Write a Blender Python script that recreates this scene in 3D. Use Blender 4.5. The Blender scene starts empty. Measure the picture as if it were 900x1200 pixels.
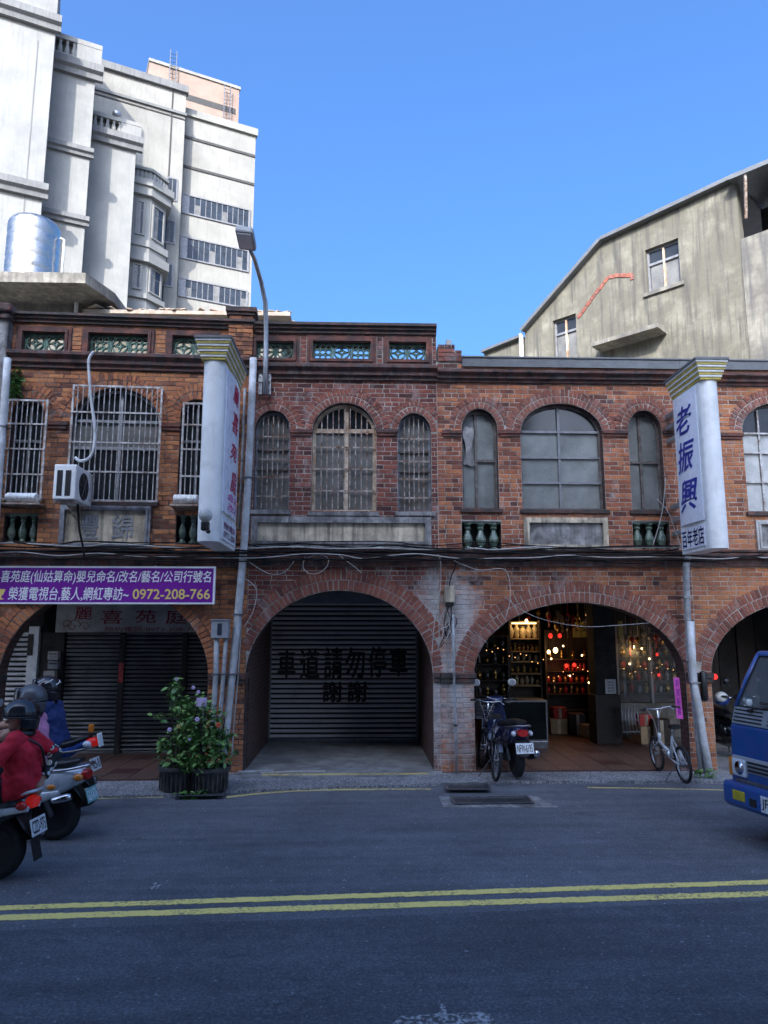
import bpy, bmesh, math, random
from mathutils import Vector, Matrix, noise
from mathutils.geometry import tessellate_polygon
random.seed(7)
R = math.radians
scene = bpy.context.scene
COL = scene.collection

# ------------------------------------------------------------------ camera
FOC = 850.0                                   # focal length of the photograph in its own pixels (900 x 1200)
PITCH = math.atan(135 / FOC)
YAW = R(2.0)
CAM = Vector((0, -11.4, 2.2))
cd = bpy.data.cameras.new('camera'); cam = bpy.data.objects.new('camera', cd); COL.objects.link(cam)
cam.location = CAM; cam.rotation_euler = (math.pi / 2 + PITCH, 0, -YAW)
cd.sensor_fit = 'VERTICAL'; cd.sensor_height = 36; cd.lens = 36 * FOC / 1200
cd.clip_start = 0.05; cd.clip_end = 2000
scene.camera = cam

# ------------------------------------------------------------------ daylight
SUN_EL, SUN_AZ = R(33), R(15)                 # sun behind the viewer's left shoulder
w = bpy.data.worlds.new('World'); scene.world = w; w.use_nodes = True
nt = w.node_tree
sky = nt.nodes.new('ShaderNodeTexSky'); sky.sky_type = 'NISHITA'; sky.sun_disc = False
sky.sun_elevation = SUN_EL; sky.sun_rotation = math.pi + SUN_AZ
sky.air_density = 0.95; sky.dust_density = 10.0; sky.ozone_density = 10.0; sky.altitude = 0
hs_ = nt.nodes.new('ShaderNodeHueSaturation'); hs_.inputs['Saturation'].default_value = 1.09      # clear dry air: a touch more blue over the whole dome
nt.links.new(sky.outputs[0], hs_.inputs['Color']); nt.links.new(hs_.outputs[0], nt.nodes['Background'].inputs[0])
nt.nodes['Background'].inputs[1].default_value = 0.15
sd = bpy.data.lights.new('sun', 'SUN'); sun = bpy.data.objects.new('sun', sd); COL.objects.link(sun)
sd.energy = 2.0; sd.angle = R(0.5); sd.color = (1, 0.95, 0.88)
to_sun = Vector((-math.sin(SUN_AZ) * math.cos(SUN_EL), -math.cos(SUN_AZ) * math.cos(SUN_EL), math.sin(SUN_EL)))
sun.rotation_euler = to_sun.to_track_quat('Z', 'Y').to_euler()
scene.view_settings.view_transform = 'Standard'; scene.view_settings.look = 'None'
scene.view_settings.exposure = 1.82; scene.view_settings.gamma = 1; scene.view_settings.use_curve_mapping = False
scene.cycles.max_bounces = 8; scene.cycles.use_denoising = True
scene.cycles.sample_clamp_indirect = 4

# ------------------------------------------------------------------ from a sight line to a place
def ray(px, py):
    fh = Vector((math.sin(YAW), math.cos(YAW), 0)); rt = Vector((math.cos(YAW), -math.sin(YAW), 0)); z = Vector((0, 0, 1))
    f = fh * math.cos(PITCH) + z * math.sin(PITCH); up = -fh * math.sin(PITCH) + z * math.cos(PITCH)
    return f + rt * ((px - 450) / FOC) + up * ((600 - py) / FOC)
def G(px, py, z=0.0):
    d = ray(px, py); t = (z - CAM.z) / d.z
    return CAM + d * t
def PY(px, py, y):
    d = ray(px, py); t = (y - CAM.y) / d.y
    return CAM + d * t
class Frame:
    """a wall plane: origin, bearing; local x along it, local y into it, local z up"""
    def __init__(s, ox, oy, ang):
        s.o = Vector((ox, oy, 0)); s.a = ang
        s.u = Vector((math.cos(ang), math.sin(ang), 0)); s.n = Vector((-math.sin(ang), math.cos(ang), 0))
    def uz(s, px, py, d=0.0):
        r = ray(px, py); t = ((s.o + s.n * d) - CAM).dot(s.n) / r.dot(s.n)
        p = CAM + r * t
        return (p - s.o).dot(s.u), p.z
    def U(s, px, py, d=0.0): return s.uz(px, py, d)[0]
    def Z(s, px, py, d=0.0): return s.uz(px, py, d)[1]

# ------------------------------------------------------------------ objects
def link(o, parent=None, kind=None, label=None, cat=None, group=None):
    COL.objects.link(o)
    if parent is not None: o.parent = parent
    if kind: o['kind'] = kind
    if label: o['label'] = label
    if cat: o['category'] = cat
    if group: o['group'] = group
    return o
def thing(name, label, cat, loc=(0, 0, 0), rz=0.0, group=None):
    o = bpy.data.objects.new(name, None); o.location = loc; o.rotation_euler = (0, 0, rz); o.empty_display_size = .2
    return link(o, None, None, label, cat, group)
def tag(o, label, cat, group=None):
    o['label'] = label; o['category'] = cat
    if group: o['group'] = group
    return o
def instance(name, me, parent, loc=(0, 0, 0), rot=(0, 0, 0), sc=(1, 1, 1), **k):
    o = bpy.data.objects.new(name, me); o.location = loc; o.rotation_euler = rot; o.scale = sc
    return link(o, parent, **k)
def copy_tree(o, parent=None):
    c = o.copy(); COL.objects.link(c); c.parent = parent
    for ch in list(o.children): copy_tree(ch, c)
    return c

class MB:
    def __init__(s): s.v = []; s.f = []; s.m = []
    def add(s, vs, fs, mi=0, M=None):
        n = len(s.v)
        s.v += [tuple(M @ Vector(p)) for p in vs] if M is not None else [tuple(p) for p in vs]
        s.f += [tuple(i + n for i in f) for f in fs]; s.m += [mi] * len(fs)
        return s
    def box(s, x0, x1, y0, y1, z0, z1, mi=0, M=None):
        vs = [(x, y, z) for x in (x0, x1) for y in (y0, y1) for z in (z0, z1)]
        return s.add(vs, [(0, 1, 3, 2), (4, 6, 7, 5), (0, 4, 5, 1), (2, 3, 7, 6), (0, 2, 6, 4), (1, 5, 7, 3)], mi, M)
    def cbox(s, x0, x1, y0, y1, z0, z1, b=.01, mi=0, M=None):
        """box with chamfered edges"""
        hx, hy, hz = (x1 - x0) / 2, (y1 - y0) / 2, (z1 - z0) / 2; c = Vector(((x0 + x1) / 2, (y0 + y1) / 2, (z0 + z1) / 2))
        b = min(b, hx * .9, hy * .9, hz * .9)
        bm = bmesh.new(); bmesh.ops.create_cube(bm, size=2)
        for q in bm.verts: q.co = Vector((q.co.x * hx, q.co.y * hy, q.co.z * hz)) + c
        bmesh.ops.bevel(bm, geom=bm.edges[:], offset=b, segments=2, affect='EDGES', profile=.5)
        bm.verts.index_update()
        s.add([q.co.copy() for q in bm.verts], [tuple(q.index for q in f.verts) for f in bm.faces], mi, M); bm.free()
        return s
    def tube(s, pts, r, n=8, mi=0, M=None, cap=True, closed=False):
        pts = [Vector(p) for p in pts]; N = len(pts)
        rs = r if isinstance(r, (list, tuple)) else [r] * N
        vs = []; fs = []; prev = None
        for i, p in enumerate(pts):
            if closed: t = pts[(i + 1) % N] - pts[i - 1]
            else: t = pts[min(i + 1, N - 1)] - pts[max(i - 1, 0)]
            t.normalize()
            if prev is None:
                a = Vector((0, 0, 1)) if abs(t.z) < .9 else Vector((1, 0, 0))
                prev = t.cross(a).normalized()
            x = (prev - t * prev.dot(t)).normalized(); y = t.cross(x); prev = x
            for k in range(n):
                a = 2 * math.pi * k / n
                vs.append(p + (x * math.cos(a) + y * math.sin(a)) * rs[i])
        for i in range(N if closed else N - 1):
            j = (i + 1) % N
            for k in range(n):
                q = (k + 1) % n
                fs.append((i * n + k, i * n + q, j * n + q, j * n + k))
        if cap and not closed:
            fs.append(tuple(range(n - 1, -1, -1))); fs.append(tuple((N - 1) * n + k for k in range(n)))
        return s.add(vs, fs, mi, M)
    def lathe(s, prof, n=16, mi=0, M=None, axis='z', c=(0, 0, 0)):
        vs = []; fs = []; m = len(prof)
        for r_, h in prof:
            for k in range(n):
                a = 2 * math.pi * k / n
                x, y = r_ * math.cos(a), r_ * math.sin(a)
                p = (x, y, h) if axis == 'z' else ((x, h, y) if axis == 'y' else (h, x, y))
                vs.append((p[0] + c[0], p[1] + c[1], p[2] + c[2]))
        for i in range(m - 1):
            for k in range(n):
                q = (k + 1) % n
                fs.append((i * n + k, i * n + q, (i + 1) * n + q, (i + 1) * n + k))
        if prof[0][0] > 1e-5: fs.append(tuple(range(n - 1, -1, -1)))
        if prof[-1][0] > 1e-5: fs.append(tuple((m - 1) * n + k for k in range(n)))
        return s.add(vs, fs, mi, M)
    def ball(s, c, r, n=14, m=8, mi=0, M=None):
        if not isinstance(r, (tuple, list)): r = (r, r, r)
        vs = []; fs = []
        for i in range(m + 1):
            t = math.pi * i / m
            for k in range(n):
                a = 2 * math.pi * k / n
                vs.append((c[0] + r[0] * math.sin(t) * math.cos(a), c[1] + r[1] * math.sin(t) * math.sin(a), c[2] + r[2] * math.cos(t)))
        for i in range(m):
            for k in range(n):
                q = (k + 1) % n
                fs.append((i * n + k, (i + 1) * n + k, (i + 1) * n + q, i * n + q))
        return s.add(vs, fs, mi, M)
    def loft(s, secs, n=16, mi=0, M=None, e=2.6):
        """sections along x: (x, y, z, half width, half height)"""
        vs = []; fs = []
        for q in secs:
            x, y, z, hw, hh = q[:5]; ee = q[5] if len(q) > 5 else e
            for k in range(n):
                a = 2 * math.pi * k / n; ca, sa = math.cos(a), math.sin(a)
                vs.append((x, y + hw * math.copysign(abs(ca) ** (2 / ee), ca), z + hh * math.copysign(abs(sa) ** (2 / ee), sa)))
        for i in range(len(secs) - 1):
            for k in range(n):
                q = (k + 1) % n
                fs.append((i * n + k, (i + 1) * n + k, (i + 1) * n + q, i * n + q))
        fs.append(tuple(range(n))); fs.append(tuple((len(secs) - 1) * n + k for k in range(n - 1, -1, -1)))
        return s.add(vs, fs, mi, M)
    def prism(s, poly, y0, y1, mi=0, M=None, plane='xz'):
        """extrude a polygon; plane xz extrudes along y, xy along z, yz along x"""
        def P(a, b, h): return (a, h, b) if plane == 'xz' else ((a, b, h) if plane == 'xy' else (h, a, b))
        n = len(poly); vs = [P(a, b, y0) for a, b in poly] + [P(a, b, y1) for a, b in poly]
        fs = [tuple(range(n)), tuple(range(2 * n - 1, n - 1, -1))]
        fs += [(i, i + n, (i + 1) % n + n, (i + 1) % n) for i in range(n)]
        return s.add(vs, fs, mi, M)
    def slab(s, outer, holes, y0, y1, mf=0, ms=0):
        """wall panel in the xz plane with real holes, y0 front, y1 back"""
        loops = [outer] + holes
        tris = tessellate_polygon([[Vector((a, b, 0)) for a, b in l] for l in loops])
        flat = [p for l in loops for p in l]; n = len(flat)
        b = len(s.v)
        s.v += [(a, y0, c) for a, c in flat] + [(a, y1, c) for a, c in flat]
        for t in tris:
            s.f.append(tuple(b + i for i in t)); s.m.append(mf)
            s.f.append(tuple(b + n + i for i in reversed(t))); s.m.append(ms)
        k = 0
        for l in loops:
            m = len(l)
            for i in range(m):
                j = (i + 1) % m
                s.f.append((b + k + i, b + k + j, b + n + k + j, b + n + k + i)); s.m.append(ms)
            k += m
        return s
    def ring(s, po, pi, y0, y1, mi=0):
        n = len(po); b = len(s.v)
        for y in (y0, y1):
            s.v += [(a, y, c) for a, c in po] + [(a, y, c) for a, c in pi]
        for i in range(n):
            j = (i + 1) % n
            s.f += [(b + i, b + j, b + n + j, b + n + i), (b + 2 * n + i, b + 3 * n + i, b + 3 * n + j, b + 2 * n + j),
                    (b + i, b + 2 * n + i, b + 2 * n + j, b + j), (b + n + i, b + n + j, b + 3 * n + j, b + 3 * n + i)]
            s.m += [mi] * 4
        return s
    def mesh(s, name, mats, smooth=False, fix=True):
        me = bpy.data.meshes.new(name); me.from_pydata(s.v, [], s.f)
        for m in (mats if isinstance(mats, (list, tuple)) else [mats]): me.materials.append(m)
        if any(s.m): me.polygons.foreach_set('material_index', s.m)
        if fix:
            bm = bmesh.new(); bm.from_mesh(me); bmesh.ops.recalc_face_normals(bm, faces=bm.faces); bm.to_mesh(me); bm.free()
        if smooth:
            me.polygons.foreach_set('use_smooth', [True] * len(me.polygons))
            if smooth != True: me.set_sharp_from_angle(angle=R(smooth))
        me.update()
        return me
    def build(s, name, mats, parent=None, smooth=False, fix=True, loc=(0, 0, 0), rot=(0, 0, 0), **k):
        return instance(name, s.mesh(name, mats, smooth, fix), parent, loc, rot, **k)

# ------------------------------------------------------------------ writing
_tc = {}
def text_raw(body, offset=0.0, shear=0.0):
    key = (body, offset, shear)
    if key in _tc: return _tc[key]
    c = bpy.data.curves.new('writing', 'FONT'); c.body = body; c.size = 1; c.offset = offset; c.shear = shear; c.resolution_u = 3
    o = bpy.data.objects.new('writing', c); COL.objects.link(o)
    dg = bpy.context.evaluated_depsgraph_get(); me = bpy.data.meshes.new_from_object(o.evaluated_get(dg))
    vs = [v.co.copy() for v in me.vertices]; fs = [tuple(p.vertices) for p in me.polygons]
    bpy.data.objects.remove(o); bpy.data.curves.remove(c); bpy.data.meshes.remove(me)
    _tc[key] = (vs, fs); return vs, fs
def writing(mb, body, x0, x1, z0, z1, y, offset=0.0, shear=0.0, mi=0, M=None, rotate=0.0):
    """flat lettering filling the rectangle x0..x1, z0..z1 of a wall plane at depth y, facing -y"""
    vs, fs = text_raw(body, 0.0, shear)
    if not vs: return mb
    ax, bx = min(v.x for v in vs), max(v.x for v in vs); ay, by = min(v.y for v in vs), max(v.y for v in vs)
    sx, sz = (x1 - x0) / max(bx - ax, 1e-4), (z1 - z0) / max(by - ay, 1e-4)
    d = offset * .55
    for k, (dx, dz) in enumerate(((0, 0),) if d == 0 else ((-d, 0), (d, 0), (0, d * .8), (0, -d * .8))):   # heavier strokes: the print laid on four times, each a hair prouder
        mb.add([(x0 + (v.x - ax + dx) * sx, y - k * .0002, z0 + (v.y - ay + dz) * sz) for v in vs], fs, mi, M)
    return mb
# ------------------------------------------------------------------ materials
def nodes(name):
    m = bpy.data.materials.new(name); m.use_nodes = True
    t = m.node_tree; return m, t, t.nodes['Principled BSDF']
def N(t, typ, **k):
    n = t.nodes.new(typ)
    for a, b in k.items():
        if a.startswith('i_'):
            n.inputs[int(a[2:])].default_value = b
        else: setattr(n, a, b)
    return n
def ramp(t, src, stops, interp='LINEAR'):
    r = t.nodes.new('ShaderNodeValToRGB'); r.color_ramp.interpolation = interp
    e = r.color_ramp.elements
    while len(e) < len(stops): e.new(.5)
    for i, (p, c) in enumerate(stops):
        e[i].position = p; e[i].color = (c if len(c) == 4 else (*c, 1)) if isinstance(c, tuple) else (c, c, c, 1)
    t.links.new(src, r.inputs[0]); return r.outputs[0]
def mixc(t, fac, a, b, blend='MIX'):
    m = t.nodes.new('ShaderNodeMix'); m.data_type = 'RGBA'; m.blend_type = blend
    for s, v in ((0, fac), (6, a), (7, b)):
        if hasattr(v, 'node'): t.links.new(v, m.inputs[s])
        else: m.inputs[s].default_value = (v if not isinstance(v, tuple) or len(v) == 4 else (*v, 1))
    return m.outputs[2]
def coords(t, obj=False, sc=(1, 1, 1), rot=(0, 0, 0)):
    if obj: src = t.nodes.new('ShaderNodeTexCoord').outputs['Object']
    else: src = t.nodes.new('ShaderNodeNewGeometry').outputs['Position']
    mp = t.nodes.new('ShaderNodeMapping'); mp.inputs['Scale'].default_value = sc; mp.inputs['Rotation'].default_value = rot
    t.links.new(src, mp.inputs[0]); return mp.outputs[0]
def noi(t, vec, scale, detail=4, rough=.6):
    n = N(t, 'ShaderNodeTexNoise'); n.inputs['Scale'].default_value = scale; n.inputs['Detail'].default_value = detail; n.inputs['Roughness'].default_value = rough
    t.links.new(vec, n.inputs['Vector']); return n.outputs[0]
def bump(t, b, h, s, d=.01):
    n = N(t, 'ShaderNodeBump'); n.inputs['Strength'].default_value = s; n.inputs['Distance'].default_value = d
    t.links.new(h, n.inputs['Height']); t.links.new(n.outputs[0], b.inputs['Normal']); return n
def mat(name, col, rough=.6, metal=0.0, var=.25, scale=6, bmp=0.0, bscale=60, dirt=None, streak=None, coat=0.0, spec=.5, emit=None, trans=0.0, obj=False, bdist=.004):
    """col: base colour; var: mottling; dirt (colour, amount, scale); streak (colour, amount): vertical runs of grime"""
    m, t, b = nodes(name)
    b.inputs['Roughness'].default_value = rough; b.inputs['Metallic'].default_value = metal
    b.inputs['Specular IOR Level'].default_value = spec; b.inputs['Coat Weight'].default_value = coat; b.inputs['Coat Roughness'].default_value = .08
    b.inputs['Transmission Weight'].default_value = trans
    vec = coords(t, obj)
    n = noi(t, vec, scale)
    lo = tuple(max(0, c * (1 - var)) for c in col); hi = tuple(min(1, c * (1 + var)) for c in col)
    c = ramp(t, n, [(.3, lo), (.7, hi)])
    if dirt:
        d = noi(t, vec, dirt[2], 6, .7); e = max(.02, .5 - dirt[1] * .4)
        c = mixc(t, ramp(t, d, [(e, 0.0), (min(.98, e + .3), 1.0)]), c, dirt[0])
    if streak:
        v2 = coords(t, obj, (5, 5, .35)); d = noi(t, v2, 1.6, 5, .65); e = max(.05, .62 - streak[1] * .3)
        c = mixc(t, ramp(t, d, [(e, 0.0), (e + .22, 1.0)]), c, streak[0])
    t.links.new(c, b.inputs['Base Color'])
    r = noi(t, vec, scale * 3); t.links.new(ramp(t, r, [(.3, max(0, rough - .1)), (.7, min(1, rough + .12))]), b.inputs['Roughness'])
    if bmp: bump(t, b, noi(t, vec, bscale, 5), bmp, bdist)
    if emit: b.inputs['Emission Color'].default_value = (*emit[0], 1); b.inputs['Emission Strength'].default_value = emit[1]
    return m
def brick_mat(name, cols, soot=.3, white=.0, sootcol=(.035, .03, .03), spots=()):
    m, t, b = nodes(name)
    b.inputs['Roughness'].default_value = .88; b.inputs['Specular IOR Level'].default_value = .25
    oi = N(t, 'ShaderNodeObjectInfo'); ge = N(t, 'ShaderNodeNewGeometry')
    k = N(t, 'ShaderNodeMath', operation='MULTIPLY', i_1=13.7); t.links.new(oi.outputs['Random'], k.inputs[0])
    a = N(t, 'ShaderNodeMath', operation='ADD'); t.links.new(k.outputs[0], a.inputs[0]); t.links.new(ge.outputs['Random Per Island'], a.inputs[1])
    fr = N(t, 'ShaderNodeMath', operation='FRACT'); t.links.new(a.outputs[0], fr.inputs[0])
    vec = coords(t)
    patch = noi(t, vec, 1.1, 3)                           # neighbouring bricks share a batch
    ad = N(t, 'ShaderNodeMath', operation='MULTIPLY_ADD', i_1=.9); t.links.new(patch, ad.inputs[0])
    sc = N(t, 'ShaderNodeMath', operation='MULTIPLY_ADD', i_1=.66, i_2=-.29); t.links.new(fr.outputs[0], sc.inputs[0]); t.links.new(sc.outputs[0], ad.inputs[2])
    c = ramp(t, ad.outputs[0], [(i / (len(cols) - 1), q) for i, q in enumerate(cols)])
    c = mixc(t, .8, c, ramp(t, noi(t, vec, 38, 5, .7), [(.25, .45), (.75, 1.45)]), 'MULTIPLY')
    s1 = noi(t, vec, .9, 7, .72)
    c = mixc(t, ramp(t, s1, [(.62 - soot * .3, 0.0), (.86 - soot * .3, .85)]), c, sootcol)
    if white:
        s2 = noi(t, coords(t, sc=(1.3, 1.3, .8)), 2.3, 8, .75)
        c = mixc(t, ramp(t, s2, [(.6 - white * .25, 0.0), (.78 - white * .25, .75)]), c, (.42, .39, .37))
    for (sx, sz, rx, rz_) in spots:                        # lime bloom with a shape of its own
        sp_ = N(t, 'ShaderNodeVectorMath', operation='SUBTRACT'); t.links.new(ge.outputs['Position'], sp_.inputs[0]); sp_.inputs[1].default_value = (sx, 0, sz)
        dv = N(t, 'ShaderNodeVectorMath', operation='MULTIPLY'); t.links.new(sp_.outputs[0], dv.inputs[0]); dv.inputs[1].default_value = (1 / rx, 0, 1 / rz_)
        ln = N(t, 'ShaderNodeVectorMath', operation='LENGTH'); t.links.new(dv.outputs[0], ln.inputs[0])
        ma = N(t, 'ShaderNodeMath', operation='MULTIPLY_ADD', i_1=.9); t.links.new(noi(t, vec, 5, 7, .75), ma.inputs[0]); ms = N(t, 'ShaderNodeMath', operation='MULTIPLY', i_1=-.45); t.links.new(ln.outputs['Value'], ms.inputs[0]); t.links.new(ms.outputs[0], ma.inputs[2])
        c = mixc(t, ramp(t, ma.outputs[0], [(.04, 0.0), (.2, .45), (.42, .92)]), c, (.5, .475, .455))
    s4 = noi(t, coords(t, sc=(4, 4, .3)), 1.5, 6, .7)      # rain runs down the face
    c = mixc(t, ramp(t, s4, [(.56, 0.0), (.72, .6)]), c, sootcol)
    s3 = noi(t, vec, 11, 6, .7)
    c = mixc(t, ramp(t, s3, [(.6, 0.0), (.72, .5)]), c, (.33, .29, .26))
    t.links.new(c, b.inputs['Base Color'])
    bump(t, b, noi(t, vec, 55, 6, .7), .7, .006)
    return m
M = {}
# bricks: dark to bright within each house
M['brick_l'] = brick_mat('orange_brick', [(.07, .04, .032), (.19, .08, .05), (.37, .145, .068), (.52, .22, .09), (.32, .125, .065), (.56, .27, .12)], .26, .05)
M['brick_m'] = brick_mat('dark_red_brick', [(.045, .028, .026), (.1, .04, .034), (.2, .066, .048), (.28, .09, .06), (.15, .052, .04), (.33, .125, .085)], .24, .3, spots=((1.3, 1.4, .5, 1.9), (1.2, 2.6, .35, .7)))
M['brick_r'] = brick_mat('red_brick', [(.06, .032, .028), (.16, .06, .042), (.36, .125, .066), (.54, .205, .09), (.24, .08, .05), (.5, .215, .11)], .3, .2, spots=((1.5, 1.4, .5, 1.9), (1.6, 2.5, .4, .7)))
M['brick_d'] = brick_mat('amber_brick', [(.11, .048, .033), (.29, .105, .057), (.5, .205, .085), (.38, .135, .068), (.58, .27, .12)], .1, .2)
M['arch_l'] = brick_mat('orange_arch_brick', [(.11, .05, .036), (.28, .105, .058), (.48, .19, .08), (.37, .135, .066), (.58, .265, .12)], .1, .1)
M['arch_m'] = brick_mat('red_arch_brick', [(.1, .042, .036), (.2, .07, .052), (.3, .105, .07), (.23, .077, .056), (.35, .14, .095)], .08, .2)
M['arch_r'] = brick_mat('brown_arch_brick', [(.1, .043, .035), (.2, .076, .054), (.31, .115, .075), (.24, .086, .06), (.37, .16, .11)], .1, .25)
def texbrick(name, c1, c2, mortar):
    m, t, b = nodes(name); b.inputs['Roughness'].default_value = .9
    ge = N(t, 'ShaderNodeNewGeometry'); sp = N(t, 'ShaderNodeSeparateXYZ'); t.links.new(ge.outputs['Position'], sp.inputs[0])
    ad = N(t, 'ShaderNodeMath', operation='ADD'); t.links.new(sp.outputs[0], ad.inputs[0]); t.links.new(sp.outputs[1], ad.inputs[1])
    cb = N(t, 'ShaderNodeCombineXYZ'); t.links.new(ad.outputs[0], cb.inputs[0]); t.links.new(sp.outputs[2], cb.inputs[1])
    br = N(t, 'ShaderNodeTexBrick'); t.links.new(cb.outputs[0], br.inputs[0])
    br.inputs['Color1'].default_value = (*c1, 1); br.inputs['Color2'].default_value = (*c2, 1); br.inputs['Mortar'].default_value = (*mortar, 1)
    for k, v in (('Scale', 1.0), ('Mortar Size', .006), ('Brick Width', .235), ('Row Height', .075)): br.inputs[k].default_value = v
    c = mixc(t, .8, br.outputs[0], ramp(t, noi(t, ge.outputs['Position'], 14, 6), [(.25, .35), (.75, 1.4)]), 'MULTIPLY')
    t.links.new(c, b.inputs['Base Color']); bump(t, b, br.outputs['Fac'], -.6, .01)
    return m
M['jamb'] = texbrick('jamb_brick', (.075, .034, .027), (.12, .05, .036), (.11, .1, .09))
M['mortar_l'] = mat('old_mortar', (.3, .25, .2), .95, var=.5, scale=5, dirt=((.07, .055, .05), .55, 3), bmp=.5)
M['mortar'] = mat('lime_mortar', (.52, .47, .4), .95, var=.35, scale=5, dirt=((.2, .165, .14), .35, 3), bmp=.5)
M['terracotta'] = mat('terracotta_moulding', (.24, .08, .05), .85, var=.5, scale=9, dirt=((.07, .04, .035), .6, 4), bmp=.5)
M['soot'] = mat('blackened_cornice', (.05, .042, .042), .9, var=.6, scale=5, dirt=((.2, .08, .055), .25, 6), streak=((.15, .13, .12), .3), bmp=.6)
M['cap'] = mat('weathered_coping', (.17, .075, .055), .9, var=.5, scale=7, dirt=((.05, .045, .04), .6, 4), bmp=.6)
M['cement'] = mat('grey_cement', (.42, .41, .39), .85, var=.25, scale=5, dirt=((.11, .1, .095), .45, 3), streak=((.09, .085, .08), .45), bmp=.4)
M['stone'] = mat('stained_render', (.78, .66, .47), .85, var=.2, scale=3, dirt=((.3, .255, .19), .35, 2.5), streak=((.1, .085, .07), .5), bmp=.3)
M['bluegrey'] = mat('blue_grey_paint', (.25, .27, .31), .6, var=.3, scale=8, dirt=((.12, .1, .09), .3, 7))
M['green'] = mat('green_glaze', (.05, .11, .075), .25, var=.6, scale=12, dirt=((.17, .21, .16), .45, 9), coat=.5)
M['green2'] = mat('pale_green_glaze', (.13, .27, .2), .4, var=.5, scale=12, dirt=((.06, .11, .08), .5, 9))
M['bars'] = mat('weathered_steel_bar', (.55, .54, .52), .5, .3, var=.3, scale=14, dirt=((.17, .1, .06), .3, 12))
M['rustbar'] = mat('rusty_bar', (.55, .5, .44), .6, .2, var=.4, scale=14, dirt=((.17, .08, .04), .45, 9))
M['rustframe'] = mat('rust_streaked_frame', (.66, .55, .4), .65, var=.3, scale=5, dirt=((.26, .12, .05), .3, 4), bmp=.4)
M['wframe'] = mat('old_grey_window_frame', (.2, .18, .165), .7, var=.4, scale=9, dirt=((.08, .06, .05), .45, 7))
M['lframe'] = mat('aluminium_window_frame', (.35, .35, .35), .45, .5, var=.2)
def glassmat(name, col, rough, pat=0.0, spec=.5, sc=28):
    m, t, b = nodes(name)
    vec = coords(t); n = noi(t, vec, 2.2, 5, .65)
    c = ramp(t, n, [(.3, tuple(q * .55 for q in col)), (.72, tuple(min(1, q * 1.35) for q in col))])
    t.links.new(c, b.inputs['Base Color']); b.inputs['Roughness'].default_value = rough; b.inputs['Specular IOR Level'].default_value = spec
    if pat:
        v = N(t, 'ShaderNodeTexVoronoi', i_2=sc); t.links.new(vec, v.inputs['Vector']); bump(t, b, v.outputs['Distance'], pat, .004)
    return m
M['frost'] = glassmat('frosted_pane', (.19, .2, .185), .3, .6, sc=65)
M['frostwhite'] = glassmat('white_frosted_pane', (.5, .5, .47), .4, .6, sc=65)
M['dimpane'] = glassmat('dusty_pane', (.17, .165, .15), .3)
M['darkpane'] = glassmat('dark_pane', (.022, .025, .028), .12)
M['bluepane'] = glassmat('dark_office_pane', (.03, .038, .05), .2, spec=.35)
M['sash'] = mat('steel_sash', (.2, .2, .205), .5, .2)
M['slat'] = mat('grey_shutter_slat', (.8, .79, .78), .4, .0, var=.4, scale=3, dirt=((.55, .54, .53), .3, 3))
M['groove_shade'] = mat('shutter_groove_shade', (.025, .025, .025), .9)  # near-black colour standing in for the shade between slats
M['slatdark'] = mat('dark_shutter_slat', (.2, .21, .215), .45, .3, var=.35, scale=3)
M['slatlight'] = mat('bare_metal_slat', (.75, .75, .74), .4, .2, var=.2)
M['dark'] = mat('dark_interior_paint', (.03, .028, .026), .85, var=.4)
M['darkwood'] = mat('dark_timber', (.035, .024, .018), .6, var=.4, scale=9)
M['ceil'] = mat('soot_ceiling', (.08, .075, .07), .95)
M['black'] = mat('black_plastic', (.012, .012, .013), .38, var=.25, scale=20)
M['ink'] = mat('black_paint', (.018, .016, .016), .8, var=.3, scale=30)
M['rubber'] = mat('tyre_rubber', (.014, .014, .015), .85, var=.3, scale=30, bmp=.5, bscale=120)
M['chrome'] = mat('chrome', (.6, .6, .62), .14, 1.0, var=.06)
M['alloy'] = mat('alloy_rim', (.42, .42, .44), .32, .9, var=.1)
M['silver'] = mat('silver_scooter_paint', (.58, .63, .66), .3, .25, var=.08, coat=.7, scale=3)
M['navy'] = mat('navy_scooter_paint', (.01, .017, .06), .24, .1, var=.2, coat=.8)
M['bluebody'] = mat('blue_scooter_paint', (.03, .085, .33), .25, .2, var=.15, coat=.8)
M['dkbody'] = mat('black_scooter_paint', (.014, .015, .018), .2, .1, var=.2, coat=.8)
M['steelgrey'] = mat('dull_steel', (.24, .24, .25), .38, .85, var=.25, scale=12)
M['redlens'] = mat('red_lens', (.5, .012, .012), .14, var=.1, coat=.6)
M['litred'] = mat('lit_brake_lens', (.4, .015, .015), .2, var=.1, emit=((1, .03, .015), .05))
M['amber'] = mat('amber_lens', (.62, .2, .02), .18, var=.1, coat=.6)
M['clear'] = mat('clear_lens', (.62, .64, .66), .1, var=.1, coat=.8)
M['plate'] = mat('white_plate', (.78, .8, .8), .4, var=.06, dirt=((.45, .44, .4), .15, 20))
M['plategreen'] = mat('pale_green_plate', (.18, .42, .4), .4, var=.08)
M['white'] = mat('white_sign_enamel', (.86, .86, .82), .4, var=.07, scale=3, dirt=((.6, .6, .56), .1, 2.5), streak=((.55, .55, .5), .1))
M['lightpanel'] = mat('pale_blue_sign_panel', (.8, .83, .89), .3, var=.04, scale=2, streak=((.66, .7, .8), .15))
M['yellow'] = mat('yellow_sign_trim', (.55, .42, .06), .5, var=.2, dirt=((.3, .24, .07), .3, 9))
M['signblue'] = mat('blue_lettering', (.022, .035, .3), .5, var=.1)
M['signred'] = mat('red_lettering', (.5, .015, .075), .5, var=.1)
M['signpink'] = mat('pink_lettering', (.55, .05, .3), .5, var=.1)
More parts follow.
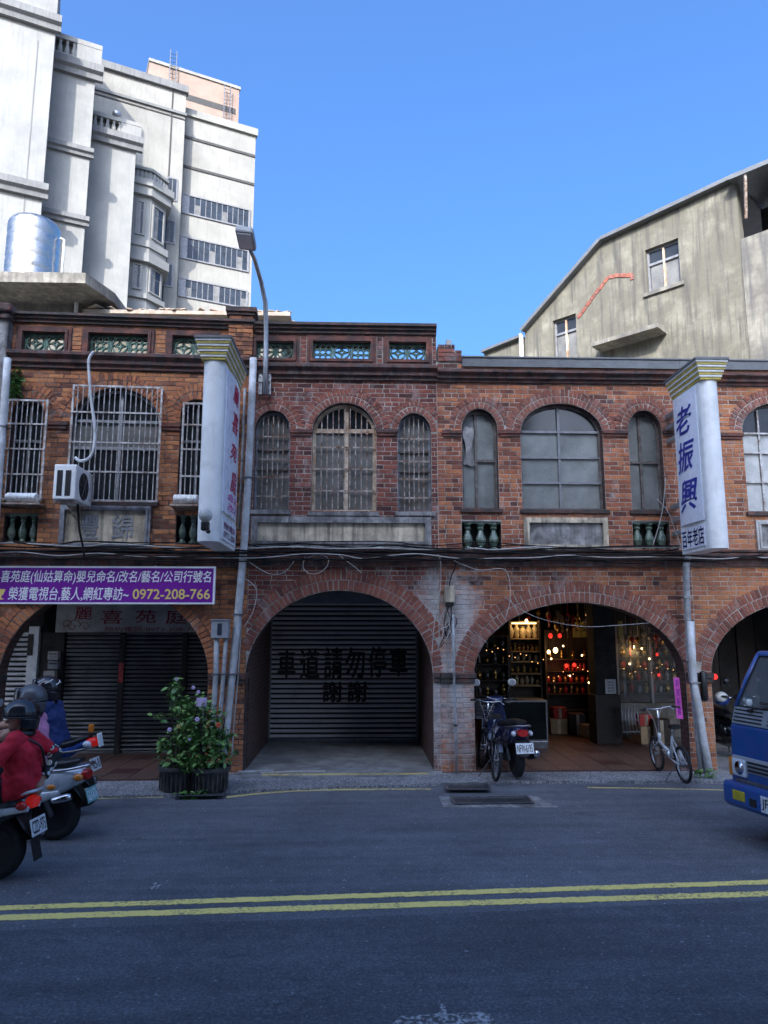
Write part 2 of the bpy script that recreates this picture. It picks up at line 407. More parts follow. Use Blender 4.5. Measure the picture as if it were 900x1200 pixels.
M['purple'] = mat('purple_banner_vinyl', (.17, .015, .28), .6, spec=.2, var=.1, scale=2)
M['bwhite'] = mat('white_banner_print', (.8, .8, .82), .5, var=.04)
M['byellow'] = mat('yellow_banner_print', (.78, .58, .17), .5, var=.05)
M['oldwhite'] = mat('dirty_white_signboard', (.5, .49, .47), .6, var=.15, scale=4, dirt=((.3, .28, .25), .35, 3))
M['faded'] = mat('dull_red_lettering', (.28, .03, .04), .6, var=.15)
M['pvc'] = mat('white_pvc_pipe', (.6, .62, .63), .45, var=.12, scale=4, dirt=((.36, .35, .32), .3, 5))
M['greypvc'] = mat('grey_pvc_pipe', (.4, .42, .43), .5, var=.15, scale=4, dirt=((.2, .19, .18), .35, 5))
M['cable'] = mat('black_cable', (.014, .013, .013), .9, spec=.2)
M['cablew'] = mat('pale_cable', (.42, .4, .37), .6)
M['galv'] = mat('galvanised_steel', (.42, .43, .44), .4, .7, var=.2, scale=9)
M['stainless'] = mat('stainless_tank', (.56, .51, .45), .3, 1.0, var=.06, scale=3)
M['plaster'] = mat('ivory_render', (.295, .284, .25), .9, var=.08, scale=.4, streak=((.21, .2, .18), .3), dirt=((.225, .215, .19), .25, .5), bmp=.2, bscale=8)
M['plaster2'] = mat('pale_grey_render', (.275, .272, .25), .9, var=.08, scale=.4, streak=((.2, .2, .19), .3), dirt=((.21, .21, .2), .25, .5), bmp=.2, bscale=8)
M['ledge'] = mat('grey_stone_ledge', (.17, .17, .165), .9, var=.2, scale=1, streak=((.14, .14, .14), .6), dirt=((.2, .2, .19), .4, 1))
M['groove'] = mat('dark_joint', (.06, .058, .055), .9)
M['pinktile'] = mat('pink_tile_cladding', (.28, .2, .15), .7, var=.15, scale=1, streak=((.24, .17, .135), .4))
M['oldwall'] = mat('stained_yellow_render', (.235, .218, .168), .95, var=.45, scale=1.2, dirt=((.13, .12, .09), .62, 1.4), streak=((.075, .07, .06), .5), bmp=.5, bscale=9, bdist=.02)
M['oldwall2'] = mat('grey_stained_render', (.3, .28, .22), .95, var=.3, scale=1.2, dirt=((.13, .12, .1), .5, .9), streak=((.1, .095, .09), .55), bmp=.5, bscale=9, bdist=.02)
M['conc'] = mat('raw_concrete', (.34, .32, .27), .95, var=.3, scale=2, dirt=((.13, .12, .1), .5, 1.6), streak=((.09, .085, .075), .5), bmp=.5, bscale=20)
M['tin'] = mat('zinc_roof_edge', (.15, .155, .155), .45, .4, var=.15)
M['rooftile'] = mat('broken_clay_tile', (.26, .18, .13), .9, var=.5, scale=6, dirt=((.34, .3, .25), .4, 5))
M['pot'] = mat('black_plastic_pot', (.028, .028, .03), .5, var=.3, scale=10, dirt=((.1, .09, .08), .3, 8))
M['soil'] = mat('potting_soil', (.03, .022, .016), .95)
M['leaf'] = None
M['floorc'] = mat('worn_concrete_floor', (.36, .36, .35), .55, var=.25, scale=2.5, dirt=((.15, .145, .14), .4, 2), bmp=.2)
M['tileA'] = mat('terracotta_floor_tile', (.125, .062, .046), .55, var=.35, scale=9, dirt=((.1, .06, .045), .4, 3))
M['tileB'] = mat('dark_red_floor_tile', (.07, .028, .024), .5, var=.35, scale=9)
M['pink'] = mat('pink_paper_strip', (.6, .09, .42), .6, var=.15)
M['paper'] = mat('white_paper', (.66, .66, .64), .7, var=.06)
M['gold'] = mat('polished_brass', (.55, .34, .1), .28, .9, var=.25)
M['porcelain'] = mat('cream_porcelain', (.55, .45, .27), .25, var=.4, scale=16, coat=.5)
M['redlac'] = mat('red_lacquer', (.42, .025, .015), .3, var=.3, coat=.5)
M['glassdark'] = glassmat('showcase_glass', (.012, .016, .016), .1, spec=.12)
M['bulb'] = mat('warm_bulb', (.9, .7, .4), .4, emit=((1, .62, .25), 3))
M['redbulb'] = mat('red_lamp', (.8, .05, .05), .4, emit=((1, .03, .02), .45))
M['fairy'] = mat('amber_fairy_light', (.8, .5, .2), .4, emit=((1, .5, .16), .9))
M['lampglow'] = mat('shop_strip_light', (.9, .8, .5), .4, emit=((1, .66, .26), 1.2))
M['truckblue'] = mat('blue_truck_paint', (.012, .085, .29), .36, .0, var=.15, scale=2, coat=.45, dirt=((.05, .07, .25), .2, 5))
M['truckgrey'] = mat('grey_truck_trim', (.28, .29, .3), .5, var=.15)
M['card'] = mat('tan_cardboard', (.42, .3, .17), .8, var=.12)
M['hivis'] = mat('yellow_green_cloth', (.55, .62, .03), .7, var=.15)
M['skin'] = mat('skin', (.36, .19, .12), .5, var=.08, scale=12)
M['jacket'] = mat('red_cotton', (.52, .012, .03), .85, var=.18, scale=7, bmp=.35, bscale=14, bdist=.01)
M['pinkshirt'] = mat('pink_cotton', (.62, .25, .4), .85, var=.12, bmp=.3, bscale=14, bdist=.01)
M['navyshirt'] = mat('navy_cotton', (.018, .035, .13), .85, var=.2, bmp=.35, bscale=14, bdist=.01)
M['trouser'] = mat('dark_trousers', (.018, .018, .024), .85, var=.2)
M['hair'] = mat('black_hair', (.01, .009, .009), .5)
M['helmblack'] = mat('black_helmet', (.01, .011, .015), .16, var=.1, coat=.35)
M['helmgrey'] = mat('grey_helmet', (.085, .09, .095), .35, .1, var=.1, coat=.3)
M['visor'] = mat('smoked_visor', (.03, .035, .045), .07, var=.1, coat=1.0)
def dotmat():
    m, t, b = nodes('black_cloth_with_pale_rings'); vec = coords(t, True)
    v = N(t, 'ShaderNodeTexVoronoi', i_2=17); t.links.new(vec, v.inputs['Vector'])
    c = ramp(t, v.outputs['Distance'], [(.0, (.6, .5, .3)), (.2, (.02, .02, .02)), (.27, (.6, .6, .58)), (.42, (.015, .015, .016))], 'CONSTANT')
    t.links.new(c, b.inputs['Base Color']); b.inputs['Roughness'].default_value = .8; return m
M['dots'] = dotmat()
def leafmat(name, a, b_, c_):
    m, t, b = nodes(name); ge = N(t, 'ShaderNodeNewGeometry')
    c = ramp(t, ge.outputs['Random Per Island'], [(0, a), (.5, b_), (1, c_)])
    t.links.new(c, b.inputs['Base Color']); b.inputs['Roughness'].default_value = .45; b.inputs['Subsurface Weight'].default_value = 0
    return m
M['leaf'] = leafmat('leaf', (.045, .12, .03), (.1, .22, .05), (.2, .33, .09))
M['petal'] = mat('lilac_petal', (.55, .42, .62), .6)
M['petalred'] = mat('orange_red_petal', (.6, .1, .04), .6)
M['petalyel'] = mat('dry_yellow_leaf', (.55, .42, .12), .7)
def asphalt(name, base, dark, lt):
    m, t, b = nodes(name); vec = coords(t)
    g = noi(t, vec, 48, 5, .85); l = noi(t, vec, .55, 6, .62); md = noi(t, vec, 7, 5, .65); sw = noi(t, coords(t, sc=(.25, 3, 1)), 1.4, 5)
    c = ramp(t, g, [(.3, dark), (.55, base), (.78, lt)])
    c = mixc(t, .8, c, ramp(t, l, [(.3, .72), (.7, 1.25)]), 'MULTIPLY')
    c = mixc(t, .55, c, ramp(t, md, [(.3, .7), (.7, 1.25)]), 'MULTIPLY')
    c = mixc(t, .6, c, ramp(t, sw, [(.3, .62), (.7, 1.28)]), 'MULTIPLY')
    # patched and oily spots
    o = noi(t, coords(t, sc=(.8, 2.2, 1)), 2.0, 3); c = mixc(t, ramp(t, o, [(.66, 0.0), (.72, .55)]), c, dark)
    # fine cracks wandering across the surface, only in some areas
    wv = N(t, 'ShaderNodeVectorMath', operation='ADD'); t.links.new(vec, wv.inputs[0]); wn_ = N(t, 'ShaderNodeTexNoise'); wn_.inputs['Scale'].default_value = 2.5; t.links.new(vec, wn_.inputs['Vector']); t.links.new(wn_.outputs['Color'], wv.inputs[1])
    vo = N(t, 'ShaderNodeTexVoronoi', i_2=.8, feature='DISTANCE_TO_EDGE'); t.links.new(wv.outputs[0], vo.inputs['Vector'])
    ck = ramp(t, vo.outputs['Distance'], [(0, 1.0), (.012, 0.0)]); ar_ = ramp(t, noi(t, vec, .5, 2), [(.52, 0.0), (.62, .4)])
    mm = N(t, 'ShaderNodeMath', operation='MULTIPLY'); t.links.new(ck, mm.inputs[0]); t.links.new(ar_, mm.inputs[1])
    c = mixc(t, mm.outputs[0], c, (.018, .018, .018))
    c = mixc(t, ramp(t, noi(t, vec, 22, 2, .5), [(.7, 0.0), (.735, .75)]), c, lt)       # worn aggregate showing pale
    t.links.new(c, b.inputs['Base Color']); b.inputs['Roughness'].default_value = .8; b.inputs['Specular IOR Level'].default_value = .35
    bump(t, b, g, .9, .006); return m
M['asphalt'] = asphalt('worn_asphalt', (.145, .151, .163), (.048, .05, .055), (.46, .47, .49))
M['asphalt2'] = asphalt('newer_asphalt', (.102, .107, .118), (.036, .038, .044), (.3, .31, .33))
M['soilg'] = mat('bare_ground', (.12, .115, .105), .95, var=.3, scale=.5)
def aggregate():
    m, t, b = nodes('exposed_aggregate'); vec = coords(t)
    v = N(t, 'ShaderNodeTexVoronoi', i_2=55); t.links.new(vec, v.inputs['Vector'])
    c = ramp(t, v.outputs['Color'], [(.1, (.09, .09, .1)), (.5, (.21, .21, .21)), (.9, (.42, .41, .4))])
    c = mixc(t, .8, c, ramp(t, noi(t, vec, 1.6, 6), [(.3, .6), (.7, 1.25)]), 'MULTIPLY')
    t.links.new(c, b.inputs['Base Color']); b.inputs['Roughness'].default_value = .85; bump(t, b, v.outputs['Distance'], .8, .006); return m
M['aggregate'] = aggregate()
def paint(name, col, under, wear):
    m, t, b = nodes(name); vec = coords(t)
    a = noi(t, vec, 32, 6, .75); l = noi(t, vec, 2.5, 4)
    s = N(t, 'ShaderNodeMath', operation='MULTIPLY_ADD', i_1=.5); t.links.new(l, s.inputs[0]); t.links.new(a, s.inputs[2])
    c = mixc(t, ramp(t, s.outputs[0], [(.86 - wear, 0.0), (.98 - wear, 1.0)]), col, under)
    t.links.new(c, b.inputs['Base Color']); b.inputs['Roughness'].default_value = .7; bump(t, b, noi(t, vec, 150, 3), .5, .004); return m
M['ypaint'] = paint('worn_yellow_road_paint', (.92, .72, .2), (.2, .17, .11), .075)
M['ypaint2'] = paint('faded_yellow_road_paint', (.68, .54, .2), (.16, .14, .11), .1)
M['wpaint'] = paint('faded_white_road_paint', (.45, .45, .45), (.06, .06, .062), .16)
# ------------------------------------------------------------------ brick shophouses
def unit_brick(seed):
    r = random.Random(seed); j = lambda a: r.uniform(-a, a)
    vs = []
    for y, s in ((.05, .5), (.004, .5), (0, .47)):
        for x, z in ((-1, -1), (1, -1), (1, 1), (-1, 1)):
            sz = s if s == .5 else .43
            vs.append((x * s + j(.012), y + (j(.0025) if y == 0 else 0), z * sz + j(.04)))
    fs = [(11, 10, 9, 8)]
    for a in (0, 4):
        for k in range(4):
            q = (k + 1) % 4; fs.append((a + k, a + q, a + 4 + q, a + 4 + k))
    return vs, fs
UB = [unit_brick(i) for i in range(8)]
_ubm = {}
def brick_mesh(i, m):
    k = (i, m.name)
    if k not in _ubm:
        b = MB(); b.add(*UB[i]); _ubm[k] = b.mesh('brick', m)
    return _ubm[k]
def ellipse_arch(uc, hw, zs, rise, n=28):
    return [(uc + hw * math.cos(math.pi * i / n), zs + rise * math.sin(math.pi * i / n)) for i in range(n + 1)]
def arch_outline(uc, hw, zb, zs, rise, n=20, t=0.0):
    """closed outline of an arched opening, inset by t"""
    return [(uc - hw + t, zb + t), (uc + hw - t, zb + t)] + ellipse_arch(uc, hw - t, zs, rise - t, n)
def hole_at(h, za, zb):
    if h[0] == 'rect':
        _, a, b, c, d = h
        m = (za + zb) / 2
        return (a, b) if c < m < d else None
    _, uc, hwi, z0, zs, hwo, rise = h
    m = (za + zb) / 2
    if m < z0: return None
    if m < zs: return (uc - hwi, uc + hwi)
    q = (zb - zs) / rise
    if q >= 1: return None
    k = max(.02, hwo * math.sqrt(max(0, 1 - q * q)) - .03)
    return (uc - k, uc + k)
def lay(u0, u1, z0, z1, holes, rnd, course=.075, header=.2, run=.235):
    out = []; r = 0; z = z0
    while z < z1 - .02:
        zt = min(z + course, z1)
        free = [(u0, u1)]
        for h in holes:
            q = hole_at(h, z, zt)
            if not q: continue
            nf = []
            for a, b in free:
                if q[1] <= a or q[0] >= b: nf.append((a, b)); continue
                if q[0] - a > .02: nf.append((a, q[0]))
                if b - q[1] > .02: nf.append((q[1], b))
            free = nf
        for a, b in free:
            k = math.floor((a - u0) / run) - 1; x = u0 + k * run + (run / 2 if r % 2 else 0) + ((r * 37) % 5 - 2) * .008
            cuts = []
            while x < b + run:
                cuts.append(x)
                if rnd.random() < header: cuts.append(x + run / 2)
                x += run
            cuts = [a] + [c for c in cuts if a + .045 < c < b - .045] + [b]
            for p, q in zip(cuts, cuts[1:]): out.append((p + .0065, q - .0065, z + .006, zt - .006))
        z += course; r += 1
    return out
def place_bricks(root, fr, bricks, mt, name, stuffname, proud, limit=300, rnd=random):
    """bricks: (centre u, centre z, width, height, tilt). nearest in view become parts, the rest one piece"""
    def dist(b):
        p = fr.o + fr.u * b[0] + Vector((0, 0, b[1])); d = p - CAM
        c = d.dot(ray(450, 600)); x = d.dot(Vector((math.cos(YAW), -math.sin(YAW), 0))) / c * FOC
        return d.length + (50 if abs(x) > 440 or b[1] > 7.4 else 0)
    order = sorted(bricks, key=dist)
    for b in order[:limit]:
        i = rnd.randrange(8)
        instance(name, brick_mesh(i, mt), root, (b[0], -proud - rnd.uniform(0, .005), b[1]), (rnd.uniform(-.01, .01), b[4] + rnd.uniform(-.008, .008), rnd.uniform(-.01, .01)), (b[2], 1, b[3]))
    if order[limit:]:
        mb = MB()
        for b in order[limit:]:
            vs, fs = UB[rnd.randrange(8)]
            Mx = Matrix.Translation((b[0], -proud - rnd.uniform(0, .005), b[1])) @ Matrix.Rotation(b[4] + rnd.uniform(-.008, .008), 4, 'Y') @ Matrix.Diagonal((b[2], 1, b[3], 1))
            mb.add(vs, fs, 0, Mx)
        mb.build(stuffname, mt, root, kind='stuff')
def ring_bricks(uc, hw, zs, rise, rows, th, wid=.078, avoid=(), u_lim=None):
    out = []
    for j in range(rows):
        off = th * (j + .5); a, b = hw + off, rise + off
        # arc length of the mid ellipse
        n = 400; L = [0]; pts = [(a * math.cos(math.pi * i / n), b * math.sin(math.pi * i / n)) for i in range(n + 1)]
        for p, q in zip(pts, pts[1:]): L.append(L[-1] + math.hypot(q[0] - p[0], q[1] - p[1]))
        cnt = max(3, round(L[-1] / wid)); st = L[-1] / cnt; k = 0
        for c in range(cnt):
            s = (c + .5) * st
            while L[k + 1] < s: k += 1
            t = math.pi * k / n; nx, nz = math.cos(t) / a, math.sin(t) / b; m = math.hypot(nx, nz); nx, nz = nx / m, nz / m
            u, z = uc + pts[k][0], zs + pts[k][1]
            if any(((u - A[0]) / A[1]) ** 2 + ((z - A[2]) / A[3]) ** 2 < 1 and z > A[2] for A in avoid): continue
            if u_lim and not (u_lim[0] < u < u_lim[1]): continue
            out.append((u, z, st - .015, th - .015, math.atan2(nx, nz)))
    return out
def moulding(root, name, mt, u0, u1, prof, parent_kw={}, ends=True):
    """profile (y, z) swept along the wall"""
    return MB().prism(prof, u0, u1, plane='yz').build(name, mt, root)

def add_window(root, uc, hw, zb, zs, rise, style, y=.13):
    """arched window: window > pane(s), frame, mullion, bar"""
    S = style; t = S.get('t', .035); fm = S['frame']
    win = MB().ring(arch_outline(uc, hw, zb, zs, rise), arch_outline(uc, hw, zb, zs, rise, t=t), y, y + .06).build('window', fm, root)
    def ztop(u): 
        q = (u - uc) / (hw - t); return zs + (rise - t) * math.sqrt(max(0, 1 - q * q))
    vs = [uc + hw * q for q in S.get('v', [])]; hs = [zb + (zs + rise - zb) * q for q in S.get('h', [])]
    # panes between the members
    ue = [uc - hw + t * .7] + vs + [uc + hw - t * .7]; ze = [zb + t * .7] + hs + [None]
    for i in range(len(ue) - 1):
        for k in range(len(ze) - 1):
            a, b = ue[i], ue[i + 1]; z0 = ze[k]; z1 = ze[k + 1]
            if z0 > zs + rise - t: continue
            n = 8; top = []
            for q in range(n + 1):
                u = b + (a - b) * q / n; zz = ztop(u); top.append((u, max(z0 + .002, zz if z1 is None else min(z1, zz))))
            mt = S['pane'][k] if isinstance(S['pane'], (list, tuple)) else S['pane']
            yo = y + .03 + (.004 * ((i + k) % 2))
            MB().prism([(a, z0), (b, z0)] + top, yo, yo + .006).build('pane', mt, win)
    mw = S.get('mw', .02)
    for u in vs:
        MB().box(u - mw, u + mw, y - .004, y + .05, zb + t, ztop(u)).build('mullion', S.get('mull', fm), win)
    for z in hs:
        k = 1 if z <= zs else math.sqrt(max(0, 1 - ((z - zs) / rise) ** 2))
        MB().box(uc - hw * k + t * .5, uc + hw * k - t * .5, y - .01, y + .044, z - mw, z + mw).build('glazing_bar', S.get('mull', fm), win)
    bm_ = S.get('barmat', M['rustbar'])
    nb = S.get('bars', 0)
    for i in range(nb):
        u = uc - hw + t + (2 * hw - 2 * t) * (i + 1) / (nb + 1)
        MB().tube([(u, y - .035, zb + t), (u, y - .035, ztop(u))], .0095, 6).build('bar', bm_, win)
    for q in S.get('hbars', []):
        z = zb + (zs + rise - zb) * q
        MB().box(uc - hw + t * .5, uc + hw - t * .5, y - .034, y - .026, z - .011, z + .011).build('bar', bm_, win)
    return win

_tile = {}
def vent_tile_mesh(kind, mt):
    if (kind, mt.name) in _tile: return _tile[(kind, mt.name)]
    b = MB(); d = .05
    for a in (-1, 1):
        b.box(-.5, .5, 0, d, a * .5 - (.07 if a > 0 else 0), a * .5 + (0 if a > 0 else .07)); b.box(a * .5 - (.07 if a > 0 else 0), a * .5 + (0 if a > 0 else .07), .002, d - .002, -.43, .43)
    def circ(cx, cz, r, w, a0=0, a1=2 * math.pi, n=18):
        full = abs(a1 - a0) > 6.2
        pts = [(cx + r * math.cos(a0 + (a1 - a0) * i / n), .025, cz + r * math.sin(a0 + (a1 - a0) * i / n)) for i in range(n if full else n + 1)]
        b.tube(pts, w, 5, closed=full)
    if kind == 0:
        circ(0, 0, .4, .045)
        for k in range(4):
            a = math.pi / 2 * k + math.pi / 4; circ(.44 * math.cos(a), .44 * math.sin(a), .31, .04, a + math.pi - 1.05, a + math.pi + 1.05, 8)
        circ(0, 0, .1, .04, n=10)
    else:
        for i in range(3):
            for k in range(3): circ((i - 1) * .3, (k - 1) * .3, .15, .04, n=10)
    _tile[(kind, mt.name)] = b.mesh('vent_tile', mt)
    return _tile[(kind, mt.name)]
def baluster_mesh():
    if 'bal' in _tile: return _tile['bal']
    _tile['bal'] = MB().lathe([(.5, 0), (.5, .06), (.3, .09), (.25, .14), (.42, .24), (.5, .36), (.46, .46), (.28, .62), (.22, .72), (.34, .78), (.34, .82), (.26, .85), (.45, .92), (.45, 1)], 14).mesh('baluster', M['green'], 40)
    return _tile['bal']

def house(S):
    fr = S['fr']; rnd = random.Random(S['seed'])
    root = thing('brick_shophouse', S['label'], 'shophouse', fr.o, fr.a, 'old brick shophouses along the street')
    cx = S['cx']; Z = lambda py: fr.Z(cx, py)
    U = fr.U
    u0, u1 = S['u0'], S['u1']
    zt = Z(S['top']); zc0, zc1 = Z(S['cornice'][1]), Z(S['cornice'][0]); zb0, zb1 = Z(S['belt'][1]), Z(S['belt'][0])
    zcop = Z(S['coping'])
    xa, hwpx, ysp, ycr = S['arch']
    ac = U(xa, ysp); hw = (U(xa + hwpx, ysp) - U(xa - hwpx, ysp)) / 2; zs = fr.Z(xa, ysp); rise = fr.Z(xa, ycr) - zs
    arows, ath = S.get('arch_rows', (2, .165))
    outer = [(u0, 0), (ac - hw, 0)] + list(reversed(ellipse_arch(ac, hw, zs, rise))) + [(ac + hw, 0), (u1, 0), (u1, zt - .02), (u0, zt - .02)]
    holes = []; bh = [('arch', ac, hw, 0, zs, hw + arows * ath, rise + arows * ath)]
    wins = []; avoid_c = []
    for q in S['windows']:
        x0, x1, yc, ys_, yb = q['px']
        um, wz = U((x0 + x1) / 2, ys_), lambda py, x=(x0 + x1) / 2: fr.Z(x, py)
        h2 = (U(x1, ys_) - U(x0, ys_)) / 2
        d = dict(uc=um, hw=h2, zb=wz(yb), zs=wz(ys_), rise=wz(yc) - wz(ys_), rows=q.get('rows', 2), th=q.get('th', .115), main=q.get('main', False), st=q['style'])
        wins.append(d)
        if d['uc'] - h2 > u0 + .01 and d['uc'] + h2 < u1 - .01:
            holes.append(arch_outline(um, h2, d['zb'], d['zs'], d['rise']))
        o = d['rows'] * d['th']; bh.append(('arch', um, h2, d['zb'], d['zs'], h2 + o, d['rise'] + o))
    for q in S.get('balusters', []):
        x0, x1, y0, y1 = q; a, b = max(U(x0, y0), u0 + .03), min(U(x1, y0), u1 - .03); c, d = fr.Z((x0 + x1) / 2, y1), fr.Z((x0 + x1) / 2, y0)
        holes.append([(a, c), (b, c), (b, d), (a, d)]); bh.append(('rect', a, b, c, d))
    for q in S.get('plaques', []):
        x0, x1, y0, y1 = q['px']; a, b = U(x0, y0), U(x1, y0); c, d = fr.Z((x0 + x1) / 2, y1), fr.Z((x0 + x1) / 2, y0)
        bh.append(('rect', a + .02, b - .02, c + .02, d - .02))
    tiles = []
    for q in S.get('tiles', []):
        x0, x1, y0, y1, n = q; a, b = U(x0, y0), U(x1, y0); c, d = fr.Z((x0 + x1) / 2, y1), fr.Z((x0 + x1) / 2, y0)
        holes.append([(a, c), (b, c), (b, d), (a, d)]); bh.append(('rect', a - .11, b + .11, c - .11, d + .11)); tiles.append((a, b, c, d, n))
    MB().slab(outer, holes, 0, .3, 0, 1).build('wall', [S['mortar'], M['jamb']], root)
    # courses of brick in three zones, cornice and belt between
    rows = lay(u0, u1, .0, zb0, bh, rnd) + lay(u0, u1, zb1, zc0, bh, rnd) + lay(u0, u1, zc1, zcop, bh, rnd)
    bricks = [((a + b) / 2, (c + d) / 2, b - a, d - c, 0) for a, b, c, d in rows]
    place_bricks(root, fr, bricks, S['brick'], 'brick', 'brickwork', .004, 300, rnd)
    ab = ring_bricks(ac, hw, zs, rise, arows, ath, .08, u_lim=(u0 - .02, u1 + .02))
    for d in wins:
        av = [] if d['main'] else [(e['uc'], e['hw'] + e['rows'] * e['th'] - .02, e['zs'], e['rise'] + e['rows'] * e['th'] - .02) for e in wins if e['main']]
        ab += ring_bricks(d['uc'], d['hw'], d['zs'], d['rise'], d['rows'], d['th'], .072, av, (u0 - .02, u1 + .02))
    place_bricks(root, fr, ab, S['archbrick'], 'arch_brick', 'arch_brickwork', .007, 300, rnd)
    for d in wins:
        add_window(root, d['uc'], d['hw'], d['zb'], d['zs'], d['rise'], d['st'])
        MB().cbox(d['uc'] - d['hw'] - .05, d['uc'] + d['hw'] + .05, -.05, .12, d['zb'] - .07, d['zb'] - .002, .01).build('window_sill', S.get('sillmat', M['cap']), root)
    # imposts: small brick capitals between the window arches and on the street piers
    for (x0, x1, y, hh) in S.get('imposts', []):
        a, b = max(U(x0, y), u0), min(U(x1, y), u1); z = fr.Z((x0 + x1) / 2, y)
        MB().cbox(a - .02, b + .02, -.055, -.001, z, z + hh, .008).cbox(a, b, -.036, -.001, z - hh * .8, z - .002, .008).build('impost', S.get('impmat', M['terracotta']), root)
    for (a, b, z) in ((u0, ac - hw, zs), (ac + hw, u1, zs)):
        MB().cbox(a + .004, b + .03 * (b < u1 - .001) - .004 * (b >= u1 - .001), -.06, .26, z - .02, z + .06, .01).cbox(a + .004, b + .012 * (b < u1 - .001) - .004 * (b >= u1 - .001), -.045, .25, z - .09, z - .022, .01).build('impost', S.get('pier_imp', M['cap']), root)
    # cornice, belt course and coping
    moulding(root, 'cornice', M['soot'], u0, u1, [(0, zc0), (-.05, zc0), (-.05, zc0 + (zc1 - zc0) * .22), (-.1, zc0 + (zc1 - zc0) * .3), (-.1, zc0 + (zc1 - zc0) * .55), (-.17, zc0 + (zc1 - zc0) * .75), (-.17, zc1 - .015), (-.15, zc1), (0, zc1)])
    hb = zb1 - zb0
    moulding(root, 'belt_course', M['soot'], u0, u1, [(0, zb0), (-.045, zb0), (-.06, zb0 + hb * .45), (-.13, zb0 + hb * .55), (-.15, zb0 + hb * .8), (-.14, zb1 - .01), (0, zb1)])
    moulding(root, 'ledge', M['cap'], u0, u1, [(-.001, zb1 + .001), (-.17, zb1 - .012 + .012), (-.175, zb1 + .03), (-.001, zb1 + .045)])
    if S.get('coping_on', True):
        h = zt - zcop
        moulding(root, 'coping', M['cap'], u0, u1, [(.33, zcop + h * .3), (.33, zt), (-.12, zt), (-.13, zt - h * .3), (-.09, zt - h * .36), (-.09, zt - h * .62), (-.05, zcop + h * .3), (-.05, zcop), (-.002, zcop), (-.002, zcop + h * .3)])
    # green openwork tiles in moulded frames
    for a, b, c, d, n in tiles:
        f = MB()
        for e, y0_, dd in ((.1, -.03, .05), (.05, -.05, .022)):
            f.ring([(a - e, c - e), (b + e, c - e), (b + e, d + e), (a - e, d + e)], [(a - e + .045, c - e + .045), (b + e - .045, c - e + .045), (b + e - .045, d + e - .045), (a - e + .045, d + e - .045)], y0_, -.001)
        f.build('vent_frame', M['terracotta'], root)
        wd = (b - a) / n
        for i in range(n):
            kind = (1 if (n == 3 and i != 1) else 0)
            instance('vent_tile', vent_tile_mesh(kind, S.get('tilemat', M['green2'])), root, (a + wd * (i + .5), .06, (c + d) / 2), (0, 0, 0), (wd * .99, 1, (d - c) * .99))
    for q in S.get('balusters', []):
        x0, x1, y0, y1 = q; a, b = max(U(x0, y0), u0 + .03), min(U(x1, y0), u1 - .03); c, d = fr.Z((x0 + x1) / 2, y1), fr.Z((x0 + x1) / 2, y0)
        g = MB().box(a, b, .2, .22, c, d).build('recess_panel', M['dark'], root)
        n = 3
        for i in range(n):
            k = (b - a) / n
            instance('baluster', baluster_mesh(), root, (a + k * (i + .5), .09, c + .01), (0, 0, 0), (k * .78, k * .78, d - c - .02))
        MB().box(a, b, .02, .16, d - .03, d - .001).build('rail', M['green'], root)
    for q in S.get('plaques', []):
        x0, x1, y0, y1 = q['px']; a, b = U(x0, y0), U(x1, y0); c, d = fr.Z((x0 + x1) / 2, y1), fr.Z((x0 + x1) / 2, y0); t = q.get('t', .1)
        p = MB().ring([(a, c), (b, c), (b, d), (a, d)], [(a + t, c + t), (b - t, c + t), (b - t, d - t), (a + t, d - t)], -.05, .02).ring([(a + t * .55, c + t * .55), (b - t * .55, c + t * .55), (b - t * .55, d - t * .55), (a + t * .55, d - t * .55)], [(a + t, c + t), (b - t, c + t), (b - t, d - t), (a + t, d - t)], -.068, -.049).build('plaque', q.get('frame', M['cement']), root)
        MB().box(a + t * .9, b - t * .9, -.012, .02, c + t * .9, d - t * .9).build('plaque_panel', q.get('panel', M['stone']), p)
        if q.get('text'):
            k = b - a - 2 * t; mb = MB()
            for s, f0, f1 in q['text']:
                writing(mb, s, a + t + k * f0, a + t + k * f1, c + t + (d - c - 2 * t) * .14, d - t - (d - c - 2 * t) * .1, 0, .012)
            o = mb.build('lettering', M['truckgrey'], p, fix=False); o.location = (0, -.027, 0); sf = o.modifiers.new('relief', 'SOLIDIFY'); sf.thickness = .02
    # body behind the front
    zr = zc0 - .1
    MB().box(u0 + .01, u1 - .01, .3, 9, zr, zr + .15).build('roof_slab', M['conc'], root)
    MB().box(u0 + .01, u1 - .01, .301, 9, zb0 - .12, zb0).build('arcade_ceiling', M['ceil'], root)
    MB().box(u0 + .01, u1 - .01, 8.9, 9.1, 0, zr).build('rear_wall', M['cement'], root)
    for (a, b), y0_ in zip(S['party'], S.get('party_y', (.305, 1.95))):
        MB().box(a, b, y0_, 8.9, 0, zr - .001).build('party_wall', S.get('partymat', M['conc']), root)
    return root, dict(zb0=zb0, zb1=zb1, zc0=zc0, zc1=zc1, zt=zt, ac=ac, hw=hw, zs=zs, rise=rise)

pivot = PY(292, 640, 0)
FL = Frame(pivot.x, 0, R(3.0)); FM = Frame(0, 0, 0)
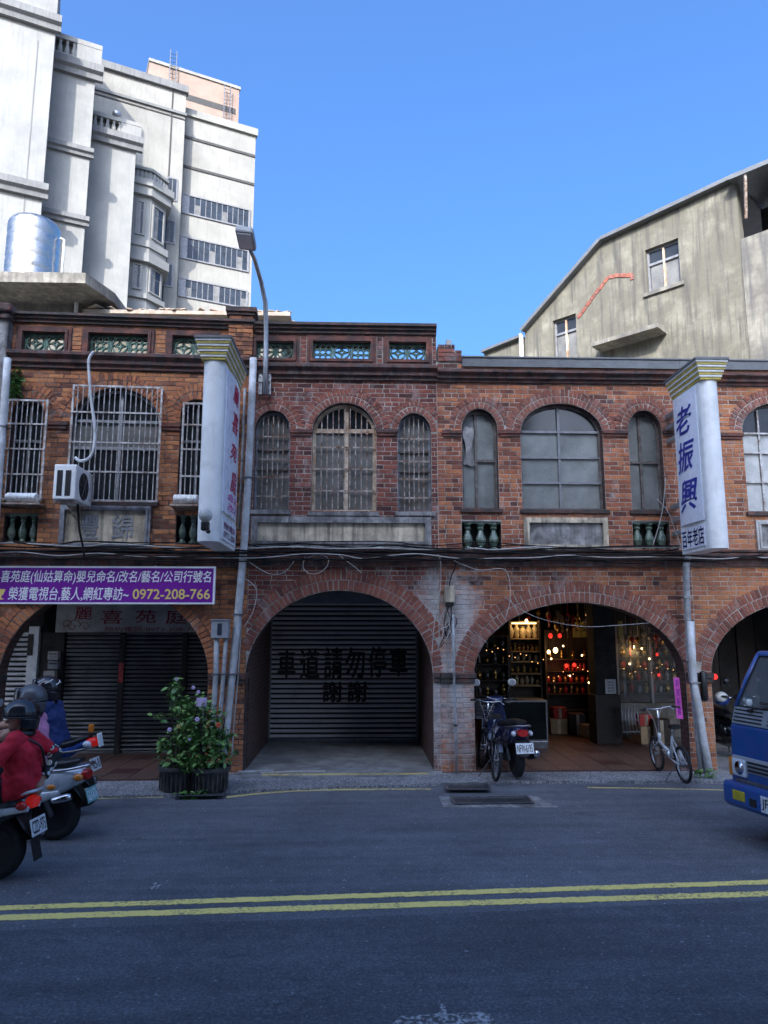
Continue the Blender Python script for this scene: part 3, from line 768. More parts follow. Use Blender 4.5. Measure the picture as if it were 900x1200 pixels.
# styles of glazing
stM = dict(frame=M['rustframe'], pane=[M['dimpane'], M['darkpane']], v=[.06], h=[.755], bars=9, hbars=[.2, .4, .6], t=.055, mull=M['rustframe'], mw=.034)
stMs = dict(frame=M['bluegrey'], pane=[M['dimpane'], M['dimpane'], M['dimpane']], v=[], h=[.42, .62], bars=5, hbars=[.15, .34, .52, .75], t=.035, mull=M['wframe'], mw=.014)
stR = dict(frame=M['wframe'], pane=[M['frost'], M['frost'], M['frost'], M['darkpane']], v=[-.02], h=[.26, .5, .745], t=.04, mull=M['sash'])
stRs = dict(frame=M['wframe'], pane=[M['frost'], M['frost'], M['dimpane']], v=[-.15], h=[.49, .97], t=.04, mull=M['wframe'], mw=.022)
stD = dict(frame=M['wframe'], pane=[M['frostwhite'], M['frostwhite'], M['frostwhite'], M['darkpane']], v=[-.45, .1, .5], h=[.28, .55, .73], t=.035, mull=M['bars'], mw=.014)
stL = dict(frame=M['lframe'], pane=[M['darkpane'], M['dimpane'], M['darkpane']], v=[.08], h=[.48, .72], t=.035, mull=M['lframe'], mw=.022)
stLs = dict(frame=M['sash'], pane=[M['darkpane'], M['darkpane']], v=[0], h=[.6], t=.03, mull=M['sash'])

ub = {k: FM.U(x, y) for k, (x, y) in dict(ml=(288, 820), mr=(508, 820), rl=(555, 820), rr=(804, 820), dl=(834, 820)).items()}
uLM, uMR, uRD = pivot.x, FM.U(513, 560), FM.U(818, 790)
uDend = ub['dl'] + 3.6
ul = {k: FL.U(x, y) for k, (x, y) in dict(lr=(246, 820)).items()}
uLend = FL.U(14, 400)
MID, mi = house(dict(seed=2, fr=FM, cx=402, u0=uLM, u1=uMR, label='dark red brick shophouse with a raised parapet, in the middle of the row', brick=M['brick_m'], archbrick=M['arch_m'], mortar=M['mortar'],
    top=381, coping=392, cornice=(430, 446), belt=(648, 664), arch=(398, 110, 793, 692), party_y=(.305, .305), partymat=M['jamb'], party=[(uLM - .0, ub['ml']), (ub['mr'], uMR)],
    windows=[dict(px=(299, 340, 481, 503, 598), style=stMs, th=.105), dict(px=(366, 441, 472, 507, 600), style=stM, main=True, th=.12), dict(px=(466, 505, 484, 506, 600), style=stMs, th=.105)],
    plaques=[dict(px=(295, 505, 606, 642), t=.1)], tiles=[(301, 344, 401, 420, 2), (367, 434, 401, 421, 3), (456, 499, 402, 422, 2)],
    imposts=[(341, 365, 508, .06), (442, 465, 508, .06)], tilemat=M['green2'], sillmat=M['cement']))
RGT, ri = house(dict(seed=3, fr=FM, cx=665, u0=uMR, u1=uRD, partymat=M['dark'], label='red brick shophouse with a low metal edged parapet and an open lamp lit shop', brick=M['brick_r'], archbrick=M['arch_r'], mortar=M['mortar'],
    top=424, coping=427, cornice=(438, 450), belt=(648, 664), arch=(680, 124, 793, 706), party_y=(.305, 3.6), party=[(uMR, ub['rl']), (ub['rr'], uRD)], coping_on=False,
    windows=[dict(px=(541, 583, 479, 503, 596), style=stRs, th=.115), dict(px=(610, 706, 473, 507, 597), style=stR, main=True, th=.125), dict(px=(736, 775, 481, 504, 598), style=stRs, th=.115)],
    plaques=[dict(px=(613, 711, 607, 645), t=.085, frame=M['stone'], panel=M['cement'])], balusters=[(541, 587, 611, 645), (741, 784, 611, 645)],
    imposts=[(585, 609, 509, .06), (707, 734, 509, .06), (777, 800, 509, .06), (519, 540, 509, .06)]))
FAR, fi = house(dict(seed=4, fr=FM, cx=880, u0=uRD, u1=uDend, label='amber and brown brick shophouse with a white paned window, at the right end', brick=M['brick_d'], archbrick=M['arch_r'], mortar=M['mortar'],
    top=424, coping=430, cornice=(441, 453), belt=(648, 664), arch=(958, 124, 793, 703), party_y=(3.6, .305), partymat=M['dark'], party=[(uRD, ub['dl']), (uDend - .3, uDend)], coping_on=False,
    windows=[dict(px=(870, 958, 472, 505, 600), style=stD, main=True, th=.125)], plaques=[dict(px=(884, 948, 610, 646), t=.07, frame=M['oldwhite'], panel=M['cement'])], imposts=[(838, 869, 512, .06)]))
LFT, li = house(dict(seed=1, fr=FL, cx=140, u0=uLend, u1=0, label='orange brick shophouse with steel window grilles and a purple banner', brick=M['brick_l'], archbrick=M['arch_l'], mortar=M['mortar_l'],
    top=372, coping=382, cornice=(417, 434), belt=(648, 664), arch=(122, 123, 796, 688), party=[(ul['lr'], 0), (uLend, FL.U(-1, 796))],
    windows=[dict(px=(14, 52, 467, 484, 588), style=stLs, th=.13), dict(px=(83, 187, 455, 496, 588), style=stL, main=True, th=.135), dict(px=(212, 249, 468, 486, 588), style=stLs, th=.13)],
    plaques=[dict(px=(72, 178, 593, 643), t=.075, frame=M['bluegrey'], panel=M['stone'], text=[('豐', .2, .42), ('錦', .58, .84)])], balusters=[(6, 45, 602, 637), (207, 245, 602, 637)],
    tiles=[(28, 77, 390, 411, 2), (105, 174, 392, 415, 3), (203, 250, 395, 417, 2)], imposts=[(54, 79, 499, .07), (188, 211, 501, .07)], tilemat=M['green2']))
# brick post standing on the parapet between the two left houses, and the broken stepped end of the right parapet
z0 = FL.Z(282, 428); z1 = FL.Z(282, 372); a, b = FL.U(268, 400), FL.U(297, 400)
pp = MB().box(a + .01, b - .01, -.07, .3, z0, z1).build('parapet_post', M['mortar_l'], LFT)
for i, (p, q, c, d) in enumerate(lay(a, b, z0, z1, [], random.Random(5))):
    instance('brick', brick_mesh(i % 8, M['brick_l']), pp, ((p + q) / 2, -.085, (c + d) / 2), (0, 0, 0), (q - p, 1, d - c))
z2 = FL.Z(282, 363)
MB().cbox(a - .05, b + .05, -.14, .36, z1 + .05, z2, .01).cbox(a - .02, b + .02, -.11, .33, z1, z1 + .052, .01).build('post_cap', M['cap'], pp)
mb = MB()
for i, (x0, x1, y) in enumerate(((513, 533, 404), (533, 541, 411), (541, 546, 417))):
    aa, bb = FM.U(x0, 420), FM.U(x1, 420); zt_ = FM.Z(x0, y); zz = ri['zt'] - .03
    bl = MB().box(aa + .003, bb - .003, -.02, .28, zz, zt_ - .01).build('stepped_pier', M['mortar'], RGT)
    for j, (p, q, c, d) in enumerate(lay(aa, bb, zz, zt_, [], random.Random(8 + i))):
        instance('brick', brick_mesh((i * 3 + j) % 8, M['brick_m']), bl, ((p + q) / 2, -.034, (c + d) / 2), (0, 0, 0), (q - p, 1, d - c))
aa, bb = FM.U(523, 400), FM.U(529, 400); MB().cbox(aa, bb, 0, .1, FM.Z(525, 405), FM.Z(525, 398), .006).build('lamp_box', M['oldwhite'], RGT)
# metal flashing along the right hand parapets
aa, bb = FM.U(541, 425), uRD + .02
for h_, (p, q) in ((RGT, (aa, uRD)), (FAR, (uRD + .004, uDend))):
    MB().prism([(-.06, ri['zt'] - .12), (-.07, ri['zt'] + .01), (-.09, ri['zt'] + .03), (-.09, ri['zt'] + .05), (.4, ri['zt'] + .06), (.4, ri['zt'] - .015), (-.001, ri['zt'] - .016), (-.02, ri['zt'] - .12)], p, q, plane='yz').build('flashing', M['tin'], h_)
# ------------------------------------------------------------------ ground, road, pavement
MB().box(-500, 500, -500, 500, -.6, -.03).build('ground', M['soilg'], kind='structure')
kerb = [G(*p) for p in ((-330, 941), (-60, 939), (110, 936), (200, 934), (262, 930), (330, 927.5), (400, 925), (505, 921), (560, 919.5), (640, 918.5), (700, 918), (845, 918.5), (950, 919), (1250, 920))]
kx = [(-40, kerb[0].y)] + [(p.x, p.y) for p in kerb] + [(40, kerb[-1].y)]
def sheet(name, poly, z, mt, zb=None, **k):
    zb = z - .03 if zb is None else zb
    return MB().prism(poly, zb, z, plane='xy').build(name, mt, **k)
yc0, yc1 = G(0, 1075), G(900, 1041.5)
def yl(x): return yc0.y + (yc1.y - yc0.y) * (x - yc0.x) / (yc1.x - yc0.x)
sheet('road', [(-40, -10.6), (40, -10.6), (40, .4), (-40, .4)], 0, M['asphalt'], -.1, kind='structure')
sheet('road_patch', [(-40, -10.6), (40, -10.6), (40, yl(40) - .27), (-40, yl(-40) - .27)], .004, M['asphalt2'], .0005, kind='structure')
pv = sheet('pavement', [(x, y) for x, y in kx] + [(40, .02), (-40, .02)], .035, M['aggregate'], -.05, kind='structure')
# arcade floors
def floor(u0, u1, mt, z=.05, y0=-.0, y1=3.2): return MB().box(u0, u1, y0, y1, -.05, z).build('arcade_floor', mt, kind='structure')
fm_ = floor(uLM - .3, uMR + .01, M['floorc'], .055, -.1)
fr_ = floor(uMR + .012, uRD, M['tileB'], .045, -.02, 6.2)
fd_ = floor(uRD + .002, uDend, M['floorc'], .045, -.02, 8.8)
fl_ = floor(-9.5, uLM - .302, M['tileB'], .045, -.45)
tmesh = [MB().cbox(-.5, .5, -.5, .5, 0, .012, .004).mesh('floor_tile', m) for m in (M['tileA'], M['tileB'])]
rt = random.Random(4)
def tiles(par, x0, x1, y0, y1, s=.4):
    nx, ny = int((x1 - x0) / s), int((y1 - y0) / s)
    for i in range(nx):
        for k in range(ny):
            dark = (i % 4 == 2 and k % 3 == 1)
            instance('floor_tile', tmesh[1 if dark else 0], par, (x0 + s * (i + .5), y0 + s * (k + .5), .042 + rt.uniform(0, .003)), (0, 0, rt.uniform(-.004, .004)), (s - .012, s - .012, 1))
tiles(fr_, ub['rl'] - .3, ub['rr'] + .3, .0, 3.0)
tiles(fl_, -6.1, uLM - .7, -.42, 2.6)
# step of the middle arcade, with a worn yellow edge
MB().box(ub['ml'], ub['mr'], -.3, -.1, .03, .05).build('threshold', M['floorc'], kind='structure')
MB().box(ub['ml'] + .3, ub['mr'] - .1, -.22, -.12, .0505, .0535).build('yellow_edge_line', M['ypaint2'], kind='structure')
# centre lines
def stripe(name, pts, w, z, mt):
    n = len(pts); vs = []
    L = []; Rr = []
    for i in range(n):
        a = Vector(pts[max(0, i - 1)]); b = Vector(pts[min(n - 1, i + 1)]); d = (b - a).normalized(); q = Vector((-d.y, d.x)) * w / 2
        p = Vector(pts[i]); L.append(p + q * rt.uniform(.9, 1.1)); Rr.append(p - q * rt.uniform(.9, 1.1))
    mb = MB()
    vs = [(p.x, p.y, z) for p in L] + [(p.x, p.y, z) for p in Rr] + [(p.x, p.y, z - .0035) for p in L] + [(p.x, p.y, z - .0035) for p in Rr]
    fs = []
    for i in range(n - 1):
        fs += [(n + i, n + i + 1, i + 1, i), (i, i + 1, 2 * n + i + 1, 2 * n + i), (n + i + 1, n + i, 3 * n + i, 3 * n + i + 1)]
    mb.add(vs, fs); return mb.build(name, mt, kind='structure', fix=False)
for (a, b, wd) in (((0, 1064.5), (900, 1034), .1), ((0, 1076), (900, 1047.5), .11)):
    p, q = G(*a), G(*b); d = (q - p)
    stripe('centre_line', [(p + d * t).to_2d() + Vector((0, rt.uniform(-.006, .006))) for t in [i / 160 for i in range(-240, 401)]], wd, .0045, M['ypaint'])
stripe('kerb_line', [G(*p).to_2d() for p in ((265, 934.5), (300, 930.5), (345, 927), (400, 925.5), (460, 925), (505, 925))], .07, .0045, M['ypaint2'])
stripe('kerb_line', [G(*p).to_2d() for p in ((105, 936.5), (150, 934.5), (192, 934))], .06, .0045, M['ypaint2'])
stripe('kerb_line', [G(*p).to_2d() for p in ((688, 923), (760, 924), (848, 926))], .05, .0045, M['ypaint2'])
# faded white mark near the viewer
mk = [G(x, y).to_2d() for x, y in ((455, 1206), (470, 1192), (500, 1191), (514, 1189), (517, 1178), (521, 1178), (524, 1190), (560, 1187), (575, 1190), (584, 1206))]
MB().prism([(p.x, p.y) for p in mk], .0045, .0078, plane='xy').build('faded_road_mark', M['wpaint'], kind='structure')
p = [G(x, y).to_2d() for x, y in ((174, 1043), (180, 1035), (184, 1034), (181, 1039), (192, 1035), (186, 1041))]
MB().prism([(q.x, q.y) for q in p], .0005, .004, plane='xy').build('paint_splash', M['wpaint'], kind='structure')
# concrete collar and gratings
qd = [G(x, y).to_2d() for x, y in ((514, 934), (520, 947), (654, 946), (628, 933))]
MB().prism([(q.x, q.y) for q in qd], .0005, .006, plane='xy').build('concrete_collar', M['cement'], kind='structure')
def grate(name, label, cs, z, nb, m=M['steelgrey']):
    p = [G(x, y).to_2d() for x, y in cs]; c = sum(p, Vector((0, 0))) / 4
    ux = (p[1] - p[0]).length; uy = abs(p[2].y - p[1].y); an = math.atan2((p[1] - p[0]).y, (p[1] - p[0]).x)
    r = thing(name, label, 'grating', (c.x, c.y, z), an, 'drain gratings along the kerb')
    MB().ring([(-ux / 2, -uy / 2), (ux / 2, -uy / 2), (ux / 2, uy / 2), (-ux / 2, uy / 2)], [(-ux / 2 + .03, -uy / 2 + .03), (ux / 2 - .03, -uy / 2 + .03), (ux / 2 - .03, uy / 2 - .03), (-ux / 2 + .03, uy / 2 - .03)], 0, .012).build('frame', m, r, rot=(math.pi / 2, 0, 0), loc=(0, 0, .012))
    MB().box(-ux / 2 + .02, ux / 2 - .02, -uy / 2 + .02, uy / 2 - .02, .0005, .002).build('pit', M['ink'], r)
    bm_ = MB().box(-.006, .006, -uy / 2 + .03, uy / 2 - .03, .003, .011).mesh('bar', m)
    for i in range(nb): instance('bar', bm_, r, (-ux / 2 + .03 + (ux - .06) * (i + .5) / nb, 0, 0))
    for k in (-1, 0, 1): MB().box(-ux / 2 + .03, ux / 2 - .03, k * uy * .25 - .004, k * uy * .25 + .004, .004, .01).build('cross_bar', m, r)
grate('drain_grate', 'long steel drain grating set in a pale concrete collar in the road', ((529, 944), (624, 943), (621, 935), (529, 936)), .0065, 40)
grate('drain_grate', 'steel drain grating at the kerb in front of the middle pier', ((522, 930), (575, 930), (573, 923), (520, 923)), .036, 24)
grate('drain_grate', 'steel drain grating at the kerb below the two potted plants', ((205, 938), (262, 937), (266, 930), (210, 931)), .036, 26)
# ------------------------------------------------------------------ buildings behind
def ubox(fr, root, name, mt, u0, u1, w0, w1, z0, z1):
    return MB().box(u0, u1, w0, w1, z0, z1).build(name, mt, root)
o = PY(215, 350, 38); FT = Frame(o.x, 38, R(23.5))
TW = thing('office_tower', 'tall ivory office block with bands of dark windows and a pink rooftop box', 'office block', FT.o, FT.a)
uL, uC, uR = FT.U(113, 200), FT.U(213, 220), FT.U(298.5, 200, 1)
zt1 = FT.Z(160, 86); zt2 = FT.Z(258, 141, 1)
MB().box(uL - 14, uC, 0, 14, 0, zt1).build('wall', M['plaster'], TW)
MB().box(uC + .01, uR, 1, 14, 0, zt2).build('side_wing', M['plaster'], TW)
for z, e in ((zt1, .0), ):
    MB().box(uL - 14, uC + .15, -.25, .3, z - .45, z + .1).box(uL - 14, uC + .1, -.15, .2, z - 2.3, z - 2.1).build('parapet_coping', M['ledge'], TW)
MB().box(uC + .02, uR + .12, .8, 1.4, zt2 - .5, zt2 + .08).build('parapet_coping', M['plaster'], TW)
for x, y in ((258, 172), (258, 206)):
    z = FT.Z(x, y, 1); MB().box(uC + .02, uR - .01, .93, .999, z - .1, z + .1).build('string_course', M['groove'], TW)
for x, y in ((160, 124),):
    z = FT.Z(x, y); MB().box(uL - 14, uC - .02, -.05, -.001, z - .05, z + .05).build('string_course', M['groove'], TW)
u = FT.U(200, 160); MB().box(u - .05, u + .05, -.04, -.001, 4, zt1 - .5).build('joint', M['groove'], TW)
for (yt0, yb0) in ((236, 260), (285, 312), (333, 356)):
    z1_, z0_ = FT.Z(255, yt0 + 1, 1), FT.Z(255, yb0, 1)
    wd = MB().ring([(uC + .2, z0_), (uR - .25, z0_), (uR - .25, z1_), (uC + .2, z1_)], [(uC + .32, z0_ + .1), (uR - .35, z0_ + .1), (uR - .35, z1_ - .1), (uC + .32, z1_ - .1)], .9, .999).build('window_band', M['sash'], TW)
    n = 12; s = (uR - uC - .7) / n
    for i in range(n):
        a = uC + .33 + s * i
        if i == 0: MB().box(a, a + s, .94, .99, z0_ + .1, z1_ - .1).build('spandrel_panel', M['sash'], wd); continue
        MB().box(a + .02, a + s - .02, .965, .99, z0_ + .12, z1_ - (.7 if i % 3 else .12)).build('pane', M['dimpane'] if (i * 7 + int(yt0)) % 5 == 0 else M['bluepane'], wd)
        if i % 3: MB().box(a + .02, a + s - .02, .97, .99, z1_ - .66, z1_ - .12).build('pane', M['bluepane'], wd)
        MB().box(a + s - .022, a + s + .022, .93, .99, z0_ + .1, z1_ - .1).build('mullion', M['sash'], wd)
for x0, x1, yt, yb in ((195.5, 209, 208, 235), (192.5, 206, 258, 286), (190, 203.5, 309, 337)):
    a, b = FT.U(x0, yt), FT.U(x1, yt); z1_, z0_ = FT.Z(200, yt), FT.Z(200, yb)
    wd = MB().ring([(a, z0_), (b, z0_), (b, z1_), (a, z1_)], [(a + .1, z0_ + .1), (b - .1, z0_ + .1), (b - .1, z1_ - .1), (a + .1, z1_ - .1)], -.06, -.001).build('window', M['sash'], TW)
    for k in range(2): MB().box(a + .1 + (b - a - .2) / 2 * k + .03, a + .1 + (b - a - .2) / 2 * (k + 1) - .03, -.03, -.002, z0_ + .1, z1_ - .1).build('pane', M['bluepane'], wd)
# pink box on the roof, with ladders
d = 5; a, b = FT.U(174, 90, d), FT.U(280, 120, d); z1_ = FT.Z(226, 88, d)
ph = MB().box(a, b, d, d + 6, zt1 - 1.5, z1_).build('rooftop_box', M['pinktile'], TW)
MB().box(a - .05, b + .1, d - .1, d + 6.1, z1_, z1_ + .25).build('coping', M['plaster'], ph)
zz = FT.Z(245, 122, d); MB().box(FT.U(216, 112, d), FT.U(276, 134, d), d - .02, d - .003, zz - .25, zz + .3).build('slot_window', M['groove'], ph)
for x in (201, 266):
    u = FT.U(x, 100, d); mb = MB()
    zt_ = FT.Z(x, 62 if x == 201 else 104, d); zb_ = FT.Z(x, 104 if x == 201 else 142, d)
    for s in (-.25, .25): mb.tube([(u + s, d - .35, zb_), (u + s, d - .35, zt_)], .04, 5)
    n = 9
    for i in range(n): mb.tube([(u - .25, d - .35, zb_ + (zt_ - zb_) * i / n), (u + .25, d - .35, zb_ + (zt_ - zb_) * i / n)], .03, 4)
    mb.build('ladder', M['steelgrey'], TW)
# stepped apartment building in front of it
AP = thing('apartment_building', 'pale stepped apartment building with stone ledges and roof balustrades', 'apartment building', FT.o, FT.a)
def ledge(u0, u1, w, z, h, out=.35, m=None):
    mb = MB().prism([(w - .001, z), (w - out * .5, z), (w - out * .6, z + h * .35), (w - out, z + h * .5), (w - out, z + h), (w - .001, z + h)], u0, u1 + out * .6, plane='yz')
    return mb.build('ledge', m or M['ledge'], AP)
def balustrade(u0, u1, w, z0, z1, n, dep=.35):
    q = MB().box(u0, u1, w - .05, w + dep, z1 - (z1 - z0) * .22, z1).box(u0, u1, w - .05, w + dep, z0, z0 + (z1 - z0) * .15).box(u0, u0 + .25, w - .03, w + dep - .02, z0 + (z1 - z0) * .1, z1 - .05).box(u1 - (u1 - u0) * .28, u1, w - .03, w + dep - .02, z0 + (z1 - z0) * .1, z1 - .05).build('balustrade', M['plaster2'], AP)
    MB().box(u0 + .2, u1 - .1, w + dep * .8, w + dep, z0 + .1, z1 - .1).build('back_panel', M['groove'], q)
    for i in range(n):
        c = u0 + .3 + (u1 - u0) * .68 * (i + .5) / n
        MB().lathe([(.1, z0 + .1), (.16, z0 + (z1 - z0) * .35), (.08, z0 + (z1 - z0) * .6), (.13, z1 - .15)], 8, c=(c, w + .12, 0)).build('baluster', M['plaster2'], q, 40)
def wing(w, xr, yr, ztop, depth=11):
    u1 = FT.U(xr, yr, w); MB().box(u1 - 10, u1, w, w + depth, 0, ztop).build('wing', M['plaster2'], AP); return u1
w1, w2, w3 = -7.6, -5.9, -4.2
ua = wing(w1, 56, 150, FT.Z(40, -90, w1))
for y, h, o_ in ((20, .9, .5), (222, .8, .5)): ledge(ua - 12, ua, w1, FT.Z(30, y + 8, w1), h, o_)
u = FT.U(36, 150, w1); MB().box(u - .03, u + .03, w1 - .02, w1 - .001, 0, FT.Z(36, 45, w1)).build('joint', M['ledge'], AP)
ub_ = wing(w2, 104, 200, FT.Z(90, 72, w2)); zt_ = FT.Z(92, 47, w2)
ledge(ub_ - 6, ub_ + .15, w2, FT.Z(90, 90, w2), FT.Z(90, 74, w2) - FT.Z(90, 90, w2), .5)
balustrade(ub_ - 5, ub_ + .3, w2 - .1, FT.Z(92, 72, w2), zt_, 9)
for y in (180, 262): ledge(ub_ - 6, ub_, w2, FT.Z(80, y, w2), .55, .35)
uc_ = wing(w3, 155, 250, FT.Z(135, 160, w3)); zt_ = FT.Z(135, 138, w3)
ledge(uc_ - 5, uc_ + .1, w3, FT.Z(135, 172, w3), FT.Z(135, 158, w3) - FT.Z(135, 172, w3), .5)
balustrade(uc_ - 4.2, uc_ + .25, w3 - .1, FT.Z(135, 158, w3), zt_, 8)
MB().tube([(uc_ - 1.2, w3 + 2, zt_ - 1), (uc_ - 1.2, w3 + 2, zt_ + 1.6)], .05, 6).ball((uc_ - 1.2, w3 + 2, zt_ + 1.7), .3).build('roof_vent', M['galv'], AP, True)
# bay window with canted side
w4 = -2.6; a, b, c = FT.U(150, 260, w4), FT.U(176, 260, w4), FT.U(196, 260, w4); k = .9
zt_ = FT.Z(176, 212, w4); zlow = 3
bay = [(a - 1, w4 + 5), (a - 1, w4), (b, w4), (c, w4 + k * 1.0), (c, w4 + 5)]
def bayring(z0, z1, e, m, name):
    p = [(x + (e if i > 2 else 0) * 1.0, y - (e if 0 < i < 4 else 0)) for i, (x, y) in enumerate(bay)]
    return MB().prism(p, z0, z1, plane='xy').build(name, m, AP)
bw = bayring(zlow, FT.Z(176, 222, w4), 0, M['plaster2'], 'bay')
for y0, y1, e in ((232, 220, .3), (222, 214, .45), (292, 284, .25), (300, 292, .15), (310, 300, .35), (352, 346, .2)):
    bayring(FT.Z(176, y0, w4), FT.Z(176, y1, w4) - .01, e, M['plaster2'], 'ledge')
z0_, z1_ = FT.Z(176, 213, w4), FT.Z(176, 198, w4)
bayring(z1_ - .2, z1_, .1, M['plaster2'], 'balustrade_rail')
for i in range(5):
    MB().lathe([(.12, z0_), (.2, (z0_ + z1_) / 2), (.12, z1_ - .2)], 8, c=(a + (b - a) * (i + .5) / 5, w4 + .15, 0)).build('baluster', M['plaster2'], AP, 40)
    MB().lathe([(.12, z0_), (.2, (z0_ + z1_) / 2), (.12, z1_ - .2)], 8, c=(b + (c - b) * (i + .5) / 5, w4 + .15 + k * (i + .5) / 5, 0)).build('baluster', M['plaster2'], AP, 40)
ang = math.atan2(k, c - b); L = math.hypot(k, c - b)
for y0, y1 in ((278, 238), (342, 312)):
    zA, zB = FT.Z(176, y0, w4), FT.Z(176, y1, w4)
    for loc, rot, ln in (((a + .3, w4, 0), 0, b - a - .5), ((b, w4, 0), ang, L)):
        r_ = MB().ring([(.15, zA), (ln - .15, zA), (ln - .15, zB), (.15, zB)], [(.27, zA + .1), (ln - .27, zA + .1), (ln - .27, zB - .1), (.27, zB - .1)], -.08, -.002).build('window', M['plaster2'], AP, loc=loc, rot=(0, 0, rot))
        for q in range(2):
            s = (ln - .54) / 2
            MB().box(.27 + s * q + .03, .27 + s * (q + 1) - .03, -.03, -.003, zA + .1, zB - .7).box(.27 + s * q + .03, .27 + s * (q + 1) - .03, -.03, -.003, zB - .62, zB - .1).build('pane', M['bluepane'] if q else M['dimpane'], r_)
# rooftop room, tank and tiled roof behind the left house
RM = thing('rooftop_room', 'raw concrete rooftop room with a thick overhanging slab behind the orange house', 'rooftop room', (0, 0, 0))
y = 2.6; sl = PY(-90, 335, y); a = PY(117, 330, y).x; zt_, zb_ = PY(60, 319, y).z, PY(60, 331, y).z
MB().prism([(sl.x, y), (PY(100, 330, y).x, y), (a, y + .9), (a, y + 3), (sl.x, y + 3)], zb_, zt_, plane='xy').build('roof_slab', M['conc'], RM)
y2 = y + 1.0; MB().box(sl.x, PY(98, 355, y2).x, y2, y2 + 2, li['zc0'] - .2, zb_ - .001).build('wall', M['conc'], RM)
p = PY(92, 347, y2); MB().tube([(p.x, y2 - .07, p.z + .35), (p.x, y2 - .07, p.z - .6)], .045, 8).build('downpipe', M['pvc'], RM, True)
p = PY(52, 345, y2); fl = MB().cbox(p.x - .16, p.x + .16, y2 - .22, y2 - .08, p.z - .05, p.z + .07, .02).build('flood_lamp', M['truckgrey'], RM)
MB().cbox(p.x - .12, p.x + .12, y2 - .235, y2 - .219, p.z - .03, p.z + .05, .005).build('lens', M['clear'], fl); MB().box(p.x - .02, p.x + .02, y2 - .08, y2 + .01, p.z, p.z + .04).build('arm', M['steelgrey'], fl)
TL = thing('tiled_roof', 'low rear roof with a ragged edge of broken clay tiles above a yellow wall', 'roof', (0, 0, 0))
y = 3.4; a, b = PY(100, 366, y).x, PY(340, 370, y).x; zz = PY(220, 364, y).z
MB().box(a, b - .2, y + .3, y + 4, li['zc0'] - .3, zz - .09).build('wall', M['oldwall'], TL)
MB().box(a - .05, b, y, y + 4.3, zz - .08, zz).build('eave_slab', M['rooftile'], TL)
rb = random.Random(3); tm = [MB().cbox(-.12, .12, -.12, .12, 0, .03, .008).mesh('tile', M['rooftile']) for _ in range(2)]
for i in range(70):
    instance('tile', tm[i % 2], TL, (a + (b - a) * (i + rb.random()) / 70, y + .1 + rb.uniform(-.05, .5), zz + rb.uniform(-.002, .05)), (rb.uniform(-.3, .3), rb.uniform(-.3, .3), rb.uniform(0, 3)), (rb.uniform(.5, 1.2), rb.uniform(.5, 1.1), 1))
# water tank
y = 4.2; c = PY(37, 313, y); r_ = (PY(67, 290, y).x - PY(9, 290, y).x) / 2; zt_ = PY(37, 266, y).z
zb_ = PY(60, 319, 2.6).z + .12
TK = thing('water_tank', 'ribbed stainless steel water tank on the concrete rooftop slab', 'water tank', (c.x, y, zb_))
h = zt_ - zb_; prof = [(r_ * .96, 0)]
for i in range(6):
    z = h * i / 6; prof += [(r_ * .985, z + .015), (r_, z + .05), (r_, z + h / 6 - .05), (r_ * .985, z + h / 6 - .015)]
prof += [(r_ * .9, h + .06), (r_ * .3, h + .18), (0.0, h + .2)]
MB().lathe(prof, 40).build('drum', M['stainless'], TK, 40)
MB().tube([(r_ + .04, 0, h * .85), (r_ + .13, 0, h * .83), (r_ + .13, 0, 0)], .03, 8).build('pipe', M['pvc'], TK, True)
for k in range(4):
    q = k * math.pi / 2 + .6; MB().box(r_ * .8 * math.cos(q) - .06, r_ * .8 * math.cos(q) + .06, r_ * .8 * math.sin(q) - .06, r_ * .8 * math.sin(q) + .06, -.12, -.001).build('block', M['terracotta'], TK)

# concrete gable house on the right
o = PY(862, 283, 3.2); FG = Frame(o.x, 3.2, R(-47))
GB = thing('concrete_house', 'tall stained concrete house with a sloping gable wall behind the right hand parapets', 'house', FG.o, FG.a)
g = lambda x, y: FG.uz(x, y)
zbase = 5.5
pts = [g(615, 390), g(707, 284), g(862, 212)]
uA, uB = pts[0][0], pts[2][0]
hs = []; wn = []
for c in (((755, 297), (795, 275), (797, 327), (760, 347)), ((647, 380), (675, 363), (676, 415), (650, 425))):
    q = [g(*p) for p in c]; ua_, ub2 = (q[0][0] + q[3][0]) / 2, (q[1][0] + q[2][0]) / 2; z0_, z1_ = (q[2][1] + q[3][1]) / 2, (q[0][1] + q[1][1]) / 2
    hs.append([(ua_, z0_), (ub2, z0_), (ub2, z1_), (ua_, z1_)]); wn.append((ua_, ub2, z0_, z1_))
MB().slab([(uA, 3), (uB, 3), (uB, pts[2][1]), pts[1], pts[0]], hs, 0, .25, 0, 0).build('gable_wall', M['oldwall'], GB)
MB().box(uA, uB, 5, 5.2, 3, pts[0][1] - .5).build('rear_wall', M['conc'], GB)
for p, q in ((pts[0], pts[1]), (pts[1], pts[2])):
    d = Vector((q[0] - p[0], q[1] - p[1])).normalized(); nn = Vector((-d.y, d.x))
    poly = [(p[0] - d.x * .0, p[1]), (q[0], q[1]), (q[0] + nn.x * .09, q[1] + nn.y * .09), (p[0] + nn.x * .09, p[1] + nn.y * .09)]
    MB().prism(poly, -.18, 6).build('roof', M['tin'], GB)
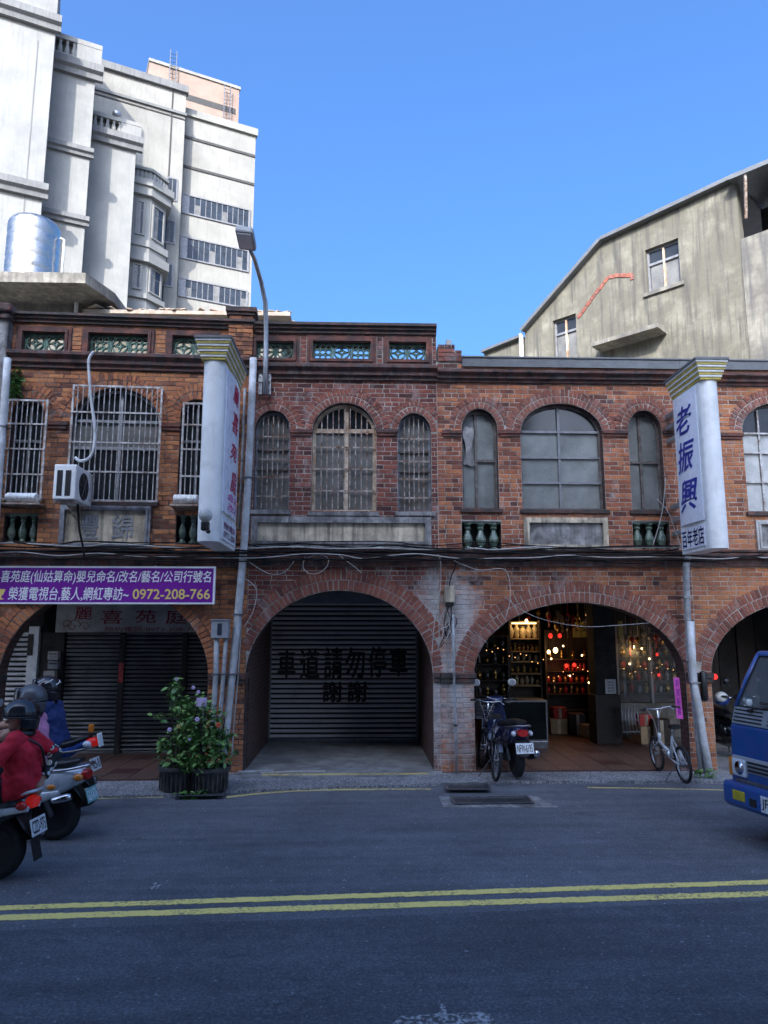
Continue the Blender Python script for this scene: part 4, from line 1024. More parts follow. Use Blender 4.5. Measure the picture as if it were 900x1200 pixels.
for ua_, ub2, z0_, z1_ in wn:
    wd = MB().ring([(ua_, z0_), (ub2, z0_), (ub2, z1_), (ua_, z1_)], [(ua_ + .05, z0_ + .05), (ub2 - .05, z0_ + .05), (ub2 - .05, z1_ - .05), (ua_ + .05, z1_ - .05)], .1, .18).build('window', M['sash'], GB)
    zm = z0_ + (z1_ - z0_) * .66; MB().box(ua_ + .04, ub2 - .04, .09, .17, zm - .03, zm + .03).build('transom', M['sash'], wd)
    for k in range(2):
        s = (ub2 - ua_ - .1) / 2; x_ = ua_ + .05 + s * k
        MB().box(x_ + .015, x_ + s - .015, .13 + .01 * k, .145 + .01 * k, z0_ + .05, zm).build('pane', M['dimpane'], wd)
        MB().box(x_ + .015, x_ + s - .015, .13, .145, zm, z1_ - .05).build('pane', M['darkpane'], wd)
    MB().box(ua_ - .02 + (ub2 - ua_) / 2, ua_ + .02 + (ub2 - ua_) / 2, .085, .16, z0_ + .05, z1_ - .05).build('mullion', M['rustframe'], wd)
    MB().box(ua_ - .08, ub2 + .08, -.06, .1, z0_ - .09, z0_ - .002).build('sill', M['oldwall2'], GB)
# scar of an older roof line: a run of exposed bricks
sc = [g(677, 374), g(713, 324), g(741, 322), g(741, 328)]
for p, q in zip(sc, sc[1:]):
    L = math.hypot(q[0] - p[0], q[1] - p[1]); n = max(1, int(L / .16)); an = math.atan2(q[1] - p[1], q[0] - p[0])
    for i in range(n):
        t = (i + .5) / n
        instance('brick', brick_mesh(i % 8, M['arch_m']), GB, (p[0] + (q[0] - p[0]) * t, -.02, p[1] + (q[1] - p[1]) * t + rb.uniform(-.02, .02)), (0, -an + rb.uniform(-.1, .1), 0), (.15, 1, .1))
# projecting canopy over the lower window
q0, q1 = g(705, 416), g(781, 379); z_ = (q0[1] + q1[1]) / 2
u0_, u1_ = q0[0], q1[0]
MB().prism([(-.001, z_ + .1), (-.5, z_ + .02), (-.5, z_ - .08), (-.001, z_ - .1)], u0_, u1_, plane='yz').build('canopy', M['oldwall2'], GB)
# lower neighbour part of the wall with grey staining and the porch at the right end
p0, p1, p2 = g(800, 320), g(862, 283), g(905, 258)
uE = uB + 2.6
MB().box(uB + .002, uE, -.02, .25, 3, p1[1]).build('balcony_wall', M['oldwall2'], GB)
MB().box(uB - .02, uB + .28, -.001, .3, p1[1] - .1, pts[2][1] - .05).build('corner_post', M['oldwall2'], GB) if False else None
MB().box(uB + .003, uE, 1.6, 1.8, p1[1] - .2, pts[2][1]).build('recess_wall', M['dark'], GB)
MB().box(uB + .003, uE, .25, 1.6, p1[1] - .9, p1[1] - .8).build('balcony_floor', M['conc'], GB)
zr = pts[2][1]
MB().prism([(-.35, zr - .12), (-.35, zr - .02), (3, zr + .4), (3, zr + .3)], uB - .05, uE + .3, plane='yz').build('porch_roof', M['tin'], GB)
MB().tube([(uB + .12, .1, p1[1] + .5), (uB + .3, -.3, zr - .1)], .035, 6).build('porch_strut', M['rustbar'], GB)
# lower flat part at far left of that house, with downpipe
q0, q1 = g(566, 414), g(611, 396)
MB().prism([(q0[0], 3), (q1[0] + .02, 3), (q1[0] + .02, q1[1]), (q0[0], q0[1])], .05, 4).build('low_wing', M['oldwall'], GB)
d = Vector((q1[0] - q0[0], q1[1] - q0[1])).normalized(); nn = Vector((-d.y, d.x)) * .07
MB().prism([q0, q1, (q1[0] + nn.x, q1[1] + nn.y), (q0[0] + nn.x, q0[1] + nn.y)], -.1, 4.1).build('roof', M['tin'], GB)
u, z = g(612, 400); MB().tube([(u, -.05, z + .2), (u, -.05, 3)], .06, 8).build('downpipe', M['pvc'], GB, True)

# ------------------------------------------------------------------ the row across the street that shades it, behind the viewer
OP = thing('terrace_block', 'long pale rendered block across the street, behind the viewer', 'building', (0, -12.6, 0))
hs = []
for i in range(-4, 2):
    for k in range(3): hs.append([(i * 3.6 - .8, 5 + k * 3.3), (i * 3.6 + .8, 5 + k * 3.3), (i * 3.6 + .8, 6.7 + k * 3.3), (i * 3.6 - .8, 6.7 + k * 3.3)])
MB().slab([(-16.5, 0), (6, 0), (6, 16.0), (-16.5, 16.0)], hs, -.3, 0, 0, 0).build('wall', M['plaster'], OP)
pm = MB().box(-.8, .8, -.2, -.15, -.85, .85).mesh('pane', M['bluepane'])
for h_ in hs: instance('pane', pm, OP, ((h_[0][0] + h_[1][0]) / 2, 0, (h_[0][1] + h_[2][1]) / 2))
MB().box(-16.5, 6, -9, -.31, 15.7, 15.9).build('roof', M['conc'], OP); MB().box(-16.5, 6, -9.2, -9, 0, 16.0).build('rear_wall', M['plaster'], OP)
for i in range(-4, 2): MB().box(i * 3.6 - 1.4, i * 3.6 + 1.4, .001, .05, .1, 3).build('shutter', M['slatlight'], OP)
# ------------------------------------------------------------------ shutters, arcade interiors
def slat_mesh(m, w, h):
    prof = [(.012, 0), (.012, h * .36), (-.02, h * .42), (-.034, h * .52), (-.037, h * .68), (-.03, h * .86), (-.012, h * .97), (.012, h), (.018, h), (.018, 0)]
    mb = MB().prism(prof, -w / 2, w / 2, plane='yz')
    mb.m[2] = 1                                           # shade of the groove painted on as a near-black face
    return mb.mesh('slat', [m, M['groove_shade']], 30)
def shutter(label, x0, x1, z0, z1, y, n, m, rails=True, rz=0.0, railm=None):
    r = thing('roller_shutter', label, 'shutter', ((x0 + x1) / 2, y, z0), rz)
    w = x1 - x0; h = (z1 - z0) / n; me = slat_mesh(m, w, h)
    rr = random.Random(n)
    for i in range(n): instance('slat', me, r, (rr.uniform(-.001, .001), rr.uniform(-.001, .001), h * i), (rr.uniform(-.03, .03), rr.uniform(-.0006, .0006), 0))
    if rails:
        for s in (-1, 1): MB().cbox(s * w / 2 - .03, s * w / 2 + .03, -.05, .03, 0, z1 - z0, .004).build('guide_rail', railm or M['sash'], r)
    MB().cbox(-w / 2 + .03, w / 2 - .03, -.035, .02, -.03, .02, .005).build('bottom_bar', M['steelgrey'], r)
    return r, w, z1 - z0
y = 3.0
a, b = PY(316, 800, y).x, PY(489, 800, y).x; zt_, zb_ = PY(402, 706, y).z, .085
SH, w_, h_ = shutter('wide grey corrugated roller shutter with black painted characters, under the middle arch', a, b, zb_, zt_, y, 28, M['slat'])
zr = lambda py: PY(402, py, y).z - zb_; xr = lambda px: PY(px, 790, y).x - (a + b) / 2
for s, x0, x1, y0, y1 in (('車', 326, 346, 762, 794), ('道', 352, 374, 760, 795), ('請', 380, 401, 759, 795), ('勿', 405, 427, 759, 794), ('停', 432, 452, 758, 793), ('車', 457, 477, 760, 792), ('謝', 379, 401, 799, 822), ('謝', 408, 430, 799, 822)):
    writing(MB(), s, xr(x0), xr(x1), zr(y1), zr(y0), -.0385, .05).build('character', M['ink'], SH, fix=False)
lt = MB().cbox(a - .25, b + .25, y - .12, y + .15, zt_ + .002, zt_ + .2, .01).build('shutter_lintel', M['truckgrey']); tag(lt, 'grey steel lintel box above the wide lettered shutter', 'lintel')
ar = thing('shopfront_wall', 'dark wall around and above the wide grey shutter', 'wall', (0, y, 0))
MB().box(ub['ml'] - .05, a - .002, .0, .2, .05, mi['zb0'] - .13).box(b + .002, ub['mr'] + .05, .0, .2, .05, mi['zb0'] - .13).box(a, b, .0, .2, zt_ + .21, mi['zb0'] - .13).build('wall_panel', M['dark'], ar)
MB().cbox(a - .17, a - .04, -.1, -.001, .05, zt_, .01).build('post', M['conc'], ar); MB().cbox(b + .04, b + .2, -.1, -.001, .05, zt_, .01).build('post', M['conc'], ar)
# left shop
y = 1.75; an = R(3)
P_ = lambda x, yy: PY(x, yy, y)
a, b = P_(76, 800).x, P_(139, 800).x; c, d = P_(146, 800).x, P_(213, 800).x; e, f_ = P_(219, 800).x, P_(262, 800).x; zt_ = P_(150, 741).z; zb_ = .07
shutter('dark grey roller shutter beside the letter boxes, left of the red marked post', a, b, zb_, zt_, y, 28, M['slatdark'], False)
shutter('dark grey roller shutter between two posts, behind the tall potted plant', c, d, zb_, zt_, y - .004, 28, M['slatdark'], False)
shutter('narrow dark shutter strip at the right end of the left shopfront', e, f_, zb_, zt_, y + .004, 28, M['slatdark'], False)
for x0, x1, lab in ((b, c, 'dark shutter post with a red notice strip'), (d, e, 'dark shutter post at the right of the left shopfront')):
    p = thing('shutter_post', lab, 'post', ((x0 + x1) / 2, y, zb_ - .02)); w_ = (x1 - x0)
    MB().cbox(-w_ / 2, w_ / 2, -.07, .05, 0, zt_ - zb_, .008).build('post', M['dark'], p)
    if x0 == b: MB().cbox(-w_ * .42, w_ * .42, -.078, -.071, P_(140, 803).z, P_(140, 780).z, .002).build('notice_strip', M['redlac'], p)
sb = thing('shop_signboard', 'dirty white signboard with red characters hung above the dark shutters', 'signboard', (0, y - .25, 0))
x0, x1 = PY(66, 720, y - .25).x, PY(262, 720, y - .25).x; z1_, z0_ = PY(130, 705, y - .25).z, PY(130, 741, y - .25).z
MB().cbox(x0, x1, 0, .08, z0_, z1_, .008).build('board', M['oldwhite'], sb)
mb = MB(); q = lambda px, py: PY(px, py, y - .25)
for s, a0, a1, b0, b1 in (('麗', 88, 108, 711, 726), ('喜', 119, 144, 715, 731), ('苑', 159, 183, 715, 730), ('庭', 195, 219, 714, 731)):
    writing(mb, s, q(a0, 720).x, q(a1, 720).x, q(100, b1).z, q(100, b0).z, -.004, .02)
writing(mb, '預約電話:0972-208-766', q(122, 738).x, q(235, 738).x, q(150, 740.2).z, q(150, 734.5).z, -.004, .01)
mb.build('lettering', M['faded'], sb, fix=False)
def spiral(cx, cz, r0, turns, hand):
    return [(cx + hand * (r0 * (1 - t / 26)) * math.cos(turns * 2 * math.pi * t / 26), -.005, cz + (r0 * (1 - t / 26)) * math.sin(turns * 2 * math.pi * t / 26)) for t in range(25)]
p = q(86, 734); MB().tube(spiral(p.x, p.z, .13, 1.3, 1), .005, 4).tube(spiral(p.x + .2, p.z - .01, .1, 1.2, -1), .004, 4).tube(spiral(p.x - .12, p.z + .03, .09, 1.2, 1), .004, 4).build('scroll_ornament', M['faded'], sb)
# pale shutter and pillar further left
x0, x1 = PY(-60, 780, y).x, PY(33, 780, y).x; zt_ = PY(20, 742, y).z
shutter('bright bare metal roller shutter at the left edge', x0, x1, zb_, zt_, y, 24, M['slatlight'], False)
MB_ = MB().cbox(x1 + .01, PY(46, 780, y).x, -.1, .02, 0, PY(40, 734, y).z - .05, .01).build('shutter_pillar', M['slatlight'], loc=(0, y, .05)); tag(MB_, 'pale metal pillar with a small dark plaque beside the bright shutter', 'pillar')
MB().cbox(PY(36, 750, y).x, PY(42, 750, y).x, y - .115, y - .102, PY(39, 768, y).z, PY(39, 743, y).z, .002).build('nameplate', M['darkwood'], None)
o = bpy.data.objects['nameplate']; o.parent = MB_; o.location = (0, -y, -.05)
hd = MB().box(PY(-60, 730, y).x, PY(66, 730, y).x, y - .05, y + .1, zt_ + .01, li['zb0'] - .13).build('shopfront_header', M['dark']); tag(hd, 'dark boarding above the bright metal shutter', 'boarding')
dp = MB().cbox(PY(48, 780, y).x, PY(75, 780, y).x, y - .05, y + .15, .05, PY(60, 705, y).z, .01).build('shopfront_pier', M['dark']); tag(dp, 'black shopfront pier carrying the letter boxes', 'pier')
hd2 = MB().box(PY(66, 730, y).x, 0 + uLM, y + .03, y + .2, PY(150, 740, y).z, li['zb0'] - .13).build('shopfront_header', M['dark']); tag(hd2, 'dark boarding behind the dirty white signboard', 'boarding')
def letterbox(label, x0, x1, y0, y1, m, yy):
    p0, p1 = PY(x0, y1, yy), PY(x1, y0, yy); t = thing('letter_box', label, 'letter box', ((p0.x + p1.x) / 2, yy, p0.z))
    w_, h_ = p1.x - p0.x, p1.z - p0.z
    MB().cbox(-w_ / 2, w_ / 2, -.06, .06, 0, h_, .008).build('body', m, t)
    MB().cbox(-w_ * .36, w_ * .36, -.066, -.059, h_ * .62, h_ * .72, .001).build('slot', M['ink'], t)
    MB().cbox(-w_ * .3, w_ * .3, -.068, -.059, h_ * .15, h_ * .45, .002).build('name_card', M['truckgrey'], t)
letterbox('white letter box, uppermost on the black shopfront pier', 57, 70, 763, 773, M['oldwhite'], y - .12)
letterbox('blue grey letter box between the two white ones', 57, 70, 774, 784, M['bluegrey'], y - .12)
letterbox('large white letter box, lowest on the black shopfront pier', 51, 66, 786, 808, M['oldwhite'], y - .18)

# ------------------------------------------------------------------ purple banner
B = thing('banner', 'long purple banner with white Chinese lettering and a yellow telephone number', 'banner', (0, 0, 0))
y = -.24
bx0, bx1 = PY(-14, 686, y).x, PY(252, 686, y - .0).x; bz0, bz1 = PY(125, 708, y).z, PY(125, 663.5, y).z
MB().cbox(bx0, bx1, y, y + .05, bz0, bz1, .004).build('border', M['bwhite'], B)
MB().cbox(bx0 - .02, bx1 - .03, y - .004, y + .02, bz0 + .028, bz1 - .028, .002).build('field', M['purple'], B)
q = lambda px, py: PY(px, py, y)
mb = MB(); l1 = '喜苑庭(仙姑算命)嬰兒命名/改名/藝名/公司行號名'
writing(mb, l1, q(1, 680).x, q(247.5, 680).x, q(100, 684.5).z, q(100, 668.5).z, y - .008, .018, .12)
writing(mb, '榮獲電視台,藝人,網紅專訪~', q(10, 695).x, q(151, 695).x, q(100, 704).z, q(100, 688).z, y - .008, .018, .12)
mb.build('white_lettering', M['bwhite'], B, fix=False)
mb = MB(); writing(mb, '0972-208-766', q(156, 695).x, q(246, 695).x, q(200, 702).z, q(200, 690.5).z, y - .008, .03)
mb.build('telephone_number', M['byellow'], B, fix=False)
p = q(1, 697); MB().lathe([(.0, -.075), (.05, -.07), (.05, -.06), (.012, -.045), (.012, -.02), (.035, .0), (.06, .06), (.062, .085), (.0, .085)], 14, M=Matrix.Diagonal((1, .06, 1, 1))).build('trophy_emblem', M['byellow'], B, loc=(p.x, y - .006, p.z))
for px in (56, 181): 
    p = q(px, 663); MB().tube([(p.x, y + .02, p.z), (p.x, -.1, p.z + .04)], .012, 6).build('fixing', M['steelgrey'], B)

# ------------------------------------------------------------------ vertical projecting signs
def column_sign(name, label, X, thick, y0, y1, zb, zt, side, texts, sub, letter, brackets, lampm=None):
    """slim light box standing out from the wall: y0 outer edge, y1 wall edge; lettered face on 'side' (+1 right, -1 left)"""
    t = thing(name, label, 'shop sign', (X, y1, zb))
    D = y1 - y0; H = zt - zb; zc = H * .9
    r = thick / 2
    # body with a rounded outer edge (plan), z from 0 to zc
    plan = [(-r, 0), (r, 0), (r, -D + r * .8)] + [(r * math.cos(a), -D + r * .8 + r * .8 * math.sin(-a)) for a in [math.pi * i / 10 for i in range(1, 10)]] + [(-r, -D + r * .8)]
    MB().prism(plan, 0, zc, plane='xy').build('case', M['white'], t, 40)
    for k in range(4):
        e = .015 + .022 * k; z = zc + (H - zc) * k / 4; h = (H - zc) / 4
        MB().prism([(-r - e, .01), (r + e, .01), (r + e, -D - e), (-r - e, -D - e)], z + .001, z + h * .55, plane='xy').build('yellow_band', M['yellow'], t)
        MB().prism([(-r - e - .012, .012), (r + e + .012, .012), (r + e + .012, -D - e - .012), (-r - e - .012, -D - e - .012)], z + h * .55 + .001, z + h, plane='xy').build('white_band', M['white'], t)
    MB().prism([(-r - .11, .05), (r + .11, .05), (r + .11, -D - .11), (-r - .11, -D - .11)], H + .001, H + .035, plane='xy').build('cap', M['tin'], t)
    MB().cbox(-.05, .05, -D * .8, -D * .8 + .1, H + .036, H + .12, .01).build('top_light', M['bwhite'], t)
    # lettered faces on both sides
    for s in (side, -side):
        f = s * (r + .002)
        zl, zh = H * .155, zc - .05
        ww = D - r * .8
        n = 8; pl = [(f, -.03)]
        for i in range(n + 1):
            q = i / n; pl.append((f + s * (.012 + .035 * math.sin(math.pi * q)), -.04 - (ww - .1) * q))
        pl += [(f, -.03 - (ww - .08))]
        panel = MB().prism(pl, zl, zh, plane='xy').build('face_panel', M['lightpanel'], t)
        sp = MB().cbox(min(f, f + s * .014), max(f, f + s * .014), -.04 - (ww - .1), -.04, H * .02, H * .135, .004).build('lower_panel', M['lightpanel'], t)
        # text: local x of the face runs from left to right as seen
        Mx = Matrix(((0, -s * -1, 0, 0), (1 if s > 0 else -1, 0, 0, 0), (0, 0, 1, 0), (0, 0, 0, 1)))
        def put(items, off, m, par, nm):
            for body, u0_, u1_, v0, v1, of, sh in items:
                b2 = MB(); writing(b2, body, u0_, u1_, v0, v1, 0, of, sh)
                vs = []
                for (x, yy, z) in b2.v:
                    q = x
                    cx_ = off if not callable(off) else off(q)
                    yl_ = (-.04 - (ww - .1)) + q * (ww - .1) if s > 0 else -.04 - q * (ww - .1)
                    vs.append((cx_ * s if False else s * (r + .002 + cx_), yl_, z))
                MB().add(vs, b2.f).build('character' if len(body) == 1 else nm, m, par, fix=False)
        bul = lambda q: .016 + .035 * math.sin(math.pi * q) + .002
        n = len(texts); hh = (zh - zl)
        put([(c, a0, a1, zl + hh * v0, zl + hh * v1, .035, .22) for c, a0, a1, v0, v1 in texts if not c.isascii()][:letter[2]], bul, letter[0], panel, 'lettering')
        rest = [(c, a0, a1, zl + hh * v0, zl + hh * v1, .015, .1) for c, a0, a1, v0, v1 in texts][letter[2]:]
        if rest: put(rest, bul, letter[1], panel, 'small_lettering')
        put([(c, a0, a1, H * v0, H * v1, .03, 0) for c, a0, a1, v0, v1 in sub], .0165, letter[0] if letter[2] == 3 else letter[1], sp, 'lettering')
    for zf in brackets:
        MB().cbox(-.06, .06, .001, -y1 - .03 if y1 < -.05 else .3, H * zf - .04, H * zf + .03, .008).build('bracket', M['galv'], t)
    return t
zb_ = PY(836, 642, -1.5).z; zt_ = PY(836, 424, -1.5).z
column_sign('shop_sign', 'tall pale sign with three blue brush characters and a gold striped cap', 4.93 + .14, .28, -1.5, -.55, zb_, zt_, -1,
            [('老', .14, .84, .69, .90), ('振', .12, .86, .40, .63), ('興', .12, .88, .10, .33)], [('百年老店', .03, .97, .03, .125)], (M['signblue'], M['signblue'], 3), (.78, .7, .85, .3, .22, .14))
zb_ = PY(250, 634, -1.8).z; zt_ = PY(250, 399, -1.8).z
S1 = column_sign('shop_sign', 'tall white sign with red brush characters and a globe camera', -1.86 - .15, .3, -1.8, -.5, zb_, zt_, 1,
            [('麗', .3, .75, .82, .95), ('喜', .3, .78, .6, .76), ('苑', .25, .72, .4, .52), ('庭', .3, .82, .17, .33), ('命名', .2, .85, .09, .15), ('改名', .2, .85, .02, .08)], [('預約電話', .1, .9, .075, .11), ('0972-208', .1, .9, .035, .065)], (M['signred'], M['signpink'], 4), (.75, .45, .12))
c = PY(241, 604, -2.0); t = thing('globe_camera', 'white globe camera on a black bracket at the foot of the red lettered sign', 'security camera', c)
MB().ball((0, 0, 0), .09).build('globe', M['frostwhite'], t, True); MB().cbox(-.05, .05, -.05, .06, -.2, -.08, .015).tube([(0, .02, -.16), (.02, .12, -.2)], .03, 8).build('bracket', M['black'], t)

# ------------------------------------------------------------------ street lamp on the middle parapet
L = thing('street_lamp', 'grey street lamp on a curved pole bolted to the brick front', 'street lamp', (0, 0, 0))
pts = [PY(310.5, 462, -.16), PY(311.5, 420, -.16), PY(312, 390, -.18), PY(311, 355, -.28), PY(306, 330, -.5), PY(298, 303, -.9), PY(292, 290, -1.25)]
MB().tube(pts, [.042, .042, .04, .038, .035, .032, .03], 12).build('pole', M['galv'], L, True)
e = pts[-1]; hd = MB().cbox(-.13, .13, -.32, .12, -.05, .06, .03).build('lamp_head', M['truckgrey'], L, loc=(e.x - .03, e.y - .03, e.z + .05), rot=(R(-8), R(6), 0))
MB().cbox(-.1, .1, -.29, .05, -.062, -.051, .004).build('lens', M['clear'], hd); MB().cbox(-.035, .035, -.1, 0, .061, .12, .01).build('sensor', M['steelgrey'], hd)
z0_, z1_ = PY(310, 463, -.05).z, PY(310, 431, -.05).z; x_ = PY(310.5, 447, -.05).x
for s in (-1, 1):
    bp = MB().cbox(x_ + s * .07 - .03, x_ + s * .07 + .03, -.09, -.03, z0_, z1_, .004).build('mounting_plate', M['galv'], L)
    for k in range(4): MB().lathe([(.012, 0), (.012, -.015)], 6, axis='y', c=(x_ + s * .07, -.091, z0_ + (z1_ - z0_) * (k + .5) / 4)).build('bolt', M['steelgrey'], bp)
MB().cbox(x_ - .1, x_ + .1, -.11, -.091, (z0_ + z1_) / 2 - .03, (z0_ + z1_) / 2 + .03, .004).build('clamp', M['galv'], L)

# ------------------------------------------------------------------ window grilles of the left house
def grille(px, n, hs, out=.14):
    x0, x1, y0, y1 = px
    a, b = FL.U(x0, (y0 + y1) / 2, -out), FL.U(x1, (y0 + y1) / 2, -out); z0, z1 = FL.Z((x0 + x1) / 2, y1, -out), FL.Z((x0 + x1) / 2, y0, -out)
    g = MB().ring([(a, z0), (b, z0), (b, z1), (a, z1)], [(a + .03, z0 + .03), (b - .03, z0 + .03), (b - .03, z1 - .03), (a + .03, z1 - .03)], -out - .015, -out + .015).build('window_grille', M['bars'], LFT)
    vb = MB().tube([(0, 0, z0 + .01), (0, 0, z1 - .01)], .0085, 6).mesh('bar', M['bars'])
    for i in range(n): instance('bar', vb, g, (a + (b - a) * (i + 1) / (n + 1), -out - .002, 0))
    for h in hs:
        z = z0 + (z1 - z0) * h; MB().box(a, b, -out - .03, -out - .012, z - .012, z + .012).build('rail', M['bars'], g)
    for x in (a + .02, b - .02):
        for z in (z0 + .03, z1 - .03): MB().box(x - .012, x + .012, -out + .015, .0, z - .012, z + .012).build('stay', M['bars'], g)
grille((4, 53, 468, 586), 7, (.25, .5, .75))
grille((81, 188, 452, 588), 16, (.25, .5, .76), .16)
grille((212, 250, 472, 588), 5, (.25, .52, .77))
# air conditioner, duct covers, pipe loop
p = PY(73, 585, -.9); A = thing('air_conditioner', 'white air conditioner unit with a dark fan, bracketed out beside the arched window', 'air conditioner', (p.x, -.5, p.z), R(2))
MB().cbox(-.16, .16, -.4, .34, 0, .52, .02).build('casing', M['white'], A)
for k in range(2): MB().cbox(-.11 + .12 * k, -.03 + .12 * k, -.406, -.39, .05, .43, .004).build('vent', M['ink'], A)
fn = MB().lathe([(.21, 0), (.2, .012), (.05, .016), (.0, .016)], 24, axis='x', c=(.156, -.06, .25)).build('fan_guard', M['black'], A)
for k in range(6):
    a = k * math.pi / 3; MB().tube([(.178, -.06, .25), (.178, -.06 + .2 * math.cos(a), .25 + .2 * math.sin(a))], .004, 4).build('guard_spoke', M['steelgrey'], fn)
for s in (-.3, .25): MB().cbox(-.17, .17, s - .02, s + .02, -.04, -.001, .004).tube([(0, s, -.03), (0, .42, -.3)], .012, 5).build('bracket', M['rustbar'], A)
for (x0, x1, y0, y1), lab in (((7, 42, 577, 588), 'white ribbed duct cover under the left window grille'), ((203, 231, 578, 590), 'white ribbed duct cover under the right window grille, beside the red lettered sign')):
    p0, p1 = PY(x0, y1, -.4), PY(x1, y0, -.4); t = thing('duct_cover', lab, 'duct cover', ((p0.x + p1.x) / 2, -.25, p0.z), R(3)); w_ = p1.x - p0.x
    n = 9
    rb_ = MB().lathe([(.09, -w_ / n * .5), (.1, -w_ / n * .25), (.1, w_ / n * .25), (.09, w_ / n * .5)], 16, axis='x').mesh('rib', M['white'], 40)
    for i in range(n): instance('rib', rb_, t, (-w_ / 2 + w_ * (i + .5) / n, -.1, .07), (0, 0, 0), (1, 1.3, .75))
    MB().cbox(-w_ / 2 - .05, w_ / 2 + .08, -.22, .22, -.05, -.02, .005).build('tray', M['rustbar'], t)
def pipe(name, label, cat, pts, r, m, n=10, clips=0, group=None):
    o = MB().tube(pts, r, n).build(name, m, None, True)
    tag(o, label, cat, group)
    for i in range(clips):
        k = max(1, min(len(pts) - 2, round((i + 1) * (len(pts) - 1) / (clips + 1)))); q = pts[k]
        MB().box(q[0] - r * 1.4, q[0] + r * 1.4, q[1] - r * 1.12, q[1] + r * 2.2, q[2] - .012, q[2] + .012).build('clip', M['steelgrey'], o)
    return o
def sm(pts, n=6):
    """smooth curve through points"""
    P = [Vector(p) for p in pts]; out = []
    for i in range(len(P) - 1):
        a, b, c, d = P[max(0, i - 1)], P[i], P[i + 1], P[min(len(P) - 1, i + 2)]
        for k in range(n):
            t = k / n
            out.append(.5 * ((2 * b) + (c - a) * t + (2 * a - 5 * b + 4 * c - d) * t * t + (3 * b - a - 3 * c + d) * t ** 3))
    return out + [P[-1]]
pipe('drain_hose', 'white drain hose looping out of the parapet across the barred window', 'hose', sm([PY(x, y_, -.42) for x, y_ in ((110, 412), (104, 422), (105, 445), (107, 470), (111, 500), (110, 525), (104, 537), (94, 540), (88, 536))]), .023, M['pvc'])
pipe('downpipe', 'thick white downpipe leaning across the joint of the two left houses', 'downpipe', [PY(x, y_, -.2) for x, y_ in ((297, 420), (295, 470), (291, 560), (286, 640), (279, 720), (272, 790), (266, 850), (262, 884))], .058, M['pvc'], 14, 3)
pipe('downpipe', 'white downpipe at the left edge beside the grey pier', 'downpipe', [PY(x, y_, -.5) for x, y_ in ((9, 420), (7, 450), (3, 500), (-3, 580), (-8, 660))], .055, M['pvc'], 14, 1)
bx = thing('meter_box', 'small grey meter box feeding two conduits on the left pier', 'meter box', PY(258, 748, -.32))
MB().cbox(-.13, .13, -.06, .08, 0, .26, .012).cbox(-.14, .14, -.075, .08, .262, .28, .004).build('box', M['truckgrey'], bx); MB().cbox(-.035, .03, -.068, -.059, .05, .22, .002).build('label_plate', M['bluepane'], bx)
pipe('conduit', 'pale grey conduit dropping from the meter box, left one', 'conduit', [PY(x, y_, -.3) for x, y_ in ((254, 748), (253, 790), (250, 840), (248, 882))], .04, M['greypvc'], 10, 2)
pipe('conduit', 'thinner pale grey conduit dropping from the meter box beside the downpipe', 'conduit', [PY(x, y_, -.3) for x, y_ in ((265, 748), (262, 790), (258, 840), (255, 884))], .032, M['greypvc'], 10, 2)
pipe('cable', 'thin pale cable hanging down the brick edge right of the white downpipe', 'cable', sm([PY(x, y_, -.1) for x, y_ in ((284, 660), (283, 720), (279, 790), (274, 850), (272, 886))]), .012, M['cablew'], 6)
pipe('sign_conduit', 'thin grey conduit behind the red lettered sign', 'conduit', [PY(x, y_, -.08) for x, y_ in ((287, 455), (284, 540), (280, 620))], .022, M['greypvc'], 8, 1)
pipe('downpipe', 'grey downpipe below the blue lettered sign, the upper bent one', 'downpipe', [PY(x, y_, -.2) for x, y_ in ((813, 645), (806, 652), (804, 664), (805, 700), (807, 740), (808, 775), (812, 800), (817, 850), (823, 912))], .05, M['bluegrey'] if False else M['greypvc'], 12, 2)
pipe('downpipe', 'white lower downpipe splaying out at the right pier', 'downpipe', [PY(x, y_, -.3) for x, y_ in ((809, 728), (811, 770), (813, 800), (819, 830), (825, 870), (833, 913))], .055, M['pvc'], 12, 1)
p0 = PY(826, 822, -.14); t = MB().cbox(-.055, .055, -.05, .05, 0, .46, .045).build('rubber_pad', M['truckgrey'], None, 40, loc=p0); tag(t, 'dark rounded rubber pad strapped to the right pier', 'pad')
t.data.materials[0] = M['black']
p0 = PY(527, 706, -.12); jb = thing('junction_box', 'small yellowed junction box with tangled wires on the middle pier', 'junction box', p0)
MB().cbox(-.075, .075, -.05, .1, 0, .25, .012).build('box', M['byellow'] if False else M['stone'], jb); MB().cbox(-.06, .06, -.03, .08, -.06, -.001, .01).build('connector', M['black'], jb)
rw = random.Random(12)
for i in range(7):
    a0 = rw.uniform(-.08, .08); pts = [(a0, .02, -.05), (a0 + rw.uniform(-.2, .1), .03, -.2 - rw.random() * .2), (rw.uniform(-.2, .12), .02, -.4 - rw.random() * .3), (rw.uniform(-.08, .12), .04, -.3 - rw.random() * .15), (rw.uniform(-.05, .1), .05, -.15)]
    MB().tube(sm(pts, 5), .007, 5).build('wire', M['cable'] if i % 2 else M['cablew'], jb)
MB().tube(sm([(0, .03, .25), (.03, .03, .4), (.1, .04, .55), (.12, .05, .7)], 5), .01, 5).build('wire', M['cable'], jb)
pipe('conduit', 'slim vertical conduit down the face of the middle pier', 'conduit', [PY(x, y_, -.1) for x, y_ in ((531, 720), (532, 790), (534, 850), (535, 908))], .02, M['greypvc'], 8, 3)
